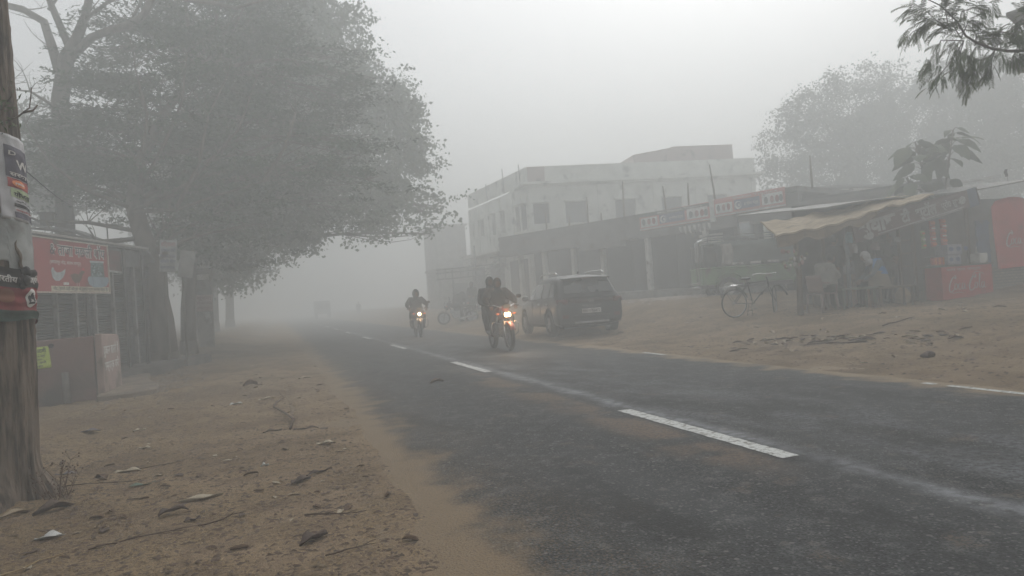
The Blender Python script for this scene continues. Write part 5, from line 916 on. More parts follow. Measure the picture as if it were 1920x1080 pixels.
# ---------------------------------------------------------------- vehicles
RUB = mat('tyre_rubber', (.022, .022, .022), (.035, .033, .03), .9, 20, .3, 40)
CHR = mat('chrome', (.6, .6, .6), (.45, .45, .45), .25, 6, metal=.9)
ALU = mat('alloy', (.38, .39, .4), (.28, .285, .29), .4, 8, metal=.6)
PLAS = mat('black_plastic', (.03, .03, .032), (.045, .045, .045), .6, 12)
def wheel(parent, c, rad, wd, axis, rimr, spokes=5, rimmat=None, thin=False, name='wheel', lat=0):
    """wheel > tyre + rim"""
    c = Vector(c); ax = Vector(axis).normalized(); w_ = bpy.data.objects.new(name, None); COL.objects.link(w_); w_.parent = parent; w_.location = c; w_.empty_display_size = .1
    x = ax.orthogonal().normalized(); y = ax.cross(x); b = MB(); n = 36
    prof = [(-wd / 2, rimr), (-wd / 2, rad - .02 - wd * .1), (-wd * .38, rad - .006), (0, rad), (wd * .38, rad - .006), (wd / 2, rad - .02 - wd * .1), (wd / 2, rimr)]
    if thin: prof = [(wd / 2 * math.cos(a), rad - wd / 2 + wd / 2 * math.sin(a)) for a in [math.pi * k / 5 + math.pi * 1.2 for k in range(-1, 9)]]
    m = len(prof); vs = [x * (r * math.cos(2 * math.pi * i / n)) + y * (r * math.sin(2 * math.pi * i / n)) + ax * a for i in range(n) for a, r in prof]
    b.add(vs, [(i * m + j, i * m + (j + 1) % m, ((i + 1) % n) * m + (j + 1) % m, ((i + 1) % n) * m + j) for i in range(n) for j in range(m)], 0, True); b.build('tyre', RUB, w_)
    b = MB(); b.torus((0, 0, 0), ax, rimr, .012 if thin else max(.014, wd * .12), 32, 6)
    if thin:
        for k in range(20):
            a = 2 * math.pi * k / 20; d = x * math.cos(a) + y * math.sin(a); b.tube([ax * (.02 if k % 2 else -.02), d * rimr], .0022, 3, cap=False)
        b.tube([-ax * .045, ax * .045], .02, 8)
    else:
        for k in range(spokes):
            a = 2 * math.pi * k / spokes; d = x * math.cos(a) + y * math.sin(a); e = ax.cross(d); o_ = ax * lat
            b.add([o_ + p for p in (e * .035 + d * .05, -e * .035 + d * .05, -e * .02 + d * rimr, e * .02 + d * rimr)] + [o_ - ax * math.copysign(.03, lat or 1) + p for p in (e * .035 + d * .05, -e * .035 + d * .05, -e * .02 + d * rimr, e * .02 + d * rimr)], [(0, 1, 2, 3), (7, 6, 5, 4), (0, 4, 5, 1), (1, 5, 6, 2), (2, 6, 7, 3), (3, 7, 4, 0)])
        b.tube([ax * (lat - .02), ax * (lat + .02)], .06, 12); b.tube([ax * (-wd * .3), ax * (-wd * .25)], rimr * .98, 20)
    b.build('rim', rimmat or ALU, w_); return w_
# car
CARP = mat('dark_blue_grey_paint', (.022, .026, .030), (.028, .031, .034), .28, 3, spec=.5); GLS = mat('tinted_glass', (.02, .023, .024), (.03, .034, .035), .12, 2, spec=.8); LAMPR = mat('red_lens', (.10, .012, .012), (.07, .01, .01), .3, 6)
CS = [(-2.0, .74, .40, .84, .66, .88), (-1.97, .83, .33, .93, .78, .98), (-1.90, .872, .28, .98, .76, 1.08), (-1.62, .885, .25, .985, .70, 1.47), (-1.35, .885, .25, .97, .69, 1.555), (-.5, .885, .22, .955, .685, 1.585), (.25, .885, .22, .94, .665, 1.555), (.7, .885, .22, .93, .665, 1.40), (1.12, .88, .22, .93, .74, 1.04), (1.6, .87, .25, .88, .78, .985), (1.9, .82, .28, .76, .7, .86), (1.99, .7, .36, .6, .6, .68)]
car = thing('parked_car', 'dark blue-grey compact SUV with silver roof rails seen from behind at the road edge', 'car', (7.62, 19.0, .07), R(-4))
b = MB(); k = len(CS); ring = []
for y, w_, zb, zl, rw, zr in CS:
    h = [(0, zb), (.8 * w_, zb), (w_ * .97, zb + .06), (w_, zb + .2), (w_, .68), (.965 * w_, zl), (rw + .02, zr - .13), (rw * .9, zr - .035), (rw * .5, zr), (0, zr + .012)]
    ring.append([(x, y, z) for x, z in h] + [(-x, y, z) for x, z in h[-2:0:-1]])
m = len(ring[0]); b.add([p for r_ in ring for p in r_], [(i * m + j, i * m + (j + 1) % m, (i + 1) * m + (j + 1) % m, (i + 1) * m + j) for i in range(k - 1) for j in range(m)] + [tuple(range(m))[::-1], tuple(range((k - 1) * m, k * m))], 0, True)
bo = b.build('body', CARP, car); md = bo.modifiers.new('s', 'SUBSURF'); md.levels = md.render_levels = 2
cut = MB()
for y in (-1.22, 1.28):
    for s in (-1, 1): cut.tube([(s * .62, y, .35), (s * 1.1, y, .35)], .385, 28)
co = cut.build('cut', CARP, None); co.location = car.location; co.rotation_euler = car.rotation_euler; bpy.context.view_layer.update()
md = bo.modifiers.new('b', 'BOOLEAN'); md.object = co; md.operation = 'DIFFERENCE'; md.solver = 'EXACT'; bake(bo); bpy.data.objects.remove(co)
def csec(y):
    for a, c in zip(CS, CS[1:]):
        if a[0] <= y <= c[0]: t_ = (y - a[0]) / (c[0] - a[0]); return [p + (q - p) * t_ for p, q in zip(a, c)]
def glass(y0, y1, y0t, y1t, s):
    def fn(u, v):
        y = (y0 + (y1 - y0) * u) * (1 - v) + (y0t + (y1t - y0t) * u) * v; _, w_, zb, zl, rw, zr = csec(y); t_ = .08 + .80 * v
        return (s * (.965 * w_ + (rw + .02 - .965 * w_) * t_ + .004), y, zl + (min(zr, 1.58) - .13 - zl) * t_)
    g_ = MB(); g_.surf(8, 5, fn); return g_
for s in (-1, 1):
    for a in ((-.42, .3, -.42, .28), (-1.12, -.5, -1.10, -.5), (-1.62, -1.2, -1.38, -1.18), (.36, 1.0, .34, .42)): glass(*a, s).build('side_window', GLS, car)
    b = MB(); b.tube([(s * .62, -1.35, 1.565), (s * .63, -1.25, 1.63), (s * .63, -.6, 1.655), (s * .62, .1, 1.63), (s * .6, .25, 1.56)], [.02, .024, .024, .022, .02], 8); b.build('roof_rail', CHR, car)
    b = MB(); b.ell((s * .99, .62, 1.02), (.10, .07, .075), 12, 8); b.tube([(s * .85, .62, .98), (s * .97, .62, .99)], .02, 6); b.build('mirror', CARP, car)
    for y in (-.28, -1.0): b = MB(); b.tube([(s * .893, y, .84), (s * .915, y - .08, .845), (s * .893, y - .17, .84)], .014, 6); b.build('door_handle', CHR, car)
    b = MB(); b.surf(6, 4, lambda u, v: (s * (.60 + .27 * u), -1.995 + .01 + .10 * u ** 2.2 - .012, .83 + .12 * v), thick=(0, .02, 0)); b.build('tail_lamp', LAMPR, car)
    b = MB(); b.box((s * .68, -1.985, .52), (.16, .03, .09)); b.build('reverse_lamp', LAMPR, car)
    b = MB(); 
    for yy in (-.46, .36, -1.16): b.box((s * .886, yy, .66), (.006, .012, .5))
    b.build('door_seam', BLK, car)
    b = MB(); b.surf(20, 3, lambda u, v: (s * (.893 - .0 * v), -1.9 + 3.7 * u, .24 + .16 * v), thick=(s * .012, 0, 0))
    b.build('side_cladding', PLAS, car) if False else None
for y in (-1.22, 1.28):
    for s in (-1, 1): wheel(car, (s * .80, y, .33), .33, .20, (1, 0, 0), .21, 5, lat=s * .08)
b = MB(); b.surf(14, 7, lambda u, v: ((u - .5) * (1.30 - .12 * v), -1.912 + .265 * v - .015 - .03 * (1 - (2 * u - 1) ** 2), 1.09 + .36 * v)); b.build('rear_window', GLS, car)
b = MB(); b.surf(12, 4, lambda u, v: ((u - .5) * 1.28, -1.60 - .20 * v + .05 * (2 * u - 1) ** 2, 1.515 - .03 * v - .02 * (2 * u - 1) ** 2), thick=.035); b.build('spoiler', CARP, car)
b = MB(); b.box((0, -1.80, 1.46), (.30, .02, .02)); b.build('brake_lamp', LAMPR, car)
b = MB(); b.surf(4, 3, lambda u, v: (.02 * (u - .5), -1.05 - .14 * u, 1.585 + .06 * u), thick=.01); b.ell((0, -1.16, 1.62), (.02, .05, .04), 8, 6); b.build('antenna', BLK, car)
b = MB(); b.surf(16, 3, lambda u, v: ((u - .5) * 1.44, -2.012 + .03 * abs(2 * u - 1) ** 3, .97 + .03 * v), thick=(0, .03, 0)); b.build('tailgate_ledge', CARP, car)
b = MB(); b.surf(16, 3, lambda u, v: ((u - .5) * 1.2, -2.006 + .015 * abs(2 * u - 1) ** 3, .845 + .09 * v), thick=(0, .01, 0)); b.build('lamp_bar', mat('dark_lamp_bar', (.045, .02, .02), None, .3, 5), car)
b = MB(); b.surf(18, 5, lambda u, v: ((u - .5) * (1.66 - .1 * v), -2.03 + .13 * abs(2 * u - 1) ** 3 + .03 * (1 - v), .32 + .22 * v), thick=(0, .05, 0)); b.build('bumper', PLAS, car)
b = MB(); b.surf(10, 3, lambda u, v: ((u - .5) * .9, -2.045 + .02 * abs(2 * u - 1), .33 + .05 * v), thick=(0, .01, 0)); b.build('skid_plate', ALU, car)
b = MB(); b.box((0, -2.022, .64), (.50, .012, .115)); pl = b.build('number_plate', mat('plate_white', (.6, .6, .58), None, .5, 5), car, bevel=.004)
b = MB(); text(b, 'BR01FB6472', frame((-.225, -2.03, .605), (1, 0, 0)), .09, .45, 0, .0, .015); b.build('lettering', BLK, pl, norm=False)
b = MB(); text(b, 'V E N U E', frame((-.24, -2.022, .755), (1, 0, 0)), .052, .48, 0, .0, .02); b.build('lettering', CHR, car, norm=False)
b = MB(); b.torus((0, -2.024, .89), (0, 1, 0), .045, .006, 20, 5); b.box((-.015, -2.026, .89), (.008, .006, .06)); b.box((.018, -2.026, .89), (.008, .006, .06)); b.box((0, -2.026, .89), (.035, .006, .01)); 
for i in range(len(b.v)): v = b.v[i]; b.v[i] = (v[0] * 1.5, v[1], v[2])
b.build('emblem', CHR, car)
b = MB(); b.box((0, -.1, .27), (1.3, 3.2, .12)); b.build('underbody', PLAS, car)
# motorcycle
def motorcycle(name, label, loc, rz, cowl, lit, group, guard=True, lean=0):
    t = thing(name, label, 'motorcycle', loc, rz, group); t.rotation_euler = (0, lean, rz)
    wheel(t, (0, -.63, .3), .3, .095, (1, 0, 0), .225, 6, name='wheel'); wheel(t, (0, .66, .3), .3, .085, (1, 0, 0), .225, 6, name='wheel')
    b = MB()
    for s in (-1, 1): b.tube([(s * .085, .66, .3), (s * .085, .58, .55)], .026, 8); b.tube([(s * .085, .58, .55), (s * .085, .46, .90)], .019, 8)
    b.build('fork', CHR, t)
    b = MB(); b.surf(16, 5, lambda u, v: ((v - .5) * .13, .66 + .335 * math.cos(.2 + 2.1 * u + .3), .3 + .335 * math.sin(.2 + 2.1 * u + .3) + .02 * math.sin(math.pi * v)), thick=.004); b.build('front_fender', cowl, t)
    b = MB(); b.surf(12, 5, lambda u, v: ((v - .5) * .17, -.63 - .36 * math.cos(.35 + 1.5 * u), .3 + .37 * math.sin(.35 + 1.5 * u)), thick=.006); b.build('rear_fender', BLK, t)
    b = MB(); b.ell((0, .12, .86), (.145, .28, .125), 16, 10); b.build('tank', cowl, t)
    b = MB(); b.surf(8, 14, lambda u, v: ((u - .5) * (.24 - .04 * v), -.12 - .68 * v, .84 + .04 * math.sin(v * 3) + .05 * v - .05 * (2 * u - 1) ** 2), thick=.07); b.build('seat', BLK, t)
    b = MB(); b.box((0, .08, .45), (.24, .34, .30)); b.tube([(0, .22, .55), (0, .34, .62)], .09, 10); 
    for k in range(4): b.tube([(0, .24 + .02 * k, .56 + .018 * k), (0, .25 + .02 * k, .566 + .018 * k)], .11, 12)
    b.build('engine', ALU, t, bevel=.03)
    b = MB(); b.tube([(0, .46, .92), (0, .3, .62), (0, .1, .3), (0, -.2, .3), (0, -.3, .6), (0, -.75, .85)], .022, 7); b.tube([(0, .4, .8), (0, -.1, .82), (0, -.7, .8)], .02, 7)
    for s in (-1, 1): b.tube([(s * .09, -.63, .3), (s * .09, -.05, .38)], .02, 6); b.tube([(s * .11, -.6, .34), (s * .11, -.45, .76)], .025, 7)
    b.build('frame', BLK, t)
    b = MB(); b.tube([(-.12, .3, .42), (-.14, .15, .24), (-.15, -.2, .25), (-.16, -.85, .36)], [.02, .022, .04, .045], 9); b.build('exhaust', CHR, t)
    b = MB(); b.tube([(-.36, .30, 1.0), (-.24, .38, 1.02), (-.08, .44, .95), (.08, .44, .95), (.24, .38, 1.02), (.36, .30, 1.0)], .013, 7); b.build('handlebar', CHR, t)
    for s in (-1, 1):
        b = MB(); b.tube([(s * .26, .375, 1.02), (s * .37, .29, .995)], .02, 8); b.build('grip', BLK, t)
        b = MB(); b.tube([(s * .24, .38, 1.03), (s * .34, .36, 1.17)], .006, 5); b.ell((s * .37, .36, 1.20), (.065, .02, .045), 12, 8); b.build('mirror', BLK, t)
        b = MB(); b.tube([(s * .1, .5, .82), (s * .17, .5, .82)], .008, 5); b.ell((s * .20, .5, .82), (.04, .03, .025), 10, 7); b.build('indicator', MT['orange_print'], t)
        b = MB(); b.tube([(s * .1, .1, .32), (s * .26, .1, .33)], .014, 6); b.build('footpeg', RUB, t)
    b = MB()
    def cw(u, v):
        a = (u - .5) * 2; return (a * (.17 - .05 * v * v), .60 - .14 * a * a - .13 * v, .70 + .30 * v + .02 * math.cos(a * 3))
    b.surf(11, 8, cw, thick=(0, -.012, 0)); b.build('headlight_cowl', cowl, t)
    b = MB(); b.box((0, .585, .80), (.20, .05, .145)); hl = b.build('headlight', PLAS, t, bevel=.02)
    b = MB(); n_ = 24; sq = 3.2 if loc[1] < 20 else 2.0; hw, hh_ = (.078, .052) if loc[1] < 20 else (.062, .062); b.add([(0, .624, .80)] + [(hw * math.copysign(abs(math.cos(2 * math.pi * i / n_)) ** (2 / sq), math.cos(2 * math.pi * i / n_)), .614, .80 + hh_ * math.copysign(abs(math.sin(2 * math.pi * i / n_)) ** (2 / sq), math.sin(2 * math.pi * i / n_))) for i in range(n_)], [(0, 1 + i, 1 + (i + 1) % n_) for i in range(n_)], 0, True); b.build('lens', mat('lit_headlamp', (.9, .8, .6), None, .3, 5, emis=((1, .70, .36), 9)) if lit and 'lit_headlamp' not in MT else (MT['lit_headlamp'] if lit else mat('lens_glass', (.5, .5, .5), None, .2, 5)), hl)
    b = MB(); b.box((0, .59, .985), (.16, .012, .1), 0); b.build('visor', GLS, t, bevel=.02)
    if guard: b = MB(); b.tube([(-.10, .3, .62), (-.27, .36, .64), (-.32, .38, .56), (-.30, .36, .38), (-.24, .3, .32), (-.08, .22, .3)], .013, 7); b.tube([(.10, .3, .62), (.27, .36, .64), (.32, .38, .56), (.30, .36, .38), (.24, .3, .32), (.08, .22, .3)], .013, 7); b.tube([(-.1, .3, .62), (.1, .3, .62)], .012, 6); b.build('crash_guard', CHR, t)
    b = MB(); b.box((0, .62, .62), (.20, .008, .07)); b.build('number_plate', WHT, t)
    b = MB(); b.box((0, -.88, .72), (.14, .04, .07)); b.build('tail_lamp', LAMPR, t)
    if lit:
        L = bpy.data.lights.new('headlamp', 'SPOT'); L.energy = 30 if loc[1] < 20 else 9; L.color = (1, .74, .45); L.spot_size = R(120); L.spot_blend = .8; L.shadow_soft_size = .05
        lo = bpy.data.objects.new('headlamp', L); COL.objects.link(lo); lo.parent = t; lo.location = (0, .66, .80); lo.rotation_euler = (R(86), 0, 0)
        L2 = bpy.data.lights.new('added_halo_light', 'POINT'); L2.energy = 12; L2.color = (1, .55, .25); L2.shadow_soft_size = .04; l2 = bpy.data.objects.new('added_halo_light', L2); COL.objects.link(l2); l2.parent = t; l2.location = (0, .80, .86)  # extra unseen point light ahead of the lens, added to warm cowl and haze
    return t
COWR = mat('red_brown_fairing', (.20, .05, .035), (.16, .04, .03), .4, 5); COWB = mat('dark_fairing', (.04, .035, .035), (.05, .045, .045), .4, 5)
BK1 = motorcycle('motorcycle', 'nearer oncoming motorcycle with red-brown fairing and steel crash guard, headlight on', (4.86, 16.25, 0), R(180), COWR, True, None)
BK2 = motorcycle('motorcycle', 'farther oncoming motorcycle with round-edged lit headlamp, carrying one hooded rider', (4.72, 25.9, 0), R(177), COWB, True, None)
pk = motorcycle('motorcycle', 'parked', (7.9, 33.0, ztf(7.9, 33.0)), R(75), COWB, False, 'motorcycles parked at the right road edge', False, R(6)); PKL = ['parked motorcycle lying nearest the road in the dim group, side-on', 'parked motorcycle with its front turned to the camera under the dark cover', 'parked motorcycle closest to the steel staircase']; pk['label'] = PKL[0]
for i, (x, y, a) in enumerate([(8.55, 34.0, 150), (9.3, 35.3, 60)]):
    c = copy_tree(pk); c.location = (x, y, ztf(x, y)); c.rotation_euler = (0, R(-5), R(a)); c['label'] = PKL[i + 1]
t = thing('covered_goods', 'dark draped load standing among the parked motorcycles', 'bundle', (8.3, 33.9, ztf(8.3, 33.9))); b = MB(); b.ell((0, 0, .72), (.42, .36, .68), 20, 14)
for i in range(len(b.v)): x, y, z = b.v[i]; q = 1 + .12 * math.sin(5 * math.atan2(y, x) + z * 4); b.v[i] = (x * q, y * q, max(0, z + .05 * math.sin(x * 14)))
b.build('cover', mat('dark_cover', (.05, .05, .052), (.08, .075, .07), .9, 3, .5, 9), t); b = MB(); b.surf(5, 7, lambda u, v: (.12 + .1 * u, -.40 - .05 * math.sin(v * 3), .35 + .55 * v), thick=(0, .01, 0)); b.build('paper', PAP, t)
# green jeep with canvas-sided body
JG = mat('jeep_green', (.14, .27, .11), (.11, .2, .09), .5, 3, dirt=.3); JC = mat('grey_green_canvas', (.15, .18, .165), (.11, .135, .125), .9, 3, .4, 20)
jp = thing('jeep', 'green passenger jeep with grey canopy, rear ladder and roof rack behind the bicycle', 'jeep', (14.9, 20.35, .62), R(-18))
# local: -X is the tail toward the road, side -Y faces the camera
b = MB(); b.box((0, 0, .74), (4.0, 1.6, .5)); b.box((0, -.0, 1.01), (4.04, 1.66, .06)); b.build('body', JG, jp, bevel=.03)
b = MB(); b.box((.15, 0, 1.78), (3.7, 1.5, .06)); b.build('roof', JC, jp, bevel=.02); b = MB(); b.surf(30, 6, lambda u, v: (-1.6 + 3.5 * u, -.80 - .015 * math.sin(u * 40) * v, 1.78 - (.20 if u < .12 else .72) * v), thick=(0, .015, 0)); b.build('side_canvas', JC, jp)
b = MB(); b.box((-.3, .78, 1.4), (3.2, .03, .75)); b.build('side_canvas', JC, jp)
for x in (-1.95, -1.55, -1.1, -.1, .9, 1.8):
    for s in (-1, 1): b = MB(); b.tube([(x, s * .76, 1.0), (x, s * .74, 1.78)], .022, 6); b.build('canopy_post', FRAME, jp)
b = MB(); b.surf(8, 8, lambda u, v: (-1.42 + .34 * u + .06 * math.sin(v * 3), -.84 - .03 * math.sin(u * 8), 1.06 + .68 * v), thick=(0, .01, 0)); b.build('curtain', mat('pale_curtain', (.34, .32, .29), None, .9, 5), jp)
b = MB(); 
for y in (-.62, -.32): b.tube([(-2.06, y, .5), (-2.06, y, 1.85), (-1.9, y, 1.92)], .018, 6)
for z in (.6, .82, 1.04, 1.26, 1.48, 1.70): b.tube([(-2.06, -.62, z), (-2.06, -.32, z)], .014, 5)
b.build('ladder', CHR, jp)
b = MB()
for z in (1.88, 2.02): b.tube([(-1.75, -.7, z), (1.7, -.7, z), (1.7, .7, z), (-1.75, .7, z)], .018, 6, closed=True)
for x in (-1.75, -.9, 0, .9, 1.7):
    for s in (-1, 1): b.tube([(x, s * .7, 1.8), (x, s * .7, 2.02)], .014, 5)
b.build('roof_rack', FRAME, jp)
b = MB(); b.box((-1.9, .1, 1.5), (.03, 1.3, .5)); b.build('rear_screen', GLS, jp)
b = MB(); b.tube([(-2.1, -.8, .42), (-2.1, .8, .42)], .04, 8); b.tube([(-2.08, -.8, .55), (-2.08, .8, .55)], .022, 8); b.build('bumper', CHR, jp)
for x in (-1.2, 1.25): b = MB(); b.surf(14, 3, lambda u, v: (x + .46 * math.cos(math.pi * u), -.80 - .14 * v, .42 + .42 * math.sin(math.pi * u)), thick=.015); b.build('wheel_arch', JG, jp)
for x in (-1.2, 1.25):
    for s in (-1, 1): wheel(jp, (x, s * .74, .35), .36, .2, (0, 1, 0), .2, 6, WHT, lat=s * .06)
b = MB(); b.box((2.35, 0, .82), (.75, 1.3, .5)); b.build('bonnet', JG, jp, bevel=.05); b = MB(); b.box((-.2, 0, .42), (3.2, 1.1, .12)); b.build('chassis', BLK, jp)
b = MB()
for k in range(3): b.box((-.9 + .55 * k, -.86, 1.10 + .01), (.34, .02, .07))
b.build('trim_plate', WHT, jp)
# bicycle
bc = thing('bicycle', 'old black roadster bicycle with chrome carrier standing in front of the jeep', 'bicycle', (10.78, 14.95, ztf(10.78, 14.95)), R(-3))
wheel(bc, (-.54, 0, .34), .34, .035, (0, 1, 0), .31, thin=True); wheel(bc, (.54, 0, .34), .34, .035, (-.75, .66, 0), .31, thin=True)
b = MB(); tb = lambda p, q, r=.015: b.tube([p, q], r, 6)
tb((-.05, 0, .30), (-.16, 0, .84)); tb((-.13, 0, .80), (.38, 0, .82)); tb((-.05, 0, .30), (.40, 0, .72)); tb((.37, 0, .92), (.42, 0, .66), .018)
for s in (-1, 1): tb((-.54, s * .05, .34), (-.05, s * .03, .30), .009); tb((-.54, s * .05, .34), (-.14, s * .02, .78), .009); tb((.42, s * .04, .66), (.54, s * .04, .34), .011)
b.build('frame', BLK, bc)
b = MB(); b.tube([(.46, -.26, .98), (.54, -.14, 1.0), (.40, 0, .98), (.24, .20, 1.0), (.10, .18, .98)], .012, 6); b.build('handlebar', CHR, bc)
b = MB(); b.ell((-.2, 0, .90), (.14, .085, .04), 12, 7); b.tube([(-.16, 0, .84), (-.19, 0, .89)], .014, 6); b.build('saddle', BLK, bc)
b = MB(); b.tube([(-.86, -.07, .74), (-.24, -.06, .74)], .009, 5); b.tube([(-.86, .07, .74), (-.24, .06, .74)], .009, 5); b.tube([(-.86, -.07, .74), (-.86, .07, .74)], .009, 5); b.tube([(-.6, .0, .75), (-.3, 0, .75)], .04, 4, flat=.15)
for s in (-1, 1): b.tube([(-.8, s * .07, .74), (-.54, s * .06, .36)], .007, 5)
b.build('carrier', CHR, bc)
b = MB()
for cx in (-.54, .54): b.surf(16, 3, lambda u, v: (cx + .37 * math.cos(.3 + 2.4 * u), (v - .5) * .07, .34 + .37 * math.sin(.3 + 2.4 * u)), thick=.004)
b.build('mudguard', BLK, bc); b = MB(); b.torus((-.05, .05, .30), (0, 1, 0), .09, .006, 20, 5); b.tube([(-.05, .06, .30), (.06, .06, .18)], .01, 5); b.box((.07, .1, .18), (.09, .08, .02)); b.tube([(-.05, -.06, .30), (-.16, -.06, .42)], .01, 5); b.box((-.17, -.1, .42), (.09, .08, .02)); b.build('crank', CHR, bc)
b = MB(); b.tube([(-.15, -.1, .02), (-.12, -.07, .3)], .008, 5); b.tube([(-.15, .1, .02), (-.12, .07, .3)], .008, 5); b.build('stand', BLK, bc)
t = thing('flower_bundle', 'bunch of faded pink and white snack packets hung on the left awning post', 'packets', (11.05, 13.6, 1.6)); b = MB(); rr = random.Random(5)
for k in range(26): b.ell((11.0 + rr.uniform(-.42, .22), 13.62 + rr.uniform(-.12, .05), 1.62 + rr.uniform(-.24, .16)), (rr.uniform(.03, .06), .02, rr.uniform(.03, .06)), 7, 5, rr.randrange(3))
b.build('packets', [mat('faded_pink', (.38, .24, .22), None, .7, 6), WHT, mat('pale_olive', (.30, .32, .22), None, .7, 6)], t, world=True); b = MB(); b.tube([(11.05, 13.66, 1.9), (10.9, 13.62, 1.5)], .005, 4); b.build('string', BLK, t, world=True)
# far vehicle silhouette
t = thing('far_truck', 'faint boxy truck far down the road in the fog', 'truck', (3.6, 66, .0)); b = MB(); b.box((3.6, 66.8, 1.5), (1.9, 3.2, 1.5)); b.build('box', JC, t, world=True, bevel=.05); b = MB(); b.box((3.6, 64.6, 1.25), (1.8, 1.2, 1.3)); b.build('cab', JC, t, world=True, bevel=.15); b = MB(); b.box((3.6, 63.98, 1.5), (1.5, .03, .5)); b.build('windscreen', GLS, t, world=True)
for s in (-1, 1):
    for y in (64.7, 67.8): wheel(t, (s * .8, y - 66, .38), .38, .22, (1, 0, 0), .2, 5)
t.location = (5.6, 97, .0)
# ---------------------------------------------------------------- people
SKIN = mat('brown_skin', (.17, .095, .06), (.14, .078, .05), .6, 8); HAIR = mat('black_hair', (.012, .011, .011), (.02, .018, .017), .7, 20)
def cloth(n, c, c2=None): return MT.get(n) or mat(n, c, c2, .95, 7, .35, 26)
RAD = dict(pelvis=.14, spine=.135, chest=.15, neck=.062, head0=.05, sh=.078, el=.052, wr=.038, hip=.098, kn=.064, an=.046, toe=.036)
EDG = [('pelvis', 'spine'), ('spine', 'chest'), ('chest', 'neck'), ('neck', 'head0')] + [(a + s, c + s) for s in 'LR' for a, c in (('sh', 'el'), ('el', 'wr'), ('hip', 'kn'), ('kn', 'an'), ('an', 'toe'))] + [('chest', 'shL'), ('chest', 'shR'), ('pelvis', 'hipL'), ('pelvis', 'hipR')]
STAND = dict(pelvis=(0, 0, .95), spine=(0, .01, 1.13), chest=(0, 0, 1.33), neck=(0, .01, 1.47), head0=(0, .03, 1.55), shL=(-.19, 0, 1.41), elL=(-.25, -.02, 1.14), wrL=(-.24, .08, .90), shR=(.19, 0, 1.41), elR=(.25, -.02, 1.14), wrR=(.24, .08, .90),
    hipL=(-.09, 0, .90), knL=(-.10, .02, .50), anL=(-.11, -.02, .09), toeL=(-.12, .13, .035), hipR=(.09, 0, .90), knR=(.10, .02, .50), anR=(.11, -.02, .09), toeR=(.12, .13, .035))
SIT = dict(STAND, pelvis=(0, 0, .56), spine=(0, .03, .74), chest=(0, .07, .94), neck=(0, .12, 1.08), head0=(0, .16, 1.16), shL=(-.18, .07, 1.02), elL=(-.23, .14, .78), wrL=(-.12, .36, .70), shR=(.18, .07, 1.02), elR=(.23, .14, .78), wrR=(.12, .36, .70),
    hipL=(-.1, .04, .54), knL=(-.13, .44, .52), anL=(-.12, .44, .09), toeL=(-.12, .58, .035), hipR=(.1, .04, .54), knR=(.13, .44, .52), anR=(.12, .44, .09), toeR=(.12, .58, .035))
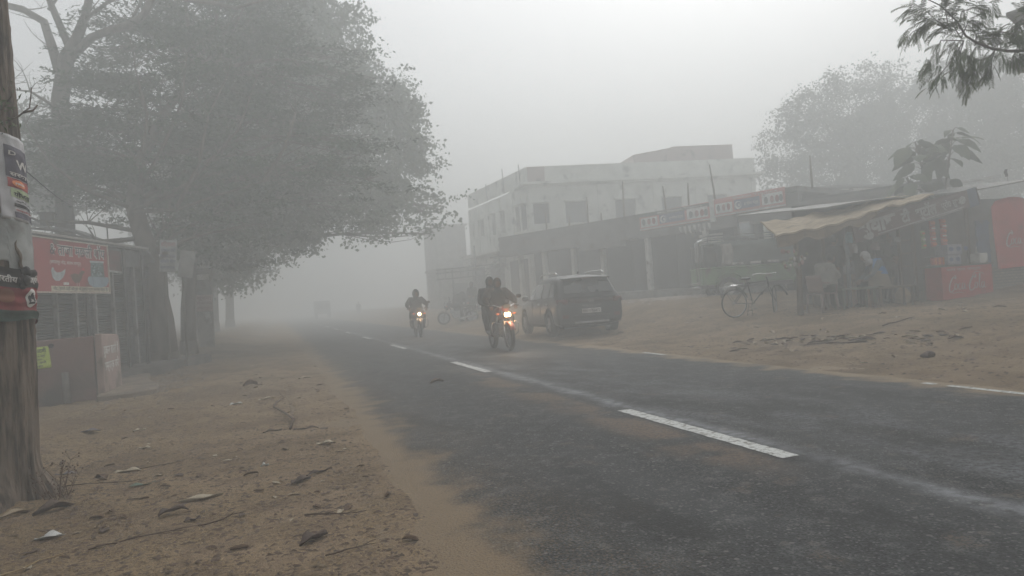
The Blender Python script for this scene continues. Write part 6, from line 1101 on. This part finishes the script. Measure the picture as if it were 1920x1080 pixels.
def person(label, loc, rz, J, face, top, bottom, shoe, group=None, thick=1.12, hair=True, parent_fix=None):
    t = thing('person', label, 'person', loc, rz, group); names = list(J); vs = [Vector(J[n]) for n in names]
    me = bpy.data.meshes.new('body'); me.from_pydata([tuple(v) for v in vs], [(names.index(a), names.index(c)) for a, c in EDG], []); o = bpy.data.objects.new('body', me); COL.objects.link(o)
    o.modifiers.new('sk', 'SKIN'); sd = me.skin_vertices[0].data
    for i, n in enumerate(names):
        k = n if n in RAD else n[:-1]; r = RAD[k] * (thick if k in ('pelvis', 'spine', 'chest', 'sh', 'el', 'hip', 'kn') else 1); sd[i].radius = (r * (1.15 if k in ('chest', 'pelvis', 'spine') else 1), r * (.85 if k in ('chest', 'pelvis', 'spine') else 1)); sd[i].use_root = (n == 'pelvis')
    md = o.modifiers.new('su', 'SUBSURF'); md.levels = md.render_levels = 2; bake(o); me = o.data
    # zones: nearest bone decides what it wears
    seg = [(Vector(J[a]), Vector(J[c]), a) for a, c in EDG]; zone = {'neck': 0, 'an': 3}; b = MB()
    zmap = lambda a: 0 if a == 'neck' else 3 if a[:2] == 'an' else 2 if a[:3] in ('hip', 'kn', 'knL', 'knR') or a[:2] == 'kn' else 1
    def near(p):
        best = 9; z = 1
        for a, c, n in seg:
            ab = c - a; t_ = max(0, min(1, (p - a).dot(ab) / ab.length_squared)); d = (p - a - ab * t_).length
            if n == 'pelvis' and (p - a).z < -.02: zz_ = 2
            else: zz_ = zmap(n)
            if d < best: best, z = d, zz_
        return z
    b.v = [tuple(v.co) for v in me.vertices]
    for p in me.polygons: b.f.append(tuple(p.vertices)); b.m.append(near(p.center)); b.s.append(True)
    # head
    f = Vector(face).normalized(); sdv = f.cross(Vector((0, 0, 1))).normalized(); up = sdv.cross(f).normalized(); H = Vector(J['head0']) + up * .075 + f * .02; Mh = Matrix((sdv, f, up)).transposed(); k0 = len(b.v)
    b.ell(H, (.074, .094, .112), 18, 12, 0, Mh)
    for i in range(k0, len(b.v)):
        l = Mh.transposed() @ (Vector(b.v[i]) - H)
        if l.z < -.02: l.x *= 1 + l.z * 2.2; l.y *= 1 + l.z * .8
        if l.y > .05: l.y += .006 * math.cos(l.z * 26)
        b.v[i] = tuple(H + Mh @ l)
    b.ell(H + Mh @ Vector((0, .098, -.012)), (.013, .017, .024), 8, 6, 0, Mh)
    for s in (-1, 1): b.ell(H + Mh @ Vector((s * .03, .086, .015)), (.014, .006, .007), 8, 5, 4, Mh); b.ell(H + Mh @ Vector((s * .075, -.005, -.005)), (.01, .02, .032), 8, 6, 0, Mh); b.ell(H + Mh @ Vector((s * .03, .09, .032)), (.02, .005, .004), 6, 4, 4, Mh)
    b.ell(H + Mh @ Vector((0, .089, -.052)), (.024, .006, .007), 8, 5, 5, Mh)
    # hands: palm, four fingers and a thumb, curled
    for s in 'LR':
        w0 = Vector(J['wr' + s]); d = (w0 - Vector(J['el' + s])).normalized(); d = (d + Vector((0, 0, -.25))).normalized(); sx_ = d.cross(Vector((0, 0, 1))); sx_ = sx_.normalized() if sx_.length > .2 else Vector((1, 0, 0)); nz_ = sx_.cross(d)
        Mp = Matrix((sx_, d, nz_)).transposed(); b.ell(w0 + d * .045, (.042, .055, .02), 10, 7, 0, Mp)
        for q, (off, L) in enumerate(((-.030, .070), (-.010, .082), (.010, .077), (.030, .060))):
            p0 = w0 + d * .085 + sx_ * off; p1 = p0 + d * L * .45 - nz_ * .008; p2 = p1 + d * L * .25 - nz_ * L * .3; p3 = p2 - nz_ * L * .3 - d * L * .05; b.tube([p0, p1, p2, p3], [.0095, .009, .008, .006], 6)
        ts = -1 if s == 'R' else 1; p0 = w0 + d * .025 + sx_ * .035 * ts; b.tube([p0, p0 + sx_ * .025 * ts + d * .025, p0 + sx_ * .03 * ts + d * .055 - nz_ * .012], [.012, .0105, .008], 6)
    bpy.data.objects.remove(o); LIP = MT.get('lip') or mat('lip', (.13, .05, .04), None, .6, 8)
    b.build('body', [SKIN, top, bottom, shoe, HAIR, LIP], t, norm=False)
    if hair:
        g_ = MB(); g_.ell(H + Mh @ Vector((0, -.012, .022)), (.081, .098, .104), 18, 12, 0, Mh); 
        keep = [i for i, v in enumerate(g_.v) if True]; F2 = []
        for fc in g_.f:
            c = sum((Vector(g_.v[i]) for i in fc), Vector()) / len(fc); l = Mh.transposed() @ (c - H)
            if l.z > .035 + .5 * max(0, l.y) or (l.y < -.02 and l.z > -.06): F2.append(fc)
        g_.f = F2; g_.m = [0] * len(F2); g_.s = [True] * len(F2); ho_ = g_.build('hair', HAIR, t, norm=False)
    return t, H, Mh
def hood(t, H, Mh, m, r=1.16, name='hood', open_y=.045, low=-.16):
    g_ = MB(); g_.ell(H + Mh @ Vector((0, -.008, .005)), (.076 * r + .012, .098 * r, .118 * r), 22, 16, 0, Mh); F2 = []
    for fc in g_.f:
        c = sum((Vector(g_.v[i]) for i in fc), Vector()) / len(fc); l = Mh.transposed() @ (c - H)
        if not (l.y > open_y and -.09 < l.z < .055 and abs(l.x) < .06): F2.append(fc)
    g_.f = F2; g_.m = [0] * len(F2); g_.s = [True] * len(F2)
    g_.tube([H + Mh @ Vector((0, -.01, -.07)), H + Mh @ Vector((0, -.02, -.13)), H + Mh @ Vector((0, -.03, low - .02))], [.085, .085, .12], 14, cap=False); o = g_.build(name, m, t, norm=False); md = o.modifiers.new('s', 'SOLIDIFY'); md.thickness = .008; bake(o); return o
DK = cloth('near_black_jacket', (.028, .027, .027), (.04, .038, .036)); DK2 = cloth('charcoal_wool', (.045, .045, .047), (.06, .058, .058)); BRN = cloth('dark_brown_jacket', (.055, .042, .036), (.04, .032, .028)); TRS = cloth('dark_trousers', (.03, .03, .033)); KHK = cloth('grey_trousers', (.08, .078, .072)); SHOE = cloth('black_shoe', (.02, .018, .017))
RIDE = dict(STAND, pelvis=(0, -.22, .92), spine=(0, -.20, 1.07), chest=(0, -.14, 1.24), neck=(0, -.09, 1.37), head0=(0, -.05, 1.44), shL=(-.20, -.13, 1.31), elL=(-.36, .08, 1.12), wrL=(-.31, .26, 1.03), shR=(.20, -.13, 1.31), elR=(.36, .08, 1.12), wrR=(.31, .26, 1.03),
    hipL=(-.12, -.18, .88), knL=(-.22, .16, .72), anL=(-.2, .02, .36), toeL=(-.21, .17, .32), hipR=(.12, -.18, .88), knR=(.22, .16, .72), anR=(.2, .02, .36), toeR=(.21, .17, .32))
t1, H, Mh = person('motorcycle driver in a bulky dark brown jacket, elbows spread, on the nearer motorcycle', (4.86, 16.25, 0), R(180), RIDE, (0, 1, -.08), BRN, TRS, SHOE, 'riders on the nearer motorcycle', 1.6); hood(t1, H, Mh, DK, 1.12, 'cap_and_scarf')
PAS = {k: (v[0] * .95 + (.05 if k in ('chest', 'neck', 'head0', 'shL', 'shR') else .02), v[1] - .42, v[2] + .03) for k, v in RIDE.items()}
PAS.update(wrL=(-.2, -.28, 1.05), wrR=(.17, -.28, 1.05), elL=(-.38, -.5, 1.08), elR=(.30, -.5, 1.08), head0=(.06, -.45, 1.49), neck=(.055, -.50, 1.41), anL=(-.22, -.35, .42), toeL=(-.24, -.2, .38), anR=(.22, -.35, .42), toeR=(.24, -.2, .38), knL=(-.27, -.22, .76), knR=(.27, -.22, .76))
t2, H, Mh = person('pillion passenger peering round the driver of the nearer motorcycle, dark knitted cap', (4.86, 16.25, 0), R(180), PAS, (0, 1, 0), DK2, TRS, SHOE, 'riders on the nearer motorcycle', 1.5); hood(t2, H, Mh, DK2, 1.1, 'knitted_cap')
t3, H, Mh = person('lone rider wrapped in a dark hood on the farther oncoming motorcycle', (4.72, 25.9, 0), R(177), RIDE, (0, 1, -.1), DK2, TRS, SHOE, None, 1.5); hood(t3, H, Mh, DK, 1.45)
SP = dict(SIT); t4, H, Mh = person('dim figure sitting up on a parked motorcycle near the steel staircase', (8.95, 34.2, ztf(8.95, 34.2) + .36), R(160), SP, (0, 1, 0), DK2, TRS, SHOE); hood(t4, H, Mh, DK2, 1.15)
# standing customers
def stand(label, x, y, rz, sc_, top, bot, arms=None, hooded=None, lean=0):
    J = dict(STAND)
    if arms: J.update(arms)
    J = {k: (v[0] * sc_, v[1] * sc_ + lean * v[2], v[2] * sc_) for k, v in J.items()}
    t, H, Mh = person(label, (x, y, ztf(x, y) + .01), rz, J, (0, 1, -.15), top, bot, SHOE, 'customers standing at the tea stall', 1.2)
    if hooded: hood(t, H, Mh, hooded, 1.14)
    return t
WAR = dict(elL=(-.24, .04, 1.14), wrL=(-.06, .24, 1.12), elR=(.24, .04, 1.14), wrR=(.06, .24, 1.08))
stand('standing dark-clad customer just left of the two tall ones, beside the blue-grey post', 12.72, 14.45, R(-75), 1.0, DK, TRS, WAR)
stand('tall customer in black jacket standing right behind the blue-hooded man', 13.28, 14.2, R(25), 1.03, DK, KHK, WAR, None)
stand('dark-clad customer standing alone in front of the inner counter', 14.1, 14.35, R(200), 1.02, DK2, TRS, WAR, DK2)
stand('stallkeeper in dark clothes standing behind the packet strips', 14.9, 15.0, R(165), .98, DK2, TRS, WAR)
# seated men
gz = ztf(11.6, 13.5)
SM = dict(SIT, spine=(0, .04, .74), chest=(0, .12, .92), neck=(0, .20, 1.05), head0=(0, .26, 1.11), wrL=(-.05, .38, .92), wrR=(.06, .40, .90), elL=(-.22, .26, .74), elR=(.22, .26, .74))
t5, H, Mh = person('hunched bareheaded man in a pale grey shawl seated at the left of the bench', (11.55, 13.52, gz), R(-85), SM, (0, 1, -.25), cloth('pale_grey_shawl', (.25, .245, .22), (.19, .185, .17)), KHK, SHOE)
b = MB(); b.surf(22, 14, lambda u, v: (math.sin((u - .5) * 4.4) * (.20 + .09 * v + .01 * math.sin(u * 25)), .06 - math.cos((u - .5) * 4.4) * (.16 + .1 * v) + .08 * (1 - v), 1.04 - .44 * v + .012 * math.sin(u * 18)), thick=(0, 0, .012)); b.build('shawl', MT['pale_grey_shawl'], t5)
SB = dict(SM, wrL=(-.1, .42, .66), wrR=(.1, .42, .66))
t6, H, Mh = person('man hunched over on the bench in a bright blue wrap with a white scarf', (13.15, 13.52, ztf(13.1, 13.5)), R(70), SB, (0, 1, -.4), cloth('slate_sweater', (.10, .13, .15)), TRS, SHOE)
hood(t6, H, Mh, cloth('white_scarf', (.42, .42, .42)), 1.12, 'scarf'); BLH = cloth('bright_blue_cloth', (.07, .20, .42), (.055, .16, .34))
b = MB(); b.surf(20, 12, lambda u, v: (math.sin((u - .5) * 4.6) * (.16 + .12 * v), .10 - math.cos((u - .5) * 4.6) * (.13 + .12 * v), 1.10 - .34 * v + .012 * math.sin(u * 16)), thick=(0, 0, .012)); b.build('blue_wrap', BLH, t6)
b = MB(); b.surf(22, 12, lambda u, v: (math.sin((u - .5) * 4.9) * (.27 + .07 * v), .12 - math.cos((u - .5) * 4.9) * (.25 + .1 * v), .80 - .34 * v + .03 * math.sin(u * 13)), thick=(0, 0, .012)); b.build('blanket', cloth('drab_blanket', (.22, .19, .15), (.17, .15, .12)), t6)
ch = thing('plastic_chair', 'pinkish plastic chair under the man in the pale shawl', 'chair', (11.5, 13.52, gz), R(-85)); PCH = mat('pinkish_plastic', (.25, .18, .165), (.2, .15, .14), .5, 5)
b = MB(); b.surf(6, 6, lambda u, v: ((u - .5) * .44, -.18 + .42 * v, .43 - .01 * math.sin(math.pi * u)), thick=.025); b.build('seat', PCH, ch); b = MB(); b.surf(9, 6, lambda u, v: ((u - .5) * .44, -.20 - .06 * v + .05 * (2 * u - 1) ** 2, .45 + .38 * v), thick=(0, -.02, 0)); b.build('backrest', PCH, ch)
for s in (-1, 1):
    for y in (-.2, .2): b = MB(); b.tube([(s * .2, y, .42), (s * .23, y * 1.15, 0)], [.028, .02], 6); b.build('leg', PCH, ch)
    b = MB(); b.tube([(s * .23, .2, .42), (s * .25, .2, .64), (s * .25, -.2, .66)], .02, 6); b.build('armrest', PCH, ch)
t7, H, Mh = person('very faint pedestrian far off in the fog at the road side', (9.2, 88, .05), R(180), STAND, (0, 1, 0), DK2, TRS, SHOE)
# ---------------------------------------------------------------- litter
HUSK = mat('pale_husk', (.42, .36, .27), (.30, .25, .18), .85, 14, .4, 60); HUSKD = mat('dark_husk', (.075, .052, .042), (.12, .088, .068), .85, 14, .4, 60); LEAFB = mat('brown_dead_leaf', (.14, .09, .055), (.09, .06, .04), .9, 16, .4, 60); LEAFP = mat('pale_dead_leaf', (.30, .235, .16), (.22, .17, .11), .9, 16, .4, 60); LEAFG = mat('dull_green_scrap', (.10, .14, .10), (.07, .10, .075), .8, 14, .3, 40); PLB = mat('white_scrap', (.46, .46, .44), (.36, .35, .33), .8, 14, .3, 40)
def gz0(x, y):
    i = np.searchsorted(xs, x) - 1; j = np.searchsorted(ys, y) - 1; return float(max(Z[j, i], Z[j + 1, i], Z[j, i + 1], Z[j + 1, i + 1]))
def curl_leaf(x, y, L, w_, yaw, cup, arch, m, name, label, cat, group=None, tilt=0., teeth=0, zo=0):
    z = max(gz0(x, y), 0 if .8 < x < 6.3 else -1); b = MB(); ca, sa = math.cos(yaw), math.sin(yaw); ph = random.uniform(0, 6); arch *= .22; L *= .8; w_ *= .8; p2 = random.uniform(0, 6)
    def fn(u, v):
        ww = w_ * (math.sin(math.pi * (.04 + .92 * u)) ** .7) * (1 + teeth * math.sin(u * 37)); lx = L * (u - .5); ly = ww * (v - .5); s_ = (2 * v - 1)
        ly += L * .09 * math.sin(u * 3.1 + ph); lz = .003 + .16 * L * .5 * abs(math.sin(u * 5.3 + p2)) * abs(s_) * cup + .5 * cup * ww * (s_ * s_) + arch * L * (1 - (2 * u - 1) ** 2) * .5 + tilt * L * u + .006 * math.sin(u * 9 + ph) * (1 + s_)
        ly *= 1 - .35 * cup; return (lx * ca - ly * sa, lx * sa + ly * ca, lz)
    b.surf(10, 6, fn, thick=.003); o = b.build(name, m, loc=(x, y, z + zo)); tag(o, label, cat, group); return o
G = lambda *a: a
HERO = [
 (-0.67, 4.95, 0.220, 0.088, .5, .5, .9, HUSKD, 'dried_pod', 'dark arched dried pod lying in the dirt at the lower left', 'dried pod'),
 (-0.55, 4.79, 0.120, 0.053, .1, .3, .2, HUSKD, 'dried_pod', 'small dark curled scrap just right of the dark arched pod', 'dried pod'),
 (-0.55, 5.25, 0.360, 0.090, .15, .5, -.30, HUSK, 'banana_husk', 'long pale upturned husk strip with a twisted end', 'husk'),
 (-1.22, 6.69, 0.240, 0.120, .2, .3, .1, HUSK, 'banana_husk', 'pale oval husk beside a thin dark twig', 'husk'),
 (-1.37, 6.47, 0.180, 0.105, 2.2, .4, .2, LEAFB, 'dead_leaf', 'curled brown leaf left of the pale oval husk', 'leaf'),
 (-0.98, 5.88, 0.240, 0.069, 0., .1, .05, LEAFG, 'wrapper', 'crumpled grey-green wrapper strip', 'wrapper'),
 (0.11, 3.97, 0.220, 0.110, .5, .55, .3, HUSKD, 'dried_pod', 'ribbed dark brown pod nearest the camera by the tar edge', 'dried pod'),
 (0.59, 4.68, 0.080, 0.048, .9, .8, .3, LEAFB, 'dead_leaf', 'small upright brown leaf standing on the sand by the tyre tracks', 'leaf'),
 (0.22, 5.51, 0.260, 0.043, .35, .3, .1, HUSKD, 'palm_sheath', 'dark split sheath lying across the tyre tracks', 'sheath'),
 (0.09, 5.34, 0.220, 0.096, .9, .5, .2, HUSKD, 'palm_sheath', 'dark broken lower half of the split sheath', 'sheath'),
 (-0.16, 6.05, 0.080, 0.048, .1, .6, .4, PLB, 'paper_cup', 'squashed round white cup end', 'cup'),
 (0.34, 6.68, 0.200, 0.086, .3, .3, .3, HUSK, 'banana_husk', 'pale and dark curled scrap midway along the sandy strip', 'husk'),
 (0.21, 7.70, 0.300, 0.053, .25, .3, .15, HUSKD, 'palm_sheath', 'greyish dark sheath at the end of the long groove in the sand', 'sheath'),
 (-1.49, 8.91, 0.160, 0.064, .2, .3, .1, HUSK, 'banana_husk', 'flat pale husk left of the groove, upper of two', 'husk'),
 (-1.25, 7.72, 0.140, 0.050, .1, .4, .1, HUSK, 'banana_husk', 'flat pale husk left of the groove, lower of two', 'husk'),
 (-0.58, 10.46, 0.200, 0.120, .3, .3, .3, PLB, 'paper_scrap', 'crumpled white paper in the middle of the dirt', 'paper'),
 (-0.20, 10.71, 0.300, 0.075, .7, .3, .3, HUSK, 'banana_husk', 'thin slanting pale husk beside the crumpled white paper', 'husk'),
 (-0.48, 12.90, 0.300, 0.180, .4, .9, .8, LEAFB, 'dead_leaf', 'large upright folded grey-brown leaf halfway to the trees', 'leaf'),
 (0.41, 13.48, 0.300, 0.095, .1, .2, .2, HUSK, 'banana_husk', 'pale husk near the tar edge past the crumpled white paper', 'husk'),
 (-2.00, 9.09, 0.240, 0.144, .1, .2, .3, mat('grey_rag', (.13, .12, .135), (.10, .095, .1), .9, 6, .4, 20), 'rag', 'flattened grey-purple rag in the dirt left of the pale husks', 'rag'),
 (-1.69, 6.82, 0.200, 0.086, .1, .2, .1, MT['grey_rag'], 'rag', 'small dark rag strip beside the dry weed', 'rag'),
 (-0.11, 7.81, 0.240, 0.072, .1, .3, .3, HUSKD, 'dried_pod', 'dark arched husk between the pale husks', 'dried pod'),
 (-1.64, 5.50, 0.300, 0.090, .4, .4, .2, LEAFP, 'dead_leaf', 'long pale leaf blade against the foot of the near trunk', 'leaf'),
 (-1.42, 5.38, 0.300, 0.135, .6, .6, .5, HUSKD, 'dead_leaf', 'dark curled leaf at the foot of the near trunk', 'leaf'),
 (-1.30, 4.85, 0.200, 0.120, .1, .3, .2, PLB, 'paper_scrap', 'grey crumpled paper at the lower left corner', 'paper'),
 (2.20, 10.83, 0.300, 0.136, .2, .6, .6, LEAFB, 'dead_leaf', 'single curled leaf lying on the tar in the near lane', 'leaf')]
for h_ in HERO: x, y, L, w_, yaw, cup, arch, m, n_, l_, c_ = h_; curl_leaf(x, y, L, w_, yaw, cup, arch, m, n_, l_, c_, teeth=.06)
# ribs of the nearest pod stay in its mesh; ordinary fallen leaves, left shoulder
protos = {}
def scatter(n, fx, m_list, name, label, cat, group, smin, smax, cupmax=.6):
    pr = []
    for k in range(6):
        o = curl_leaf(0, 50 + k, 1, random.uniform(.3, .6), 0, random.uniform(.1, cupmax), random.uniform(-.1, .4), m_list[k % len(m_list)], name, label, cat, group, teeth=.08); pr.append(o)
    for i in range(n):
        x, y = fx(); s = random.uniform(smin, smax); src = pr[i % 6]; o = src if i < 6 else src.copy()
        if i >= 6: COL.objects.link(o)
        o.location = (x, y, max(gz0(x, y), 0.001 if 1 < x < 6.2 else -1) + .001); o.rotation_euler = (random.uniform(-.15, .15), random.uniform(-.15, .15), random.uniform(0, 6.28)); o.scale = (s, s, s)
def fxl():
    y = 3.5 + 15 * random.random() ** 1.5; return random.uniform(-2.6 if y > 7 else -1.5, edgeL(np.array(y)) + .05) , y
scatter(150, lambda: tuple(map(float, fxl())), [LEAFB, LEAFP, LEAFB, HUSK, LEAFB, HUSKD], 'fallen_leaf', 'small dry fallen leaf or husk scrap on the left dirt shoulder', 'leaf', 'small dry leaves scattered on the left shoulder', .04, .13)
def fxr():
    if random.random() < .62: a = random.random(); return 8.2 + .75 * a + random.gauss(0, .3), 11.4 - 3.2 * a + random.gauss(0, .25)
    return random.uniform(6.9, 14), random.uniform(6., 18)
scatter(150, fxr, [LEAFB, LEAFP, HUSKD, LEAFB, LEAFP, HUSK], 'fallen_leaf', 'dry scrap of leaf litter on the sandy ground in front of the tea stall', 'leaf', 'leaf litter on the right-hand lot', .09, .3, .5)
scatter(26, lambda: (random.uniform(6.8, 15.5), random.uniform(7, 22)), [PLB, PLB, PLB], 'paper_scrap', 'small white scrap of paper or plastic on the sandy lot', 'paper', 'white scraps on the right-hand lot', .06, .16, .4)
o = MB().ell((0, 0, .03), (.085, .06, .045), 14, 9); 
for i in range(len(o.v)): x, y, z = o.v[i]; q = 1 + .25 * math.sin(7 * math.atan2(y, x)) ; o.v[i] = (x * q, y * q, max(0, z * (1 + .2 * math.sin(x * 30))))
o = o.build('clod', HUSKD, loc=(7.75, 7.3, gz0(7.75, 7.3))); tag(o, 'dark crumpled lump on the sand right of the leaf line', 'lump')
# twigs and straw
def stick(x, y, yaw, L, r, label, fork=True, m=None):
    b = MB(); rr = random.Random(x * 7 + y); P = [Vector((0, 0, 0))]
    for i in range(6): a = yaw + rr.uniform(-.25, .25); P.append(P[-1] + Vector((math.cos(a) * L / 6, math.sin(a) * L / 6, 0)))
    P = [Vector((p.x, p.y, gz0(x + p.x, y + p.y) - gz0(x, y) + r + .002 + rr.uniform(0, .006))) for p in P]; b.tube(P, [r, r, r * .9, r * .8, r * .7, r * .5, r * .3], 5)
    if fork:
        for k in (2, 3, 4): a = yaw + rr.choice((-.7, .7)); e = P[k] + Vector((math.cos(a) * L * .22, math.sin(a) * L * .22, .004)); b.tube([P[k], e], [r * .6, r * .2], 4)
    o = b.build('twig', m or WOOD, loc=(x, y, gz0(x, y)), norm=False); tag(o, label, 'twig')
TWD = mat('brown_twig', (.10, .065, .045), (.07, .05, .035), .9, 20); STRAW = mat('straw', (.36, .27, .15), (.28, .2, .11), .9, 20)
stick(-1.0, 4.52, .2, .55, .004, 'long brown twig with a forked tip lying low at the left', m=TWD); stick(.15, 3.66, .6, .35, .004, 'forked dark twig near the tar edge at the bottom of the picture', m=TWD); stick(.08, 4.42, -.3, .35, .005, 'thin bent dark twig above the nearest pod', m=TWD)
stick(-1.15, 6.72, .35, .4, .0035, 'thin dark twig beside the pale oval husk', m=TWD); stick(-1.45, 4.1, .9, .5, .005, 'pale straw stalk poking in at the lower left corner', m=STRAW); stick(-.5, 4.6, .5, .3, .005, 'thin brown twig right of the dark arched pod', m=TWD)
stick(-1.6, 6.15, .15, .6, .004, 'long dark twig beyond the grey-green wrapper', m=TWD); stick(.06, 7.9, 1.56, 3.4, .014, 'long dark stem lying in the groove of the sand', False, m=TWD)
stick(9.6, 9.9, .2, .9, .014, 'long thin stick lying on the sandy lot', False, m=TWD); stick(8.4, 9.0, 2.2, 1.0, .014, 'bent stick in the leaf line on the sandy lot', m=TWD)
# uncountable grit: crumbs of soil, straw bits and small stones
def debris(name, n, fx, smin, smax, m, flat=.6, elong=1.):
    g_ = np.random.default_rng(hash(name) % 1000 if False else len(name)); V = []; base = np.array([(1, 0, 0), (-.5, .87, 0), (-.5, -.87, 0), (0, 0, 1.1)])
    for _ in range(n):
        x, y = fx(); s = random.uniform(smin, smax); a = random.uniform(0, 6.28); c, sn = math.cos(a), math.sin(a); z = gz0(x, y); q = base * np.array((s * elong, s, s * flat)) * np.random.default_rng(_).uniform(.6, 1.3, (4, 3)); V.append(np.stack([q[:, 0] * c - q[:, 1] * sn + x, q[:, 0] * sn + q[:, 1] * c + y, q[:, 2] + z - s * .1], 1))
    V = np.concatenate(V); k = np.arange(n)[:, None, None] * 4; F = (k + np.array([(0, 1, 3), (1, 2, 3), (2, 0, 3)])[None]).reshape(-1, 3); o = fastmesh(name, V, F, m); o['kind'] = 'stuff'; return o
def fl2():
    y = 3.3 + 10 * random.random() ** 1.6; return random.uniform(-1.7 if y < 6 else -2.6, .72), y
debris('soil_crumbs', 9000, fl2, .004, .014, mat('soil_crumb', (.15, .11, .075), (.22, .165, .11), .95, 30)); debris('straw_bits', 2600, fl2, .002, .0035, STRAW, .5, 9); debris('bark_bits', 3600, fl2, .005, .018, TWD, .5, 2.2)
debris('lot_grit', 3600, lambda: (random.uniform(6.5, 15), random.uniform(5, 18)), .008, .03, TWD, .5, 1.8)
debris('rubble', 300, lambda: (13.2 + random.gauss(0, 1.1), 21.8 + random.gauss(0, .9)), .03, .11, mat('pale_rubble', (.36, .31, .27), (.24, .2, .17), .9, 12), .5, 1.4)
debris('rubble', 240, lambda: (-2.1 + random.gauss(0, .35), 15.8 + random.gauss(0, 1.6)), .02, .07, MT['mud_cement'], .6, 1.3)
def fr2(): return random.uniform(1.1, 6.2), 3.3 + 12 * random.random() ** 1.5
debris('road_stones', 520, fr2, .003, .009, mat('pale_stone', (.32, .30, .27), None, .9, 20), .5, 1.2)
